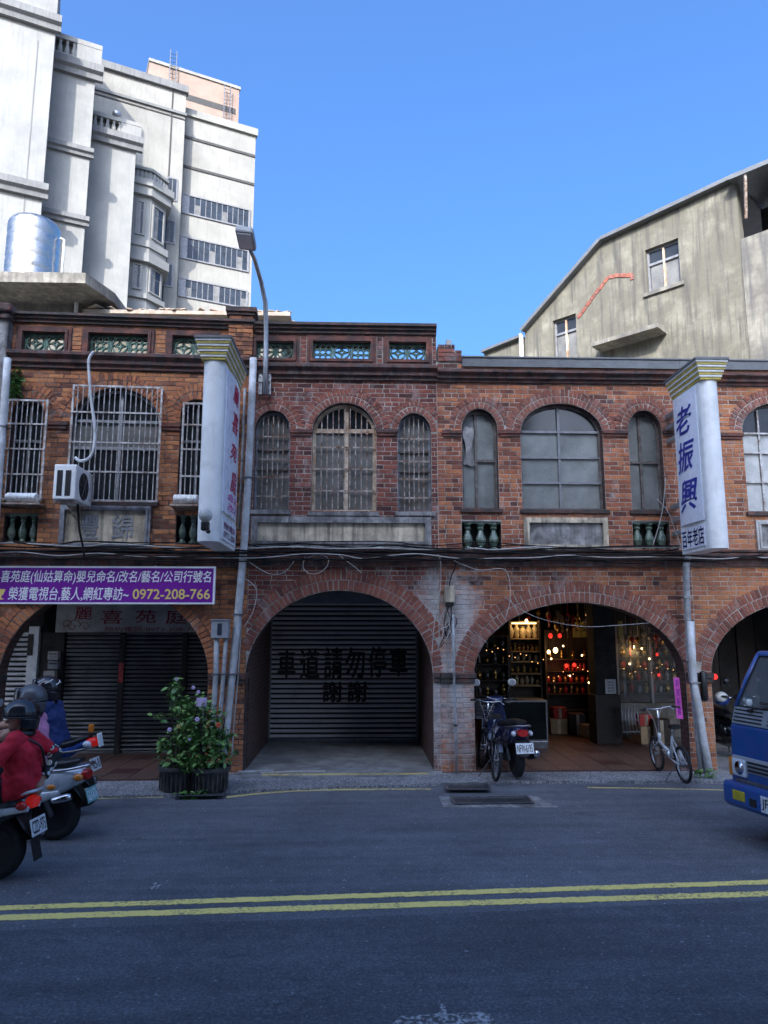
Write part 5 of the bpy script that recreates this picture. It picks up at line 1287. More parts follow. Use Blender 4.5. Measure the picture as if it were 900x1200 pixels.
# cables along the belt course
rc = random.Random(5)
for i in range(9):
    yy = -.2 - .012 * i; z = mi['zb1'] + .13 - .033 * i; pts = []
    x = -6.3 + rc.uniform(0, 1.5); xe = 7.6 - rc.uniform(0, 2.5)
    while x < xe: pts.append((x, yy + rc.uniform(-.02, .02) - (.2 if x < uLM else 0) * min(1, (uLM - x) / 4), z + rc.uniform(-.05, .03))); x += rc.uniform(.35, .8)
    m_ = M['cablew'] if i in (2, 6) else M['cable']
    tag(MB().tube(sm(pts, 4), rc.uniform(.008, .016), 6).build('street_cable', m_, None, True), ('pale' if i in (2, 6) else 'black') + ' cable sagging along the brick ledge, ' + ('topmost', 'second', 'third', 'fourth', 'fifth', 'sixth', 'seventh', 'eighth', 'lowest')[i] + ' of the bundle', 'cable', 'pale cables of the ledge bundle' if i in (2, 6) else 'black cables of the ledge bundle')
for pts, m_, lab in (
    ([(283, 652), (300, 664), (318, 673), (334, 670), (347, 654)], 'cablew', 'pale cable dipping in a shallow curve beside the white downpipe'),
    ([(358, 652), (355, 664), (362, 672), (375, 671), (384, 662), (383, 653), (372, 650), (358, 655)], 'cablew', 'pale cable coiled in a loop above the middle arch'),
    ([(396, 650), (410, 660), (420, 668), (424, 672)], 'cablew', 'loose pale cable end hanging above the crown of the middle arch'),
    ([(512, 650), (516, 656), (516, 690), (509, 730), (506, 770)], 'cablew', 'pale cable hanging down right of the middle arch'),
    ([(528, 655), (560, 668), (592, 668), (598, 700), (592, 725)], 'cablew', 'cable crossing the bricks left above the open shop arch'),
    ([(592, 700), (625, 722), (680, 734), (735, 732), (760, 730)], 'cablet', 'thin cable slung across the open shop arch'),
    ([(284, 676), (300, 690), (297, 715), (286, 735)], 'cablew', 'thin cable curving over the bricks left of the middle arch'),
    ([(770, 585), (783, 600), (792, 625), (801, 648)], 'cablew', 'thin pale cable hanging beside the right baluster opening'),
    ([(780, 560), (776, 600), (765, 640)], 'cablew', 'thin cable crossing the right baluster opening'),
    ([(91, 590), (93, 620), (97, 640), (99, 655)], 'cable', 'black cable running from the air conditioner to the ledge')):
    tag(MB().tube(sm([PY(x, y_, -.5 if m_ == 'cable' else -.23) for x, y_ in pts], 5), .004 if m_ == 'cablet' else (.007 if m_ == 'cablew' else .016), 6).build('loose_cable', M['cable' if m_ == 'cable' else 'cablew'], None, True), lab, 'cable')
# torn cloth in the small window and fern on the pipe
def leafclump(mb, c, n, rad, size, rnd, flat=.8, mi=0):
    for _ in range(n):
        d = Vector((rnd.gauss(0, 1), rnd.gauss(0, 1), rnd.gauss(0, 1))); d = d.normalized() * (rnd.random() ** .5) if d.length else d
        p = Vector(c) + Vector((d.x * rad[0], d.y * rad[1], d.z * rad[2])); s = size * rnd.uniform(.4, 1.5)
        q = Matrix.Rotation(rnd.uniform(0, 6.28), 4, 'Z') @ Matrix.Rotation(rnd.uniform(-1.1, .5), 4, 'X') @ Matrix.Rotation(rnd.uniform(-.6, .6), 4, 'Y')
        mb.add([p + q @ Vector(v) * s for v in ((0, 0, 0), (.28, .35, .05), (.2, .75, .02), (0, 1, -.06), (-.2, .75, .02), (-.28, .35, .05))], [(0, 1, 2, 5), (2, 3, 4, 5)], mi)
rl = random.Random(9)
p = PY(17, 450, -.3); F_ = thing('fern', 'small wild fern sprouting beside the left edge downpipe', 'plant', p)
mb = MB(); leafclump(mb, (0, 0, 0), 160, (.1, .08, .26), .09, rl); mb.build('foliage', M['leaf'], F_, kind='stuff', fix=False); MB().tube([(0, .1, -.2), (0, .03, .1)], .012, 5).build('stem', M['darkwood'], F_)
p = PY(549, 520, .1); mb = MB(); vs = []; 
for i in range(9):
    for k in range(4):
        vs.append((p.x + (k - 1.5) * .045 * (1 + .4 * math.sin(i)), .1 + .02 * math.sin(i * 1.7 + k), p.z + .28 - i * .08 + .02 * math.sin(k * 2)))
fs = [(i * 4 + k, i * 4 + k + 1, i * 4 + k + 5, i * 4 + k + 4) for i in range(8) for k in range(3)]
t = mb.add(vs, fs).build('torn_cloth', M['cement'], None, True, fix=False); tag(t, 'torn strip of cloth hanging in the small arched window', 'cloth')

# ------------------------------------------------------------------ potted plants
def pot(c, r, h):
    return MB().lathe([(r * .8, 0), (r * .84, .02), (r * .97, h * .8), (r * 1.0, h * .84), (r * 1.1, h * .86), (r * 1.1, h), (r * 1.0, h), (r * .95, h * .88), (0, h * .86)], 28)
def flower(par, p, m, s):
    mb = MB()
    for k in range(6):
        a = k * math.pi / 3; mb.ball((math.cos(a) * s * .42, -.1 * s, math.sin(a) * s * .42), (s * .36, s * .2, s * .36), 6, 4)
    mb.build('flower', m, par, True, loc=p)
g1 = G(208, 926, .035); P1 = thing('potted_plant', 'tall flowering shrub with lilac blooms in a black plastic pot', 'potted plant', (g1.x, g1.y, .035))
pt = pot(None, .245, .33).build('pot', M['pot'], P1, 40); MB().lathe([(.225, .27), (0, .275)], 16).build('soil', M['soil'], pt)
for k in range(26): 
    a = k / 26 * 2 * math.pi; MB().box(-.008, .008, -.006, .006, .03, .25).build('rib', M['pot'], pt, loc=(.238 * math.cos(a), .238 * math.sin(a), 0), rot=(R(0), 0, a + math.pi / 2))
st = MB(); 
for k in range(9):
    a = rl.uniform(0, 6.28); st.tube([(0.05 * math.cos(a), .05 * math.sin(a), .25), (.15 * math.cos(a), .15 * math.sin(a), .7), (.24 * math.cos(a) + .05, .2 * math.sin(a), 1.0 + rl.uniform(0, .35))], [.012, .009, .004], 5)
st.build('stem', M['darkwood'], P1)
mb = MB()
for c, n, r_ in (((.05, 0, .6), 280, (.3, .26, .3)), ((.2, -.05, .85), 260, (.28, .25, .24)), ((0.02, 0, 1.08), 160, (.2, .18, .2)), ((-.08, 0, 1.34), 70, (.12, .1, .16)), ((.3, 0, 1.12), 90, (.14, .12, .18)), ((-.3, 0, .95), 22, (.16, .06, .06)), ((-.22, 0, .55), 60, (.12, .12, .2)), ((.14, -.1, .42), 120, (.26, .2, .12))):
    leafclump(mb, c, n, r_, .085, rl)
mb.build('foliage', M['leaf'], P1, kind='stuff', fix=False)
for p, m_, s in (((-.03, -.2, 1.47), 'petal', .03), ((.2, -.2, 1.36), 'petal', .035), ((.27, -.2, 1.3), 'petal', .035), ((.28, -.25, .95), 'petal', .045), ((-.08, -.25, .82), 'petal', .04), ((.04, -.25, .86), 'petalyel', .04), ((.2, -.3, .7), 'petal', .025), ((.3, -.25, .48), 'petalyel', .03)):
    flower(P1, p, M[m_], s)
g2 = G(245, 927, .035); P2 = thing('potted_plant', 'low bushy plant with a single orange red bloom in a black pot', 'potted plant', (g2.x, g2.y, .035))
pt = pot(None, .25, .32).build('pot', M['pot'], P2, 40); MB().lathe([(.23, .26), (0, .265)], 16).build('soil', M['soil'], pt)
for k in range(26):
    a = k / 26 * 2 * math.pi; MB().box(-.008, .008, -.006, .006, .03, .24).build('rib', M['pot'], pt, loc=(.243 * math.cos(a), .243 * math.sin(a), 0), rot=(0, 0, a + math.pi / 2))
mb = MB()
for c, n, r_ in (((0, -.02, .5), 380, (.36, .3, .22)), ((.12, 0, .72), 160, (.2, .2, .16)), ((-.1, 0, .72), 150, (.22, .2, .2)), ((-.1, 0, 1.05), 70, (.12, .12, .2)), ((-.2, -.2, .38), 90, (.2, .1, .12)), ((.1, -.1, .95), 50, (.1, .1, .15))): leafclump(mb, c, n, r_, .075, rl)
mb.build('foliage', M['leaf'], P2, kind='stuff', fix=False)
st = MB()
for k in range(8):
    a = rl.uniform(0, 6.28); st.tube([(0.04 * math.cos(a), .04 * math.sin(a), .25), (.14 * math.cos(a), .14 * math.sin(a), .6), (.18 * math.cos(a), .18 * math.sin(a), .95)], [.011, .008, .004], 5)
st.build('stem', M['darkwood'], P2)
flower(P2, (.13, -.2, .88), M['petalred'], .05)
sg = thing('plant_label', 'small pink card on a white stick between the potted plants', 'plant label', (g2.x - .12, g2.y - .02, .3))
MB().tube([(0.03, 0, 0), (0, 0, .85)], .006, 6).build('stick', M['pvc'], sg); MB().cbox(-.09, .05, -.008, .002, .83, .95, .003).build('card', M['petal'], sg)
g3 = G(218, 936, .0); cr = thing('trailing_weed', 'little green weed spilling over the kerb below the black pots', 'weed', g3)
mb = MB(); leafclump(mb, (0, 0, .05), 60, (.16, .08, .05), .09, rl); leafclump(mb, (.25, .1, .08), 50, (.12, .06, .06), .09, rl); mb.build('foliage', M['leaf'], cr, kind='stuff', fix=False)
for px, lab in ((817, 'small weed at the foot of the grey downpipe'), (831, 'small weed at the foot of the splayed white downpipe')):
    c = G(px, 911, .04); cr = thing('weed', lab, 'weed', c); mb = MB(); leafclump(mb, (0, -.02, .07), 26, (.07, .05, .07), .08, rl); mb.build('foliage', M['leaf'], cr, kind='stuff', fix=False)
c = G(300, 905, .06); t = MB().cbox(-.26, .26, -.03, .03, 0, .03, .008).build('loose_plank', M['greypvc'], None, loc=c, rot=(0, 0, R(12))); tag(t, 'pale loose plank lying at the foot of the left pier', 'plank')
c = G(345, 905, .06); t = MB().tube([(-.5, -.04, .0), (0, 0, .012), (.45, .06, 0)], .012, 6).build('loose_stick', M['cablew'], None, loc=c); tag(t, 'thin pale stick lying on the threshold of the middle arch', 'stick')
# ------------------------------------------------------------------ the lit shop behind the right arch
M['clearglass'] = glassmat('clear_shop_glass', (.8, .85, .85), .02)
_b = M['clearglass'].node_tree.nodes['Principled BSDF']; _b.inputs['Transmission Weight'].default_value = .95; _b.inputs['IOR'].default_value = 1.1
for l in list(_b.inputs['Base Color'].links): M['clearglass'].node_tree.links.remove(l)
_b.inputs['Base Color'].default_value = (.85, .9, .9, 1)
x0_ = PY(801, 800, 3.2).x
FW = thing('shopfront_wall', 'dark panelled shopfront in the shadowed arcade beside the truck', 'wall', (0, 3.25, 0))
for k in range(6):
    xa_ = x0_ + (uDend - .3 - x0_) * k / 6; xb_ = x0_ + (uDend - .3 - x0_) * (k + 1) / 6
    MB().cbox(xa_ + .01, xb_ - .01, -.02 * (k % 2), .2, .05, fi['zb0'] - .13, .01).build('door_panel', M['darkwood'] if k % 2 else M['dark'], FW)
SR = thing('shop_interior_wall', 'dark back wall of the open lamp lit shop', 'wall', (0, 6.3, 0))
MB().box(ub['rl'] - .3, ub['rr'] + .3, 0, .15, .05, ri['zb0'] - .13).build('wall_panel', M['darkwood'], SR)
for x0, x1, lab, yy in ((698, 724, 'black shop post with a white notice', 2.4),):
    p0, p1 = PY(x0, 800, yy), PY(x1, 800, yy); t = thing('shop_post', lab, 'post', ((p0.x + p1.x) / 2, yy, .05)); w_ = p1.x - p0.x
    MB().cbox(-w_ / 2, w_ / 2, 0, .4, 0, ri['zb0'] - .2, .01).build('post', M['dark'], t); MB().cbox(-w_ / 2 - .03, w_ / 2 + .03, -.03, .42, 0, .9, .01).build('plinth', M['darkwood'], t)
    q = MB().cbox(PY(709, 800, yy).x, PY(721.5, 800, yy).x, yy - .008, yy - .001, PY(715, 813, yy).z, PY(715, 796, yy).z, .001).build('notice', M['paper'], t, loc=(-(p0.x + p1.x) / 2, -yy, -.05))
    mb = MB()
    for i, s in enumerate(('營業時間', '請勿停車', '謝謝', '歡迎')):
        z = PY(715, 798.5 + i * 3.4, yy).z; writing(mb, s, PY(711.5, 800, yy).x, PY(719, 800, yy).x, z - .028, z, yy - .0095, .01)
    mb.build('lettering', M['ink'], q, fix=False)
def shelfunit(label, x0, x1, ys_, yy, boards, m, light=False):
    p0, p1 = PY(x0, 780, yy), PY(x1, 780, yy); w_ = p1.x - p0.x; zt_, zb_ = PY(x0, ys_[0], yy).z, max(.05, PY(x0, ys_[1], yy).z)
    t = thing('display_shelf', label, 'display shelf', ((p0.x + p1.x) / 2, yy, zb_)); h = zt_ - zb_
    MB().box(-w_ / 2, w_ / 2, .32, .34, 0, h).build('back_panel', M['darkwood'], t)
    for s in (-1, 1): MB().cbox(s * w_ / 2 - .02, s * w_ / 2 + .02, 0, .34, 0, h, .004).build('side_panel', M['darkwood'], t)
    zz = []
    for k in boards:
        z = PY((x0 + x1) / 2, k, yy).z - zb_; MB().cbox(-w_ / 2 + .02, w_ / 2 - .02, 0, .32, z - .025, z, .004).build('shelf', m, t); zz.append(z + zb_)
    MB().cbox(-w_ / 2, w_ / 2, -.01, .34, h - .03, h, .005).build('top_board', m, t)
    if light: MB().cbox(-w_ / 2 + .06, w_ / 2 - .06, .03, .07, h - .055, h - .031, .004).build('strip_light', M['lampglow'], t)
    return (p0.x + p1.x) / 2, w_, zz
vprof = [[(.03, 0), (.045, .02), (.07, .1), (.075, .16), (.05, .22), (.025, .25), (.03, .28), (.04, .3), (.0, .3)],
         [(.04, 0), (.05, .03), (.06, .06), (.04, .1), (.06, .15), (.065, .2), (.03, .26), (.045, .3), (0, .3)],
         [(.045, 0), (.06, .02), (.08, .12), (.06, .2), (.035, .22), (.05, .25), (.0, .25)]]
vm = {}
NTH = ('first', 'second', 'third', 'fourth', 'fifth', 'sixth', 'seventh', 'eighth')
def vase(x, y_, z, k, m, s, label, group, name='vase', cat='vase', i=None):
    if i is not None: label = NTH[i] + ' from the left: ' + label
    key = (k, m)
    if key not in vm: vm[key] = MB().lathe(vprof[k], 14).mesh(name, M[m], 50)
    return instance(name, vm[key], None, (x, y_, z + .001), (0, 0, 0), (s, s, s), label=label, cat=cat, group=group)
rs = random.Random(21)
cx, w_, zz = shelfunit('tall lamp lit display shelf of cream vases, upper left in the shop', 598, 634, (728, 822), 3.6, (748, 763, 775, 789, 803, 818), M['card'], True)
for i in range(5): vase(cx - w_ / 2 + w_ * (i + .5) / 5, 3.78, zz[0], i % 3, 'porcelain', .95, 'cream vase on the brightest top board of the lit shelf', 'vases on the top board of the lit shelf', i=i)
for r_, (n, m, lab) in enumerate(((7, 'gold', 'small brass figure on the second board of the lit shelf'), (5, 'porcelain', 'small pale jar on the third board of the lit shelf'), (5, 'gold', 'small brass burner on the fourth board of the lit shelf'), (6, 'porcelain', 'small pale cup on the fifth board of the lit shelf'))):
    for i in range(n): vase(cx - w_ / 2 + w_ * (i + .5) / n, 3.75, zz[r_ + 1], (i + r_) % 3, m, rs.uniform(.42, .62), lab, lab.split(' on ')[0].replace('small ', '') + 's in the shop', ('figure', 'jar', 'burner', 'cup')[r_], ('figure', 'jar', 'burner', 'cup')[r_], i)
cx, w_, zz = shelfunit('dim display shelf of dark metalware at the left end of the shop', 558, 596, (745, 840), 3.5, (760, 778, 797, 815), M['darkwood'])
for r_ in range(4):
    for i in range(4): vase(cx - w_ / 2 + w_ * (i + .5) / 4, 3.65, zz[r_], (i + r_) % 3, ('gold', 'steelgrey')[(i + r_) % 2], rs.uniform(.5, .75), ('brass' if (i + r_) % 2 == 0 else 'dull steel') + ' pot on the ' + ('top', 'second', 'third', 'low')[r_] + ' board of the dim left shelf', ('brass' if (i + r_) % 2 == 0 else 'dull steel') + ' pots on the dim shelf', 'pot', 'pot', i)
cx, w_, zz = shelfunit('altar shelf with red candle lamps in the middle of the shop', 640, 694, (738, 860), 4.6, (772, 786, 800, 813, 832), M['darkwood'], False)
for i in range(6): vase(cx - w_ / 2 + w_ * (.4 + .5 * (i + .5) / 6), 4.72, zz[1], 1, 'redlac', .5, 'red lacquer candle holder on the altar shelf', 'red candle holders on the altar shelf', 'candle_holder', 'candle holder', i)
for i in range(8): vase(cx - w_ / 2 + w_ * (i + .5) / 8, 4.72, zz[2], 2, ('redlac', 'gold')[i % 2], .55, ('red lacquer jar' if i % 2 == 0 else 'brass jar') + ' on the third board of the altar shelf', ('red lacquer jars' if i % 2 == 0 else 'brass jars') + ' on the altar shelf', 'jar', 'jar', i)
for i in range(8): vase(cx - w_ / 2 + w_ * (i + .5) / 8, 4.72, zz[3], i % 3, ('redlac', 'gold', 'gold')[i % 3], .6, ('red lacquer' if i % 3 == 0 else 'brass') + ' pot on the low board of the altar shelf', ('red lacquer' if i % 3 == 0 else 'brass') + ' pots on the low board', 'pot', 'pot', i)
for i in range(4): vase(cx - w_ / 2 + w_ * (i + .5) / 4, 4.72, zz[0], i % 3, 'gold', .6, 'brass statuette on the top board of the altar shelf', 'brass statuettes on the altar shelf', 'statuette', 'statuette', i)
# hanging lamps that are lit, with the light they give
def hang(px, py, yy, label, m, r_, energy=0, col=(1, .6, .25), group=None):
    p = PY(px, py, yy); t = thing('hanging_lamp', label, 'lamp', p, 0, group)
    MB().ball((0, 0, 0), (r_, r_, r_ * 1.2), 12, 8).build('globe', M[m], t, True); MB().tube([(0, 0, r_), (0, 0, max(r_ + .05, ri['zb0'] - .15 - p.z))], .006, 5).build('cord', M['cable'], t)
    if energy:
        l = bpy.data.lights.new('lamp_light', 'POINT'); l.energy = energy * .055; l.color = col; l.shadow_soft_size = r_ + .02
        lo = bpy.data.objects.new('lamp_light', l); lo.location = (0, 0, -r_ - .06); link(lo, t)
hang(643, 764, 4.2, 'small warm globe lamp hanging left before the altar shelf', 'bulb', .035, 7)
hang(651, 762, 4.3, 'brighter warm globe lamp just right of the small one before the altar shelf', 'bulb', .05, 12)
hang(645, 745, 4.0, 'red paper lantern hanging above the warm lamps, left one', 'redbulb', .045)
hang(656, 745, 4.1, 'red paper lantern hanging above the warm lamps, right one', 'redbulb', .04)
hang(664, 780, 4.35, 'small red altar lamp low before the altar shelf, left one', 'redbulb', .035, 5, (1, .12, .05))
hang(673, 779, 4.35, 'small red altar lamp low before the altar shelf, right one', 'redbulb', .035, 5, (1, .12, .05))
hang(617, 727.5, 3.45, 'warm lamp lighting the top of the lit vase shelf', 'bulb', .03, 16, (1, .62, .28))
hang(742, 758, 3.12, 'warm lamp in the right shop window', 'bulb', .025, 14)
hang(770, 767, 3.12, 'upper red lamp in the right shop window', 'redbulb', .025)
hang(772, 791, 3.12, 'lower red lamp in the right shop window', 'redbulb', .025)
hang(833, 767, 3.5, 'upper red lamp in the dark arcade beside the truck', 'redbulb', .045)
hang(838, 793, 2.5, 'lower red lamp in the dark arcade beside the truck', 'redbulb', .045)
p0, p1 = PY(672, 747, 4.1), PY(694, 729, 4.1); t = thing('gold_plaque', 'lit gold plaque with dark characters hanging in the shop', 'plaque', ((p0.x + p1.x) / 2, 4.1, p0.z)); w_, h_ = p1.x - p0.x, p1.z - p0.z
MB().cbox(-w_ / 2, w_ / 2, 0, .03, 0, h_, .005).build('board', M['yellow'], t); mb = MB(); writing(mb, '金玉滿', -w_ * .42, w_ * .42, h_ * .4, h_ * .85, -.003, .02); mb.build('lettering', M['ink'], t, fix=False)
l = bpy.data.lights.new('lamp_light', 'POINT'); l.energy = .5; l.color = (1, .68, .3); l.shadow_soft_size = .04; lo = bpy.data.objects.new('lamp_light', l); lo.location = (0, -.3, h_ + .12); link(lo, t)
p0, p1 = PY(724.5, 746, 2.9), PY(730.5, 728, 2.9); t = MB().cbox(-.04, .04, 0, .015, 0, p1.z - p0.z, .003).build('gold_strip', M['yellow'], None, loc=((p0.x + p1.x) / 2, 2.9, p0.z)); tag(t, 'narrow gold strip hanging right of the black shop post', 'strip')
# right shop window with dim goods behind glass
p0, p1 = PY(727, 850, 3.2), PY(800, 735, 3.2); t = thing('shop_window', 'dark glazed shop window right of the black post', 'shop window', ((p0.x + p1.x) / 2, 3.2, .05)); w_ = p1.x - p0.x; z1_ = p1.z
zs_ = PY(760, 824, 3.2).z
MB().box(-w_ / 2, w_ / 2, .33, .36, zs_ - .05, z1_ + .25).build('back_panel', M['darkwood'], t); MB().box(-w_ / 2, w_ / 2, 0, .36, z1_ + .002, z1_ + .3).build('head_panel', M['dark'], t)
MB().cbox(-w_ / 2, w_ / 2, 0, .15, 0, zs_ - .05, .01).build('stall_riser', M['conc'], t)
for k in range(3): x = -w_ / 2 + w_ * k / 2; MB().cbox(x - .025, x + .025, 0, .1, zs_ - .05, z1_, .004).build('frame_post', M['sash'], t)
for k in range(2):
    g_ = MB().cbox(-w_ / 2 + w_ / 2 * k + .03, -w_ / 2 + w_ / 2 * (k + 1) - .03, .002, .008, zs_ - .03, z1_, .002).build('pane', M['clearglass'], t)
    for j in range(5):
        MB().cbox(-w_ / 2 + w_ / 2 * k + .05, -w_ / 2 + w_ / 2 * (k + 1) - .05, .06, .3, zs_ + .12 + j * .24, zs_ + .135 + j * .24, .003).build('shelf', M['darkwood'], t)
for j in range(5):
    for i in range(8):
        vase(p0.x + .1 + (w_ - .2) * (i + .5) / 8, 3.34, zs_ + .05 + .136 + j * .24, (i + j) % 3, ('gold', 'steelgrey', 'redlac')[(i * 2 + j) % 3], .62, ('small brass ornament', 'small steel ornament', 'small red ornament')[(i * 2 + j) % 3] + ', ' + NTH[j] + ' shelf of the shop window', ('brass', 'steel', 'red')[(i * 2 + j) % 3] + ' ornaments in the shop window', 'ornament', 'ornament', i)
# glass showcase behind the scooter
p0, p1 = PY(583, 872, 2.0), PY(641, 821, 2.0); w_ = p1.x - p0.x; h_ = p1.z - .05; t = thing('glass_showcase', 'low glass showcase with a steel frame behind the parked black scooter', 'showcase', ((p0.x + p1.x) / 2, 2.0, .05))
MB().cbox(-w_ / 2, w_ / 2, 0, .4, .0, .13, .01).build('plinth', M['steelgrey'], t)
MB().ring([(-w_ / 2, .13), (w_ / 2, .13), (w_ / 2, h_), (-w_ / 2, h_)], [(-w_ / 2 + .025, .155), (w_ / 2 - .025, .155), (w_ / 2 - .025, h_ - .025), (-w_ / 2 + .025, h_ - .025)], 0, .025).build('frame', M['steelgrey'], t)
MB().box(-w_ / 2 + .02, w_ / 2 - .02, .012, .018, .15, h_ - .02).build('pane', M['glassdark'], t); MB().box(-w_ / 2, w_ / 2, .03, .4, h_ - .02, h_).build('top', M['steelgrey'], t); MB().box(-w_ / 2 + .01, w_ / 2 - .01, .38, .4, .13, h_ - .02).build('back', M['dark'], t)
# chrome folding gate leaf and rods
p0, p1 = PY(731, 861, 2.2), PY(748, 826, 2.2); t = thing('folding_gate', 'folded chrome trellis gate beside the black shop post', 'gate', ((p0.x + p1.x) / 2, 2.2, p0.z)); w_, h_ = p1.x - p0.x, p1.z - p0.z
for i in range(6): MB().tube([(-w_ / 2 + w_ * i / 5, 0, 0), (-w_ / 2 + w_ * i / 5 - .03, 0, h_)], .013, 8).build('bar', M['galv'], t, True)
for k in (.1, .5, .92): MB().box(-w_ / 2 - .03, w_ / 2, -.02, -.013, h_ * k - .01, h_ * k + .01).build('cross_link', M['steelgrey'], t)
for i, lab in enumerate(('thin chrome rod leaning by the black shop post, nearer the post', 'thin chrome rod leaning by the black shop post, further from it')):
    tag(pipe('chrome_rod', lab, 'rod', [PY(732 + i * 2.2, 819, 2.25), PY(731 + i * 1.4, 795, 2.25)], .012, M['galv'], 8), lab, 'rod')
# pink strip by the right pier
y_ = -.09; p0, p1 = PY(793, 842, y_), PY(789, 794, y_)
t = MB().prism([(p0.x - .0, p0.z), (p0.x + .1, p0.z - .01), (p1.x + .09, p1.z), (p1.x, p1.z)], y_ - .006, y_).build('paper_banner', M['pink'], None); tag(t, 'narrow pink paper strip hung on the right pier above the bicycle', 'paper strip')
mb = MB()
for i, s in enumerate('恭賀新禧'): 
    f = 1 - (i + 1) / 4.4; xx = p0.x + (p1.x - p0.x) * f; zz_ = p0.z + (p1.z - p0.z) * f; writing(mb, s, xx + .02, xx + .075, zz_, zz_ + .11, y_ - .0075, .02)
mb.build('lettering', M['purple'], t, fix=False)
# grey neighbour at the left edge
NB = thing('rendered_house', 'grey rendered neighbour house with a stone capped pier at the left edge', 'house', (FL.o.x, 0, 0), FL.a)
z1_ = FL.Z(5, 372); ux = uLend - .004
MB().cbox(ux - .45, ux, -.16, .3, .0, z1_, .02).build('pier', M['cement'], NB); MB().cbox(ux - .55, ux + .06, -.28, .36, z1_ - .0, z1_ + .14, .03).cbox(ux - .5, ux + .03, -.22, .33, z1_ - .1, z1_ - .002, .02).build('pier_cap', M['soot'], NB)
MB().box(ux - 4.5, ux - .451, -.05, .3, 3.0, z1_ - .4).build('wall', M['cement'], NB); MB().box(ux - 4.5, ux - 4.1, -.05, .3, 0, 2.999).build('pier', M['cement'], NB)
MB().box(ux - 4.5, ux - .01, .31, 9, z1_ - .6, z1_ - .45).build('roof_slab', M['conc'], NB); MB().box(ux - 4.5, ux - 4.3, .31, 9, 0, z1_ - .61).build('side_wall', M['cement'], NB)
for k in range(2):
    wn_ = MB().cbox(ux - 3.8 + k * 1.6, ux - 2.6 + k * 1.6, -.08, -.051, 4.0, 5.6, .01).build('window', M['sash'], NB); MB().box(ux - 3.72 + k * 1.6, ux - 2.68 + k * 1.6, -.084, -.0805, 4.08, 5.52).build('pane', M['darkpane'], wn_)

# goods crowding the shop: ornaments hanging in rows, cartons and jars on the floor
ro = random.Random(31); om = []
for k, m in enumerate(('gold', 'redlac', 'steelgrey', 'card')):
    om.append(MB().tube([(0, 0, 0), (0, 0, .35)], .003, 4).lathe([(0, 0), (.035, -.02), (.05, -.07), (.03, -.11), (.012, -.13), (.022, -.16), (.016, -.27), (0, -.28)], 10).mesh('hanging_ornament', M[m], 40))
rows = (('front', 3.3, 640, 696, 722), ('middle', 3.8, 602, 694, 716), ('back', 4.4, 650, 698, 728), ('window', 2.9, 730, 786, 740))
for rn, yy, x0, x1, py in rows:
    for i in range(8):
        k = (i * 3 + len(rn)) % 4; p = PY(x0 + (x1 - x0) * (i + .5) / 8, py + ro.uniform(-3, 6), yy)
        instance('hanging_ornament', om[k], None, p, (0, 0, ro.uniform(0, 3)), (1, 1, 1), label=NTH[i] + ' from the left: ' + ('brass', 'red', 'steel', 'tan')[k] + ' ornament hanging in the ' + rn + ' row of the shop', cat='ornament', group='ornaments hanging in the shop')
for i, (px, py, yy, w_, h_, m) in enumerate(((655, 868, 3.9, .34, .3, 'card'), (676, 866, 3.7, .3, .42, 'darkwood'), (690, 870, 3.4, .26, .24, 'card'), (655, 848, 3.95, .28, .22, 'redlac'), (756, 884, 2.6, .34, .32, 'card'), (775, 886, 2.4, .3, .46, 'darkwood'), (757, 862, 2.62, .26, .2, 'redlac'))):
    p = PY(px, py, yy); up = i in (3, 6)
    z = (.05 + (.3 if i == 3 else .32) + .003) if up else .05
    t = thing('carton', ('tan carton below the altar shelf', 'dark crate below the altar shelf', 'small tan carton beside the black shop post', 'red box standing on the tan carton below the altar shelf', 'tan carton on the floor below the shop window', 'dark crate on the floor near the right pier', 'red box standing on the carton below the shop window')[i], 'box', (p.x, yy, z), ro.uniform(-.2, .2))
    if up: t.location.x = PY((655, 756)[i == 6], 868, (3.9, 2.6)[i == 6]).x; t.location.y = (3.9, 2.6)[i == 6]
    MB().cbox(-w_ / 2, w_ / 2, -w_ / 2, w_ / 2, 0, h_, .008).build('body', M[m], t); MB().box(-.03, .03, -w_ / 2 - .002, -w_ / 2 + .001, .01, h_ - .01).build('tape', M['stone'], t)
for i in range(9):
    px, py = ((646, 772), (660, 757), (668, 792), (682, 768), (690, 800), (738, 778), (752, 760), (761, 772), (780, 752))[i]
    hang(px, py, (4.2, 4.0, 4.3, 3.6, 4.1, 3.0, 2.95, 3.0, 2.9)[i], 'tiny warm bulb hanging ' + ('at the left of the altar shelf', 'above the altar shelf', 'low in the altar shelf', 'before the gold plaque', 'beside the black post', 'left in the shop window', 'high in the shop window', 'in the middle of the shop window', 'at the top right of the shop window')[i], 'bulb', .016)

for lab, p0_, p1_, n in (('string of tiny warm bulbs looped across the left shelves of the shop', PY(560, 752, 3.3), PY(640, 772, 3.3), 12), ('string of tiny warm bulbs looped before the altar shelf', PY(640, 792, 4.1), PY(697, 776, 4.1), 10), ('string of tiny warm bulbs looped across the dark shop window', PY(728, 782, 3.12), PY(798, 776, 3.12), 11)):
    t = thing('string_light', lab, 'string light', p0_); d_ = p1_ - p0_
    pts = [d_ * (i / (n * 2)) + Vector((0, 0, -.14 * math.sin(math.pi * 3 * i / (n * 2)) ** 2)) for i in range(n * 2 + 1)]
    MB().tube(pts, .004, 4).build('cord', M['cable'], t)
    bme = MB().ball((0, 0, -.009), .009, 8, 6).mesh('bulb', M['fairy'], True)
    for i in range(n): instance('bulb', bme, t, pts[2 * i + 1])
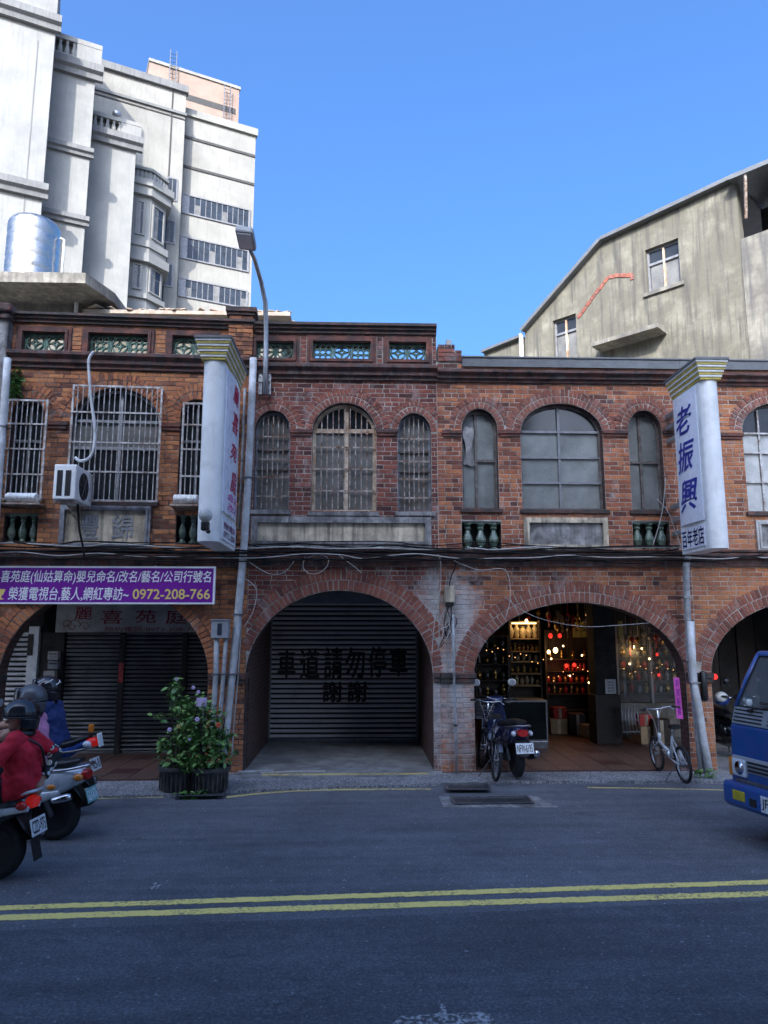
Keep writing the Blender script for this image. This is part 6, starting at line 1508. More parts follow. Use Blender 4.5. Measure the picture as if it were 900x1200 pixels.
# ------------------------------------------------------------------ scooters
def wheel(par, name, x, r, w, spokes=5, y=0.0, disc=True):
    wh = MB().lathe([(r * .3, -w * .35), (r * .34, -w * .4), (r * .34, w * .4), (r * .3, w * .35)], 18, axis='y').build(name, M['black'], par, 40, loc=(x, y, r))
    prof = []
    for k in range(9):
        a = math.pi * (k / 8); prof.append((r - w * .55 + w * .55 * math.sin(a), -w / 2 * math.cos(a)))
    prof += [(r - w * .75, w / 2 * .9), (r - w * .75, -w / 2 * .9), prof[0]]
    MB().lathe(prof, 36, axis='y').build('tyre', M['rubber'], wh, 40)
    MB().lathe([(r - w * .75, -w * .42), (r - w * 1.1, -w * .36), (r - w * 1.1, w * .36), (r - w * .75, w * .42)], 32, axis='y').build('rim_barrel', M['black'], wh, 40)
    rm = MB().lathe([(r - w * .72, -w * .4), (r - w * .7, -w * .42), (r - w * .78, -w * .36), (r - w * .79, 0), (r - w * .78, w * .36), (r - w * .7, w * .42), (r - w * .72, w * .4)], 32, axis='y')
    for k in range(spokes):
        a = 2 * math.pi * k / spokes + .3
        rm.tube([(math.cos(a) * r * .28, 0, math.sin(a) * r * .28), (math.cos(a) * (r - w * .95), 0, math.sin(a) * (r - w * .95))], [w * .17, w * .13], 6)
    rm.build('rim', M['alloy'], wh, 40)
    return wh
def plate(par, txt, x, z, w=.26, h=.145, tilt=12, m='plate', tm='ink', top=None):
    p = MB().cbox(-.003, .003, -w / 2, w / 2, -h / 2, h / 2, .002).build('number_plate', M[m], par, loc=(x, 0, z), rot=(0, R(tilt), 0))
    mb = MB(); writing(mb, txt, -w * .43, w * .43, -h * .36, h * (.36 if not top else .12), 0, .03)
    if top: writing(mb, top, -w * .2, w * .2, h * .2, h * .4, 0, .01)
    mb.v = [(-.0045 + yy, -xx, zz) for xx, yy, zz in mb.v]
    mb.build('lettering', M[tm], p, fix=False)
    return p
def scooter(label, loc, rz, V):
    t = thing('scooter', label, 'scooter', loc, rz, 'scooters on the street' if V.get('street') else 'scooters parked in the arcade')
    B_, A_ = M[V['body']], M[V.get('accent', V['body'])]
    r = V.get('r', .245); wb = .62
    wheel(t, 'rear_wheel', -wb, r, .12, 5); wheel(t, 'front_wheel', wb, r, .105, 5)
    sp = V.get('sport', 0)
    # tail and body under the seat
    if sp: secs = [(-.98, .88, .03, .02), (-.9, .85, .07, .045), (-.75, .78, .115, .08), (-.55, .71, .14, .12), (-.35, .63, .15, .16), (-.15, .52, .15, .17), (.0, .42, .15, .13), (.08, .37, .13, .08)]
    else: secs = [(-.92, .66, .05, .04), (-.86, .65, .115, .09), (-.72, .62, .165, .14), (-.55, .585, .185, .17), (-.35, .55, .185, .185), (-.15, .48, .17, .18), (.0, .40, .16, .13), (.08, .36, .14, .08)]
    MB().loft([(x, 0, z, hw, hh) for x, z, hw, hh in secs], 20, e=2.5).build('rear_body', B_, t, 50)
    # side trim
    for s in (-1, 1): MB().loft([(-.7, s * .15, .5, .03, .03), (-.5, s * .175, .45, .03, .06), (-.2, s * .165, .38, .03, .07), (.02, s * .15, .33, .02, .04)], 10).build('side_trim', A_, t, 50)
    MB().loft([(-.05, 0, .3, .15, .05), (.1, 0, .29, .17, .05), (.3, 0, .3, .17, .05), (.4, 0, .36, .16, .07)], 16, e=4).build('floorboard', M['black'], t, 50)
    MB().loft([(-.35, 0, .25, .07, .08), (0, 0, .22, .09, .07), (.3, 0, .23, .08, .05)], 12).build('engine_cover', M['steelgrey'], t, 50)
    # front apron and mudguard
    ap = []
    for k, (x, z, hw, hh) in enumerate(((.36, .32, .17, .03), (.42, .45, .2, .045), (.46, .62, .21, .055), (.44, .8, .18, .06), (.4, .93, .13, .06))): ap.append((x, z, hw, hh))
    mb = MB(); n = 16; vs = []; fs = []
    for x, z, hw, d in ap:
        for k in range(n):
            a = 2 * math.pi * k / n; vs.append((x + d * math.cos(a) * (1.3 if math.cos(a) > 0 else .8) - .5 * hw * math.sin(a) ** 2 * .5, hw * math.sin(a), z))
    for i in range(len(ap) - 1):
        for k in range(n): q = (k + 1) % n; fs.append((i * n + k, i * n + q, (i + 1) * n + q, (i + 1) * n + k))
    fs += [tuple(range(n)), tuple((len(ap) - 1) * n + k for k in range(n))]
    mb.add(vs, fs).build('front_apron', B_, t, 50)
    mb = MB(); vs = []; fs = []
    for i in range(9):
        a = R(20 + i * 17)
        for k in range(5): 
            b = (k - 2) / 2; vs.append((wb + (r + .035 - .02 * abs(b)) * math.cos(a), b * .07, r + (r + .035 - .02 * abs(b)) * math.sin(a)))
    for i in range(8):
        for k in range(4): fs.append((i * 5 + k, i * 5 + k + 1, i * 5 + k + 6, i * 5 + k + 5))
    mb.add(vs, fs).build('front_mudguard', B_, t, True, fix=False)
    mb = MB(); vs = []; fs = []
    for i in range(8):
        a = R(60 + i * 15)
        for k in range(5): 
            b = (k - 2) / 2; vs.append((-wb + (r + .04 - .02 * abs(b)) * math.cos(a), b * .07, r + (r + .04 - .02 * abs(b)) * math.sin(a)))
    for i in range(7):
        for k in range(4): fs.append((i * 5 + k, i * 5 + k + 1, i * 5 + k + 6, i * 5 + k + 5))
    mb.add(vs, fs).build('rear_mudguard', M['black'], t, True, fix=False)
    MB().loft([(-.98, 0, .36, .07, .012), (-.9, 0, .44, .085, .015), (-.82, 0, .54, .08, .02)], 10, e=4).build('plate_bracket', M['black'], t, 50)
    for s in (-1, 1): MB().tube([(.44, s * .065, .6), (wb, s * .065, r)], .022, 8).build('fork', M['steelgrey'], t, True)
    # seat
    zs = .745 if not sp else .775
    MB().loft([(-.86 if not sp else -.92, 0, zs + .06 if not sp else .92, .07, .025), (-.75, 0, zs + .03 + .04 * bool(sp), .125, .05), (-.5, 0, zs + .01, .145, .06), (-.3, 0, zs - .03, .14, .06), (-.1, 0, zs - .05, .12, .055), (.0, 0, zs - .08, .08, .03)], 18, e=2.6).build('seat', M['black'], t, 50)
    rail = [(-.55, .15, zs - .04), (-.8, .15, zs - .01), (-.95, .09, zs + .02), (-.97, 0, zs + .02), (-.95, -.09, zs + .02), (-.8, -.15, zs - .01), (-.55, -.15, zs - .04)]
    MB().tube(sm(rail, 4), .014, 8).build('grab_rail', M[V.get('rail', 'steelgrey')], t, True)
    # lights and plate
    xt = -.93 if not sp else -.985; zt_ = .66 if not sp else .85
    MB().loft([(xt - .02, 0, zt_, .07, .045), (xt + .03, 0, zt_, .085, .055), (xt + .09, 0, zt_, .07, .04)], 14, e=3).build('tail_light', M[V.get('tail', 'redlens')], t, 50)
    for s in (-1, 1): MB().ball((xt + .05, s * .125, zt_ - .01), (.055, .035, .04), 10, 6).build('turn_signal', M[V.get('sig', 'clear')], t, True)
    plate(t, V['plate'], -.985 if not sp else -1.0, .46 if not sp else .6, m=V.get('platem', 'plate'), tm=V.get('platet', 'ink'), tilt=V.get('ptilt', 18))
    if V.get('flap'): MB().cbox(-.006, .006, -.07, .07, -.13, .05, .004).build('mud_flap', M['black'], t, loc=(-.97, 0, .3), rot=(0, R(14), 0))
    # exhaust on the right side (local -y)
    ex = MB().tube([(.05, -.13, .24), (-.3, -.17, .24), (-.5, -.19, .27), (-.58, -.19, .29)], [.02, .02, .03, .05], 10).tube([(-.58, -.19, .29), (-.62, -.19, .3), (-.88, -.19, .36), (-.93, -.19, .37)], [.05, .062, .062, .045], 14).build('exhaust', M['black'], t, 40)
    MB().lathe([(.03, -.01), (.046, 0), (.046, .02)], 12, axis='x', c=(-.94, -.19, .372)).build('end_cap', M['chrome'], ex, 40)
    if V.get('leftpipe'):   # silencer showing on the left side
        MB().tube([(-.62, .15, .42), (-.66, .16, .43), (-.8, .17, .46), (-.84, .17, .47)], [.025, .042, .042, .03], 14).build('silencer', M['chrome'], t, True)
    for s in (-1, 1):
        MB().tube([(-.62, s * .1, r), (-.45, s * .12, .62)], .028, 8).build('shock_absorber', M['steelgrey'], t, True)
    # handlebar
    hb = MB().loft([(.3, 0, .98, .06, .04), (.36, 0, 1.0, .16, .07), (.43, 0, .98, .15, .08), (.5, 0, .94, .09, .05)], 16, e=2.6).build('handlebar_cover', B_, t, 50)
    MB().lathe([(.0, .02), (.06, .01), (.07, -.03)], 14, axis='x', c=(.505, 0, .93)).build('headlight', M['clear'], hb, True)
    for s in (-1, 1):
        g = MB().tube([(.35, s * .14, 1.0), (.3, s * .34, 1.02)], .018, 8).build('grip', M['black'], t, True)
        MB().tube([(.37, s * .15, 1.02), (.4, s * .3, 1.0)], .008, 6).build('brake_lever', M['chrome'], g, True)
        mr = MB().tube([(.36, s * .2, 1.03), (.4, s * .24, 1.16), (.39, s * .28, 1.24)], .008, 6).build('mirror_stem', M['black'], t, True)
        MB().loft([(.37, s * .3, 1.27, .055, .045), (.385, s * .3, 1.27, .07, .055), (.41, s * .3, 1.27, .05, .04)], 12).build('mirror', M[V.get('mirror', 'black')], mr, True)
        MB().lathe([(0, -.001), (.05, -.001)], 12, axis='x', c=(.369, s * .3, 1.27)).build('glass', M['clear'], mr)
    MB().tube([(-.2, .12, .2), (-.3, .2, .02)], .012, 6).build('side_stand', M['steelgrey'], t, True)
    return t
def at_wheel(px, py, rz, z=0.0):
    """place a scooter so that its rear tyre stands on the given spot"""
    g = G(px, py, z); return (g.x + .62 * math.cos(rz), g.y + .62 * math.sin(rz), z)
rz1 = R(176); L1 = at_wheel(-7, 1031, rz1); SC1 = scooter('black and silver scooter with a lit brake light, nearest to the viewer', L1, rz1, dict(body='dkbody', accent='silver', plate='CZD-975', tail='litred', sig='redlens', street=1, flap=1, r=.265, rail='silver', ptilt=14))
for s in (-1, 1): MB().loft([(-.93, s * .1, .62, .02, .025), (-.7, s * .17, .6, .02, .035), (-.4, s * .19, .54, .02, .04), (-.1, s * .175, .44, .02, .03)], 10).build('silver_strip', M['silver'], SC1, 50)
rz2 = R(177); L2 = at_wheel(64, 984, rz2); SC2 = scooter('rounded silver grey scooter with a green plate, in the middle of the three queueing', L2, rz2, dict(body='silver', plate='GLX-876', platem='plategreen', platet='bwhite', street=1, sig='amber', leftpipe=1, rail='chrome', r=.255))
MB().ball((-.62, .17, .56), (.05, .02, .03), 12, 8).build('side_reflector', M['amber'], SC2, True)
rz3 = R(176); L3 = at_wheel(71, 957, rz3); SC3 = scooter('blue sports scooter with an upswept tail and white plate, furthest of the three queueing', L3, rz3, dict(body='bluebody', accent='dkbody', sport=1, plate='NL6-81', tail='litred', sig='clear', street=1, flap=1))
MB().cbox(-.03, .03, -.035, .035, 0, .1, .02).build('warning_lamp', M['amber'], SC3, loc=(-.9, -.05, .95))
MB().cbox(-.01, .01, -.06, .06, -.06, .1, .01).build('white_tail_panel', M['white'], SC3, loc=(-1.03, -.03, .85), rot=(0, R(12), 0))
rz4 = R(97); L4 = at_wheel(606, 911, rz4, .05); SC4 = scooter('dark navy scooter parked facing into the open shop arch', L4, rz4, dict(body='navy', accent='dkbody', plate='NFW-6195', mirror='white', sig='clear'))
rz5 = R(-78); g = PY(857, 880, 1.1); scooter('dark scooter in the shadowed arcade behind the truck', (g.x, 1.1, .05), rz5, dict(body='dkbody', plate='MKC-208', mirror='black'))
p = PY(846, 819, .9); hb = thing('hanging_helmet', 'blue and white helmet on the mirror of the scooter behind the truck', 'helmet', p)
MB().ball((0, 0, 0), (.12, .13, .115), 18, 12).build('shell', M['bluebody'], hb, True); MB().ball((-.03, -.05, .035), (.105, .1, .09), 14, 8).build('white_panel', M['white'], hb, True)
MB().tube([(.05, 0, -.1), (.1, .05, -.2)], .006, 5).build('strap', M['black'], hb)

# ------------------------------------------------------------------ bicycles
def bicycle(label, rear, front, V, lean=0.0, z=.045):
    d = Vector((front[0] - rear[0], front[1] - rear[1], 0)); rz = math.atan2(d.y, d.x); wb = V['wb']; r = V['r']
    mid = (Vector((rear[0], rear[1], 0)) + Vector((front[0], front[1], 0))) / 2
    t = thing('bicycle', label, 'bicycle', (mid.x, mid.y, z), rz); t.rotation_euler = (R(lean), 0, rz)
    F_, P_ = M[V['frame']], M['chrome']
    def bw(x, nm):
        w = MB().lathe([(.02, -.04), (.03, -.03), (.016, -.02), (.016, .02), (.03, .03), (.02, .04)], 12, axis='y').build(nm, M['steelgrey'], t, True, loc=(x, 0, r))
        MB().tube([((r - .022) * math.cos(a), 0, (r - .022) * math.sin(a)) for a in [2 * math.pi * i / 40 for i in range(40)]], .022, 8, closed=True).build('tyre', M['rubber'], w, True)
        MB().tube([((r - .05) * math.cos(a), 0, (r - .05) * math.sin(a)) for a in [2 * math.pi * i / 40 for i in range(40)]], .012, 6, closed=True).build('rim', M[V.get('rimm', 'alloy')], w, True)
        b = MB()
        for i in range(20):
            a = 2 * math.pi * i / 20; s = (-1) ** i * .028; b.tube([(.02 * math.cos(a + .8), s, .02 * math.sin(a + .8)), ((r - .05) * math.cos(a), 0, (r - .05) * math.sin(a))], .0022, 4, cap=False)
        b.build('spokes', M['alloy'], w)
        return w
    bw(-wb / 2, 'rear_wheel'); bw(wb / 2, 'front_wheel')
    bb = (-.06, 0, r + .03); hd = (wb / 2 - .2, 0, V['hd']); hd2 = (wb / 2 - .16, 0, V['hd'] - .16); st = (-.2, 0, V['st']); so = (-.24, 0, V['seat'])
    fr_ = MB().tube([hd2, (0.05, 0, r + .12), bb], V['tube'], 10).tube([bb, st], .017, 8).tube([(hd[0], 0, hd[2] - .04), hd2], .024, 10)
    for s in (-1, 1): fr_.tube([(bb[0], s * .03, bb[2]), (-wb / 2, s * .055, r)], .011, 6).tube([(st[0] + .02, s * .015, st[2] - .05), (-wb / 2, s * .055, r)], .009, 6)
    if V.get('top'): fr_.tube([(hd[0] + .01, 0, hd[2] - .06), (st[0] + .015, 0, st[2] - .08)], .016, 8)
    fr_.build('frame', F_, t, True)
    fk = MB()
    for s in (-1, 1): fk.tube([hd2, (hd2[0] + .03, s * .05, hd2[2] - .05), (wb / 2, s * .055, r)], .012, 6)
    fk.build('fork', P_ if V.get('chromefork') else F_, t, True)
    MB().tube([st, so], .013, 8).build('seat_post', P_, t, True)
    MB().loft([(-.38, 0, so[2] + .03, .075, .03), (-.32, 0, so[2] + .035, .09, .035), (-.22, 0, so[2] + .025, .06, .03), (-.12, 0, so[2] + .015, .025, .02)], 14).build('saddle', M['black'], t, 60)
    top = V['bar']; hx = hd[0] - .04
    MB().tube([hd, (hx, 0, top - .02)], .015, 8).build('stem', P_, t, True)
    hbp = [(hx - .12, .29, top + .02), (hx - .05, .2, top + .03), (hx + .02, .06, top), (hx + .02, -.06, top), (hx - .05, -.2, top + .03), (hx - .12, -.29, top + .02)]
    hb = MB().tube(sm(hbp, 4), .011, 8).build('handlebar', P_, t, True)
    for s in (-1, 1):
        MB().tube([(hx - .05, s * .2, top + .03), (hx - .13, s * .3, top + .02)], .016, 8).build('grip', M['black'], hb, True)
        MB().tube([(hx - .02, s * .15, top + .03), (hx - .03, s * .24, top - .02)], .006, 5).build('brake_lever', P_, hb)
        MB().tube(sm([(hx, s * .15, top + .02), (hx + .12, s * .12, top + .0), (hx + .1, s * .03, top - .2), (hd2[0] + .03, 0, hd2[2])], 5), .005, 5).build('brake_cable', M['cablew'], t)
    MB().lathe([(.07, -.004), (.075, 0), (.07, .004)], 20, axis='y', c=(bb[0], -.06, bb[2])).tube([(bb[0], -.07, bb[2]), (bb[0] + .1, -.08, bb[2] - .12)], .009, 6).tube([(bb[0], .07, bb[2]), (bb[0] - .1, .08, bb[2] + .12)], .009, 6).cbox(bb[0] + .06, bb[0] + .14, -.16, -.08, bb[2] - .135, bb[2] - .11, .006).cbox(bb[0] - .14, bb[0] - .06, .08, .16, bb[2] + .11, bb[2] + .135, .006).build('crankset', P_, t, 40)
    MB().tube([(-wb / 2 + .1, .06, r), (-wb / 2 + .2, .2, .01)], .008, 6).build('kickstand', M['steelgrey'], t)
    if V.get('guard'):
        for x in (-wb / 2, wb / 2):
            mb = MB(); vs = []; fs = []
            for i in range(11):
                a = R((30 if x > 0 else 20) + i * 13)
                for k in range(3): vs.append((x + (r + .02) * math.cos(a), (k - 1) * .03, r + (r + .02 + (.008 if k == 1 else 0)) * math.sin(a)))
            for i in range(10):
                for k in range(2): fs.append((i * 3 + k, i * 3 + k + 1, i * 3 + k + 4, i * 3 + k + 3))
            mb.add(vs, fs).build('mudguard', F_, t, True, fix=False)
    if V.get('basket'):
        b = MB(); bx, bz = V['basket']
        for k in range(5):
            z_ = bz + .26 * k / 4; w_ = .12 + .03 * k / 4; b.tube([(bx + w_, w_, z_), (bx - w_, w_, z_), (bx - w_, -w_, z_), (bx + w_, -w_, z_)], .004, 4, closed=True)
        for i in range(9):
            q = -1 + 2 * i / 8
            for s in (-1, 1): b.tube([(bx + .12 * q, s * .12, bz), (bx + .15 * q, s * .15, bz + .26)], .003, 4).tube([(bx + s * .12, .12 * q, bz), (bx + s * .15, .15 * q, bz + .26)], .003, 4)
        for i in range(7): q = -1 + 2 * i / 6; b.tube([(bx - .12, .12 * q, bz), (bx + .12, .12 * q, bz)], .003, 4)
        b.build('basket', M['steelgrey'], t)
        MB().tube([(bx, 0, bz), (bx * .9, 0, r)], .01, 6).build('basket_stay', M['steelgrey'], t)
    return t
ra, fa = G(804, 919, .04), G(782, 908, .045)
dd = Vector((fa.x - ra.x, fa.y - ra.y, 0)).normalized() * .95
bicycle('small wheeled white and blue bicycle leaning by the right pier', (ra.x, ra.y), (ra.x + dd.x, ra.y + dd.y), dict(wb=.92, r=.255, hd=.62, st=.6, seat=.72, bar=.94, tube=.026, frame='silver', chromefork=1), -4)
ra = G(581, 917, .04)
bicycle('black bicycle with a wire basket squeezed in behind the middle pier', (ra.x, ra.y), tuple(PY(563, 900, .32).to_2d()), dict(rimm='black', wb=1.0, r=.285, hd=.8, st=.7, seat=.84, bar=1.02, tube=.02, frame='dkbody', guard=1, top=0, basket=(.62, .74)), 5)

# ------------------------------------------------------------------ the blue truck
def truck(loc, rz):
    t = thing('truck', 'small blue flat fronted truck entering at the right edge', 'truck', loc, rz)
    W = .74; bl, gr, bk = M['truckblue'], M['truckgrey'], M['black']
    # local: x forward, front panel at x = 0, y left, z up. cab shell as side profile lofts
    def hull(prof, y0, y1, m, nm, par=t, b=.02):
        bm = bmesh.new(); f = []
        for y in (y0, y1): f.append([bm.verts.new((x, y, z)) for x, z in prof])
        n = len(prof); bm.faces.new(f[0]); bm.faces.new(list(reversed(f[1])))
        for i in range(n): bm.faces.new((f[0][i], f[1][i], f[1][(i + 1) % n], f[0][(i + 1) % n]))
        bmesh.ops.recalc_face_normals(bm, faces=bm.faces)
        if b: bmesh.ops.bevel(bm, geom=bm.edges[:], offset=b, segments=3, affect='EDGES', profile=.6)
        me = bpy.data.meshes.new(nm); bm.to_mesh(me); bm.free(); me.materials.append(m)
        me.polygons.foreach_set('use_smooth', [True] * len(me.polygons)); me.set_sharp_from_angle(angle=R(35)); return instance(nm, me, par)
    hull([(-1.25, .42), (-.02, .42), (.0, .6), (-.03, 1.16), (-1.25, 1.16)], -W, W, bl, 'cab_body', b=.035)
    # louvre panel under the windscreen
    lp = hull([(-.2, 1.162), (-.032, 1.162), (-.085, 1.34), (-.2, 1.34)], -W + .02, W - .02, gr, 'louvre_panel', b=.012)
    for k in range(4):
        z = 1.19 + k * .038; x = -.032 - (z - 1.162) * .298
        for y0, y1 in ((-W + .05, -.28), (-.2, .2), (.28, W - .08)): MB().box(x - .014, x + .004, y0, y1, z, z + .014).build('louvre', M['ink'], lp)
    # roof, pillars, windscreen
    rf = hull([(-1.25, 1.9), (-.42, 1.94), (-.36, 1.9), (-.38, 1.86), (-1.25, 1.84)], -W + .06, W - .06, bl, 'roof', b=.025)
    for s in (-1, 1):
        MB().tube([(-.1, s * (W - .04), 1.33), (-.24, s * (W - .06), 1.63), (-.38, s * (W - .1), 1.89)], [.03, .026, .028], 8).build('windscreen_pillar', bl, t, True)
        MB().tube([(-1.2, s * (W - .03), 1.15), (-1.2, s * (W - .08), 1.88)], .05, 8).build('rear_pillar', bl, t, True)
        MB().box(-1.15, -.2, s * (W - .02) - .008, s * (W - .02) + .008, 1.17, 1.2).build('door_sill', bk, t)
        MB().add([(-1.15, s * (W - .03), 1.2), (-.14, s * (W - .03), 1.3), (-.36, s * (W - .08), 1.86), (-1.15, s * (W - .08), 1.86), (-1.15, s * (W - .036), 1.2), (-.14, s * (W - .036), 1.3), (-.36, s * (W - .086), 1.86), (-1.15, s * (W - .086), 1.86)], [(0, 1, 2, 3), (7, 6, 5, 4), (0, 1, 5, 4), (1, 2, 6, 5), (2, 3, 7, 6), (3, 0, 4, 7)]).build('side_window', M['screen'], t)
        dr = MB().cbox(-1.1, -.12, s * W - .004, s * W + .006, .5, 1.14, .004).build('door', bl, t); MB().cbox(-1.02, -.88, s * W + .004, s * W + .03, 1.0, 1.04, .008).build('handle', bk, dr)
    MB().add([(-.1, -W + .05, 1.34), (-.1, W - .05, 1.34), (-.375, W - .12, 1.885), (-.375, -W + .12, 1.885), (-.108, -W + .05, 1.336), (-.108, W - .05, 1.336), (-.383, W - .12, 1.881), (-.383, -W + .12, 1.881)], [(0, 1, 2, 3), (7, 6, 5, 4), (0, 4, 5, 1), (1, 5, 6, 2), (2, 6, 7, 3), (3, 7, 4, 0)]).build('windscreen', M['screen'], t)
    MB().tube([(-.098, -W + .06, 1.345), (-.098, W - .06, 1.345), (-.375, W - .13, 1.88), (-.375, -W + .13, 1.88)], .014, 6, closed=True).build('windscreen_seal', bk, t)
    for y0 in (-.45, .1):
        wp = MB().cbox(-.075, -.045, y0 - .03, y0 + .03, 1.3, 1.335, .008).tube([(-.06, y0, 1.33), (-.1, y0 + .45, 1.4)], .007, 5).build('wiper', bk, t)
        MB().box(-.125, -.1, y0 + .1, y0 + .55, 1.405, 1.415).build('blade', bk, wp)
    # behind the glass: dash, cardboard, wheel, driver's things
    MB().box(-.5, -.12, -W + .1, W - .1, 1.2, 1.33).build('dashboard', bk, t)
    MB().box(-1.22, -1.18, -W + .1, W - .1, 1.1, 1.85).build('cab_rear', bk, t)
    MB().cbox(-.3, -.27, -.36, .15, 1.33, 1.78, .006).build('cardboard_sheet', M['card'], t)
    MB().ball((-.2, -.2, 1.355), (.06, .13, .03), 12, 6).build('cloth', M['hivis'], t, True)
    MB().tube([(-.5 + .03 * math.cos(a), -.55 + .12 * math.cos(a), 1.55 + .13 * math.sin(a)) for a in [R(-60 + i * 24) for i in range(11)]], .012, 6).build('hanging_strap', M['bars'], t)
    MB().cbox(-.6, -.57, -.6, -.53, 1.48, 1.52, .003).build('tag', M['paper'], t)
    MB().tube([(-.5 + .06 * math.cos(a), .38 + .18 * math.cos(a), 1.38 + .17 * math.sin(a)) for a in [R(i * 18) for i in range(20)]], .014, 6, closed=True).build('steering_wheel', bk, t)
    # grille, lamps, bumper
    gl = hull([(-.1, .68), (.012, .68), (.016, .8), (-.0, .835), (-.1, .835)], -W + .04, W - .04, gr, 'grille', b=.012)
    for k in range(3): MB().box(.006, .02, -.46, .46, .7 + k * .04, .722 + k * .04).build('grille_slot', M['ink'], gl)
    for s in (-1, 1):
        hl = MB().cbox(-.03, .03, s * .58 - .12, s * .58 + .1, .62, .81, .03).build('headlight', M['clear'], t)
        MB().cbox(-.04, .028, s * (W - .035) - .03, s * (W - .035) + .03, .62, .81, .012).build('indicator', M['amber'], t)
        MB().lathe([(.07, 0), (.055, -.03), (0, -.05)], 14, axis='x', c=(.031, s * .57, .715)).build('reflector', M['chrome'], hl, True)
    hull([(-.12, .42), (.03, .42), (.035, .6), (-.12, .62)], -W + .1, W - .1, M['steelgrey'], 'grille_lower', b=.012)
    bp = hull([(-.1, .33), (.07, .31), (.115, .36), (.115, .52), (.09, .57), (-.1, .57)], -W - .002, W + .002, bl, 'bumper', b=.02)
    for s in (-1, 1):
        MB().cbox(.105, .124, s * .5 - .09, s * .5 + .09, .4, .5, .01).build('fog_lamp', M['lampyellow'], bp)
        MB().cbox(.11, .12, s * .3 - .05, s * .3 + .05, .38, .46, .004).build('vent', M['ink'], bp)
    pl = MB().cbox(.117, .125, -.18, .18, .36, .52, .003).build('number_plate', M['plate'], bp)
    mb = MB(); writing(mb, 'JF-2683', -.16, .16, .385, .495, 0, .03); mb.v = [(.127 - yy, xx, zz) for xx, yy, zz in mb.v]; mb.build('lettering', M['ink'], pl, fix=False)
    # red emblem on the blue panel
    eb = MB().cbox(-.012, .002, -.08, .08, .94, 1.02, .004).build('emblem', M['petalred'], t); MB().tube([(.004, -.05, .98), (.004, -.015, .995), (.004, .015, .965), (.004, .05, .985)], .006, 5).build('emblem_stroke', M['plate'], eb)
    # near mirror
    mr = MB().tube([(-.12, W, 1.3), (.02, W + .16, 1.38), (.02, W + .16, 1.62), (-.2, W - .02, 1.7)], .009, 6).build('mirror_arm', bk, t); MB().cbox(-.01, .03, W + .09, W + .23, 1.4, 1.62, .015).build('mirror', bk, mr)
    # chassis, wheels, cargo bed
    for x, r_ in ((-.62, .29), (-2.6, .29)):
        for s in (-1, 1): wheel(t, 'wheel', x, r_, .16, 6, s * (W - .12))
    MB().box(-3.4, -.2, -.3, .3, .33, .45).build('chassis', M['ink'], t)
    bd = MB().cbox(-3.5, -1.35, -W - .02, W + .02, .62, .7, .01).build('cargo_bed', bl, t)
    for s in (-1, 1): MB().cbox(-3.5, -1.35, s * (W + .01) - .015, s * (W + .01) + .015, .701, 1.02, .006).build('side_board', bl, bd)
    MB().cbox(-1.38, -1.35, -W, W, .701, 1.5, .006).build('head_board', bl, bd); MB().cbox(-3.53, -3.501, -W, W, .64, 1.02, .006).build('tail_board', bl, bd)
    return t
M['screen'] = glassmat('windscreen_glass', (.05, .06, .065), .04)
_b = M['screen'].node_tree.nodes['Principled BSDF']; _b.inputs['Transmission Weight'].default_value = .93; _b.inputs['Roughness'].default_value = .02; _b.inputs['IOR'].default_value = 1.1
for l in list(_b.inputs['Base Color'].links): M['screen'].node_tree.links.remove(l)
_b.inputs['Base Color'].default_value = (.75, .8, .82, 1)
M['lampyellow'] = mat('yellow_fog_lens', (.5, .4, .02), .2, var=.15, coat=.5)
tz = R(180 + 12); c = PY(848, 915, -3.3)      # far front corner of the bumper
hd_ = Vector((math.cos(tz), math.sin(tz), 0)); lf = Vector((-math.sin(tz), math.cos(tz), 0))
o = Vector((c.x, -3.3, 0)) - hd_ * .1 + lf * .74
truck((o.x, o.y, 0), tz)
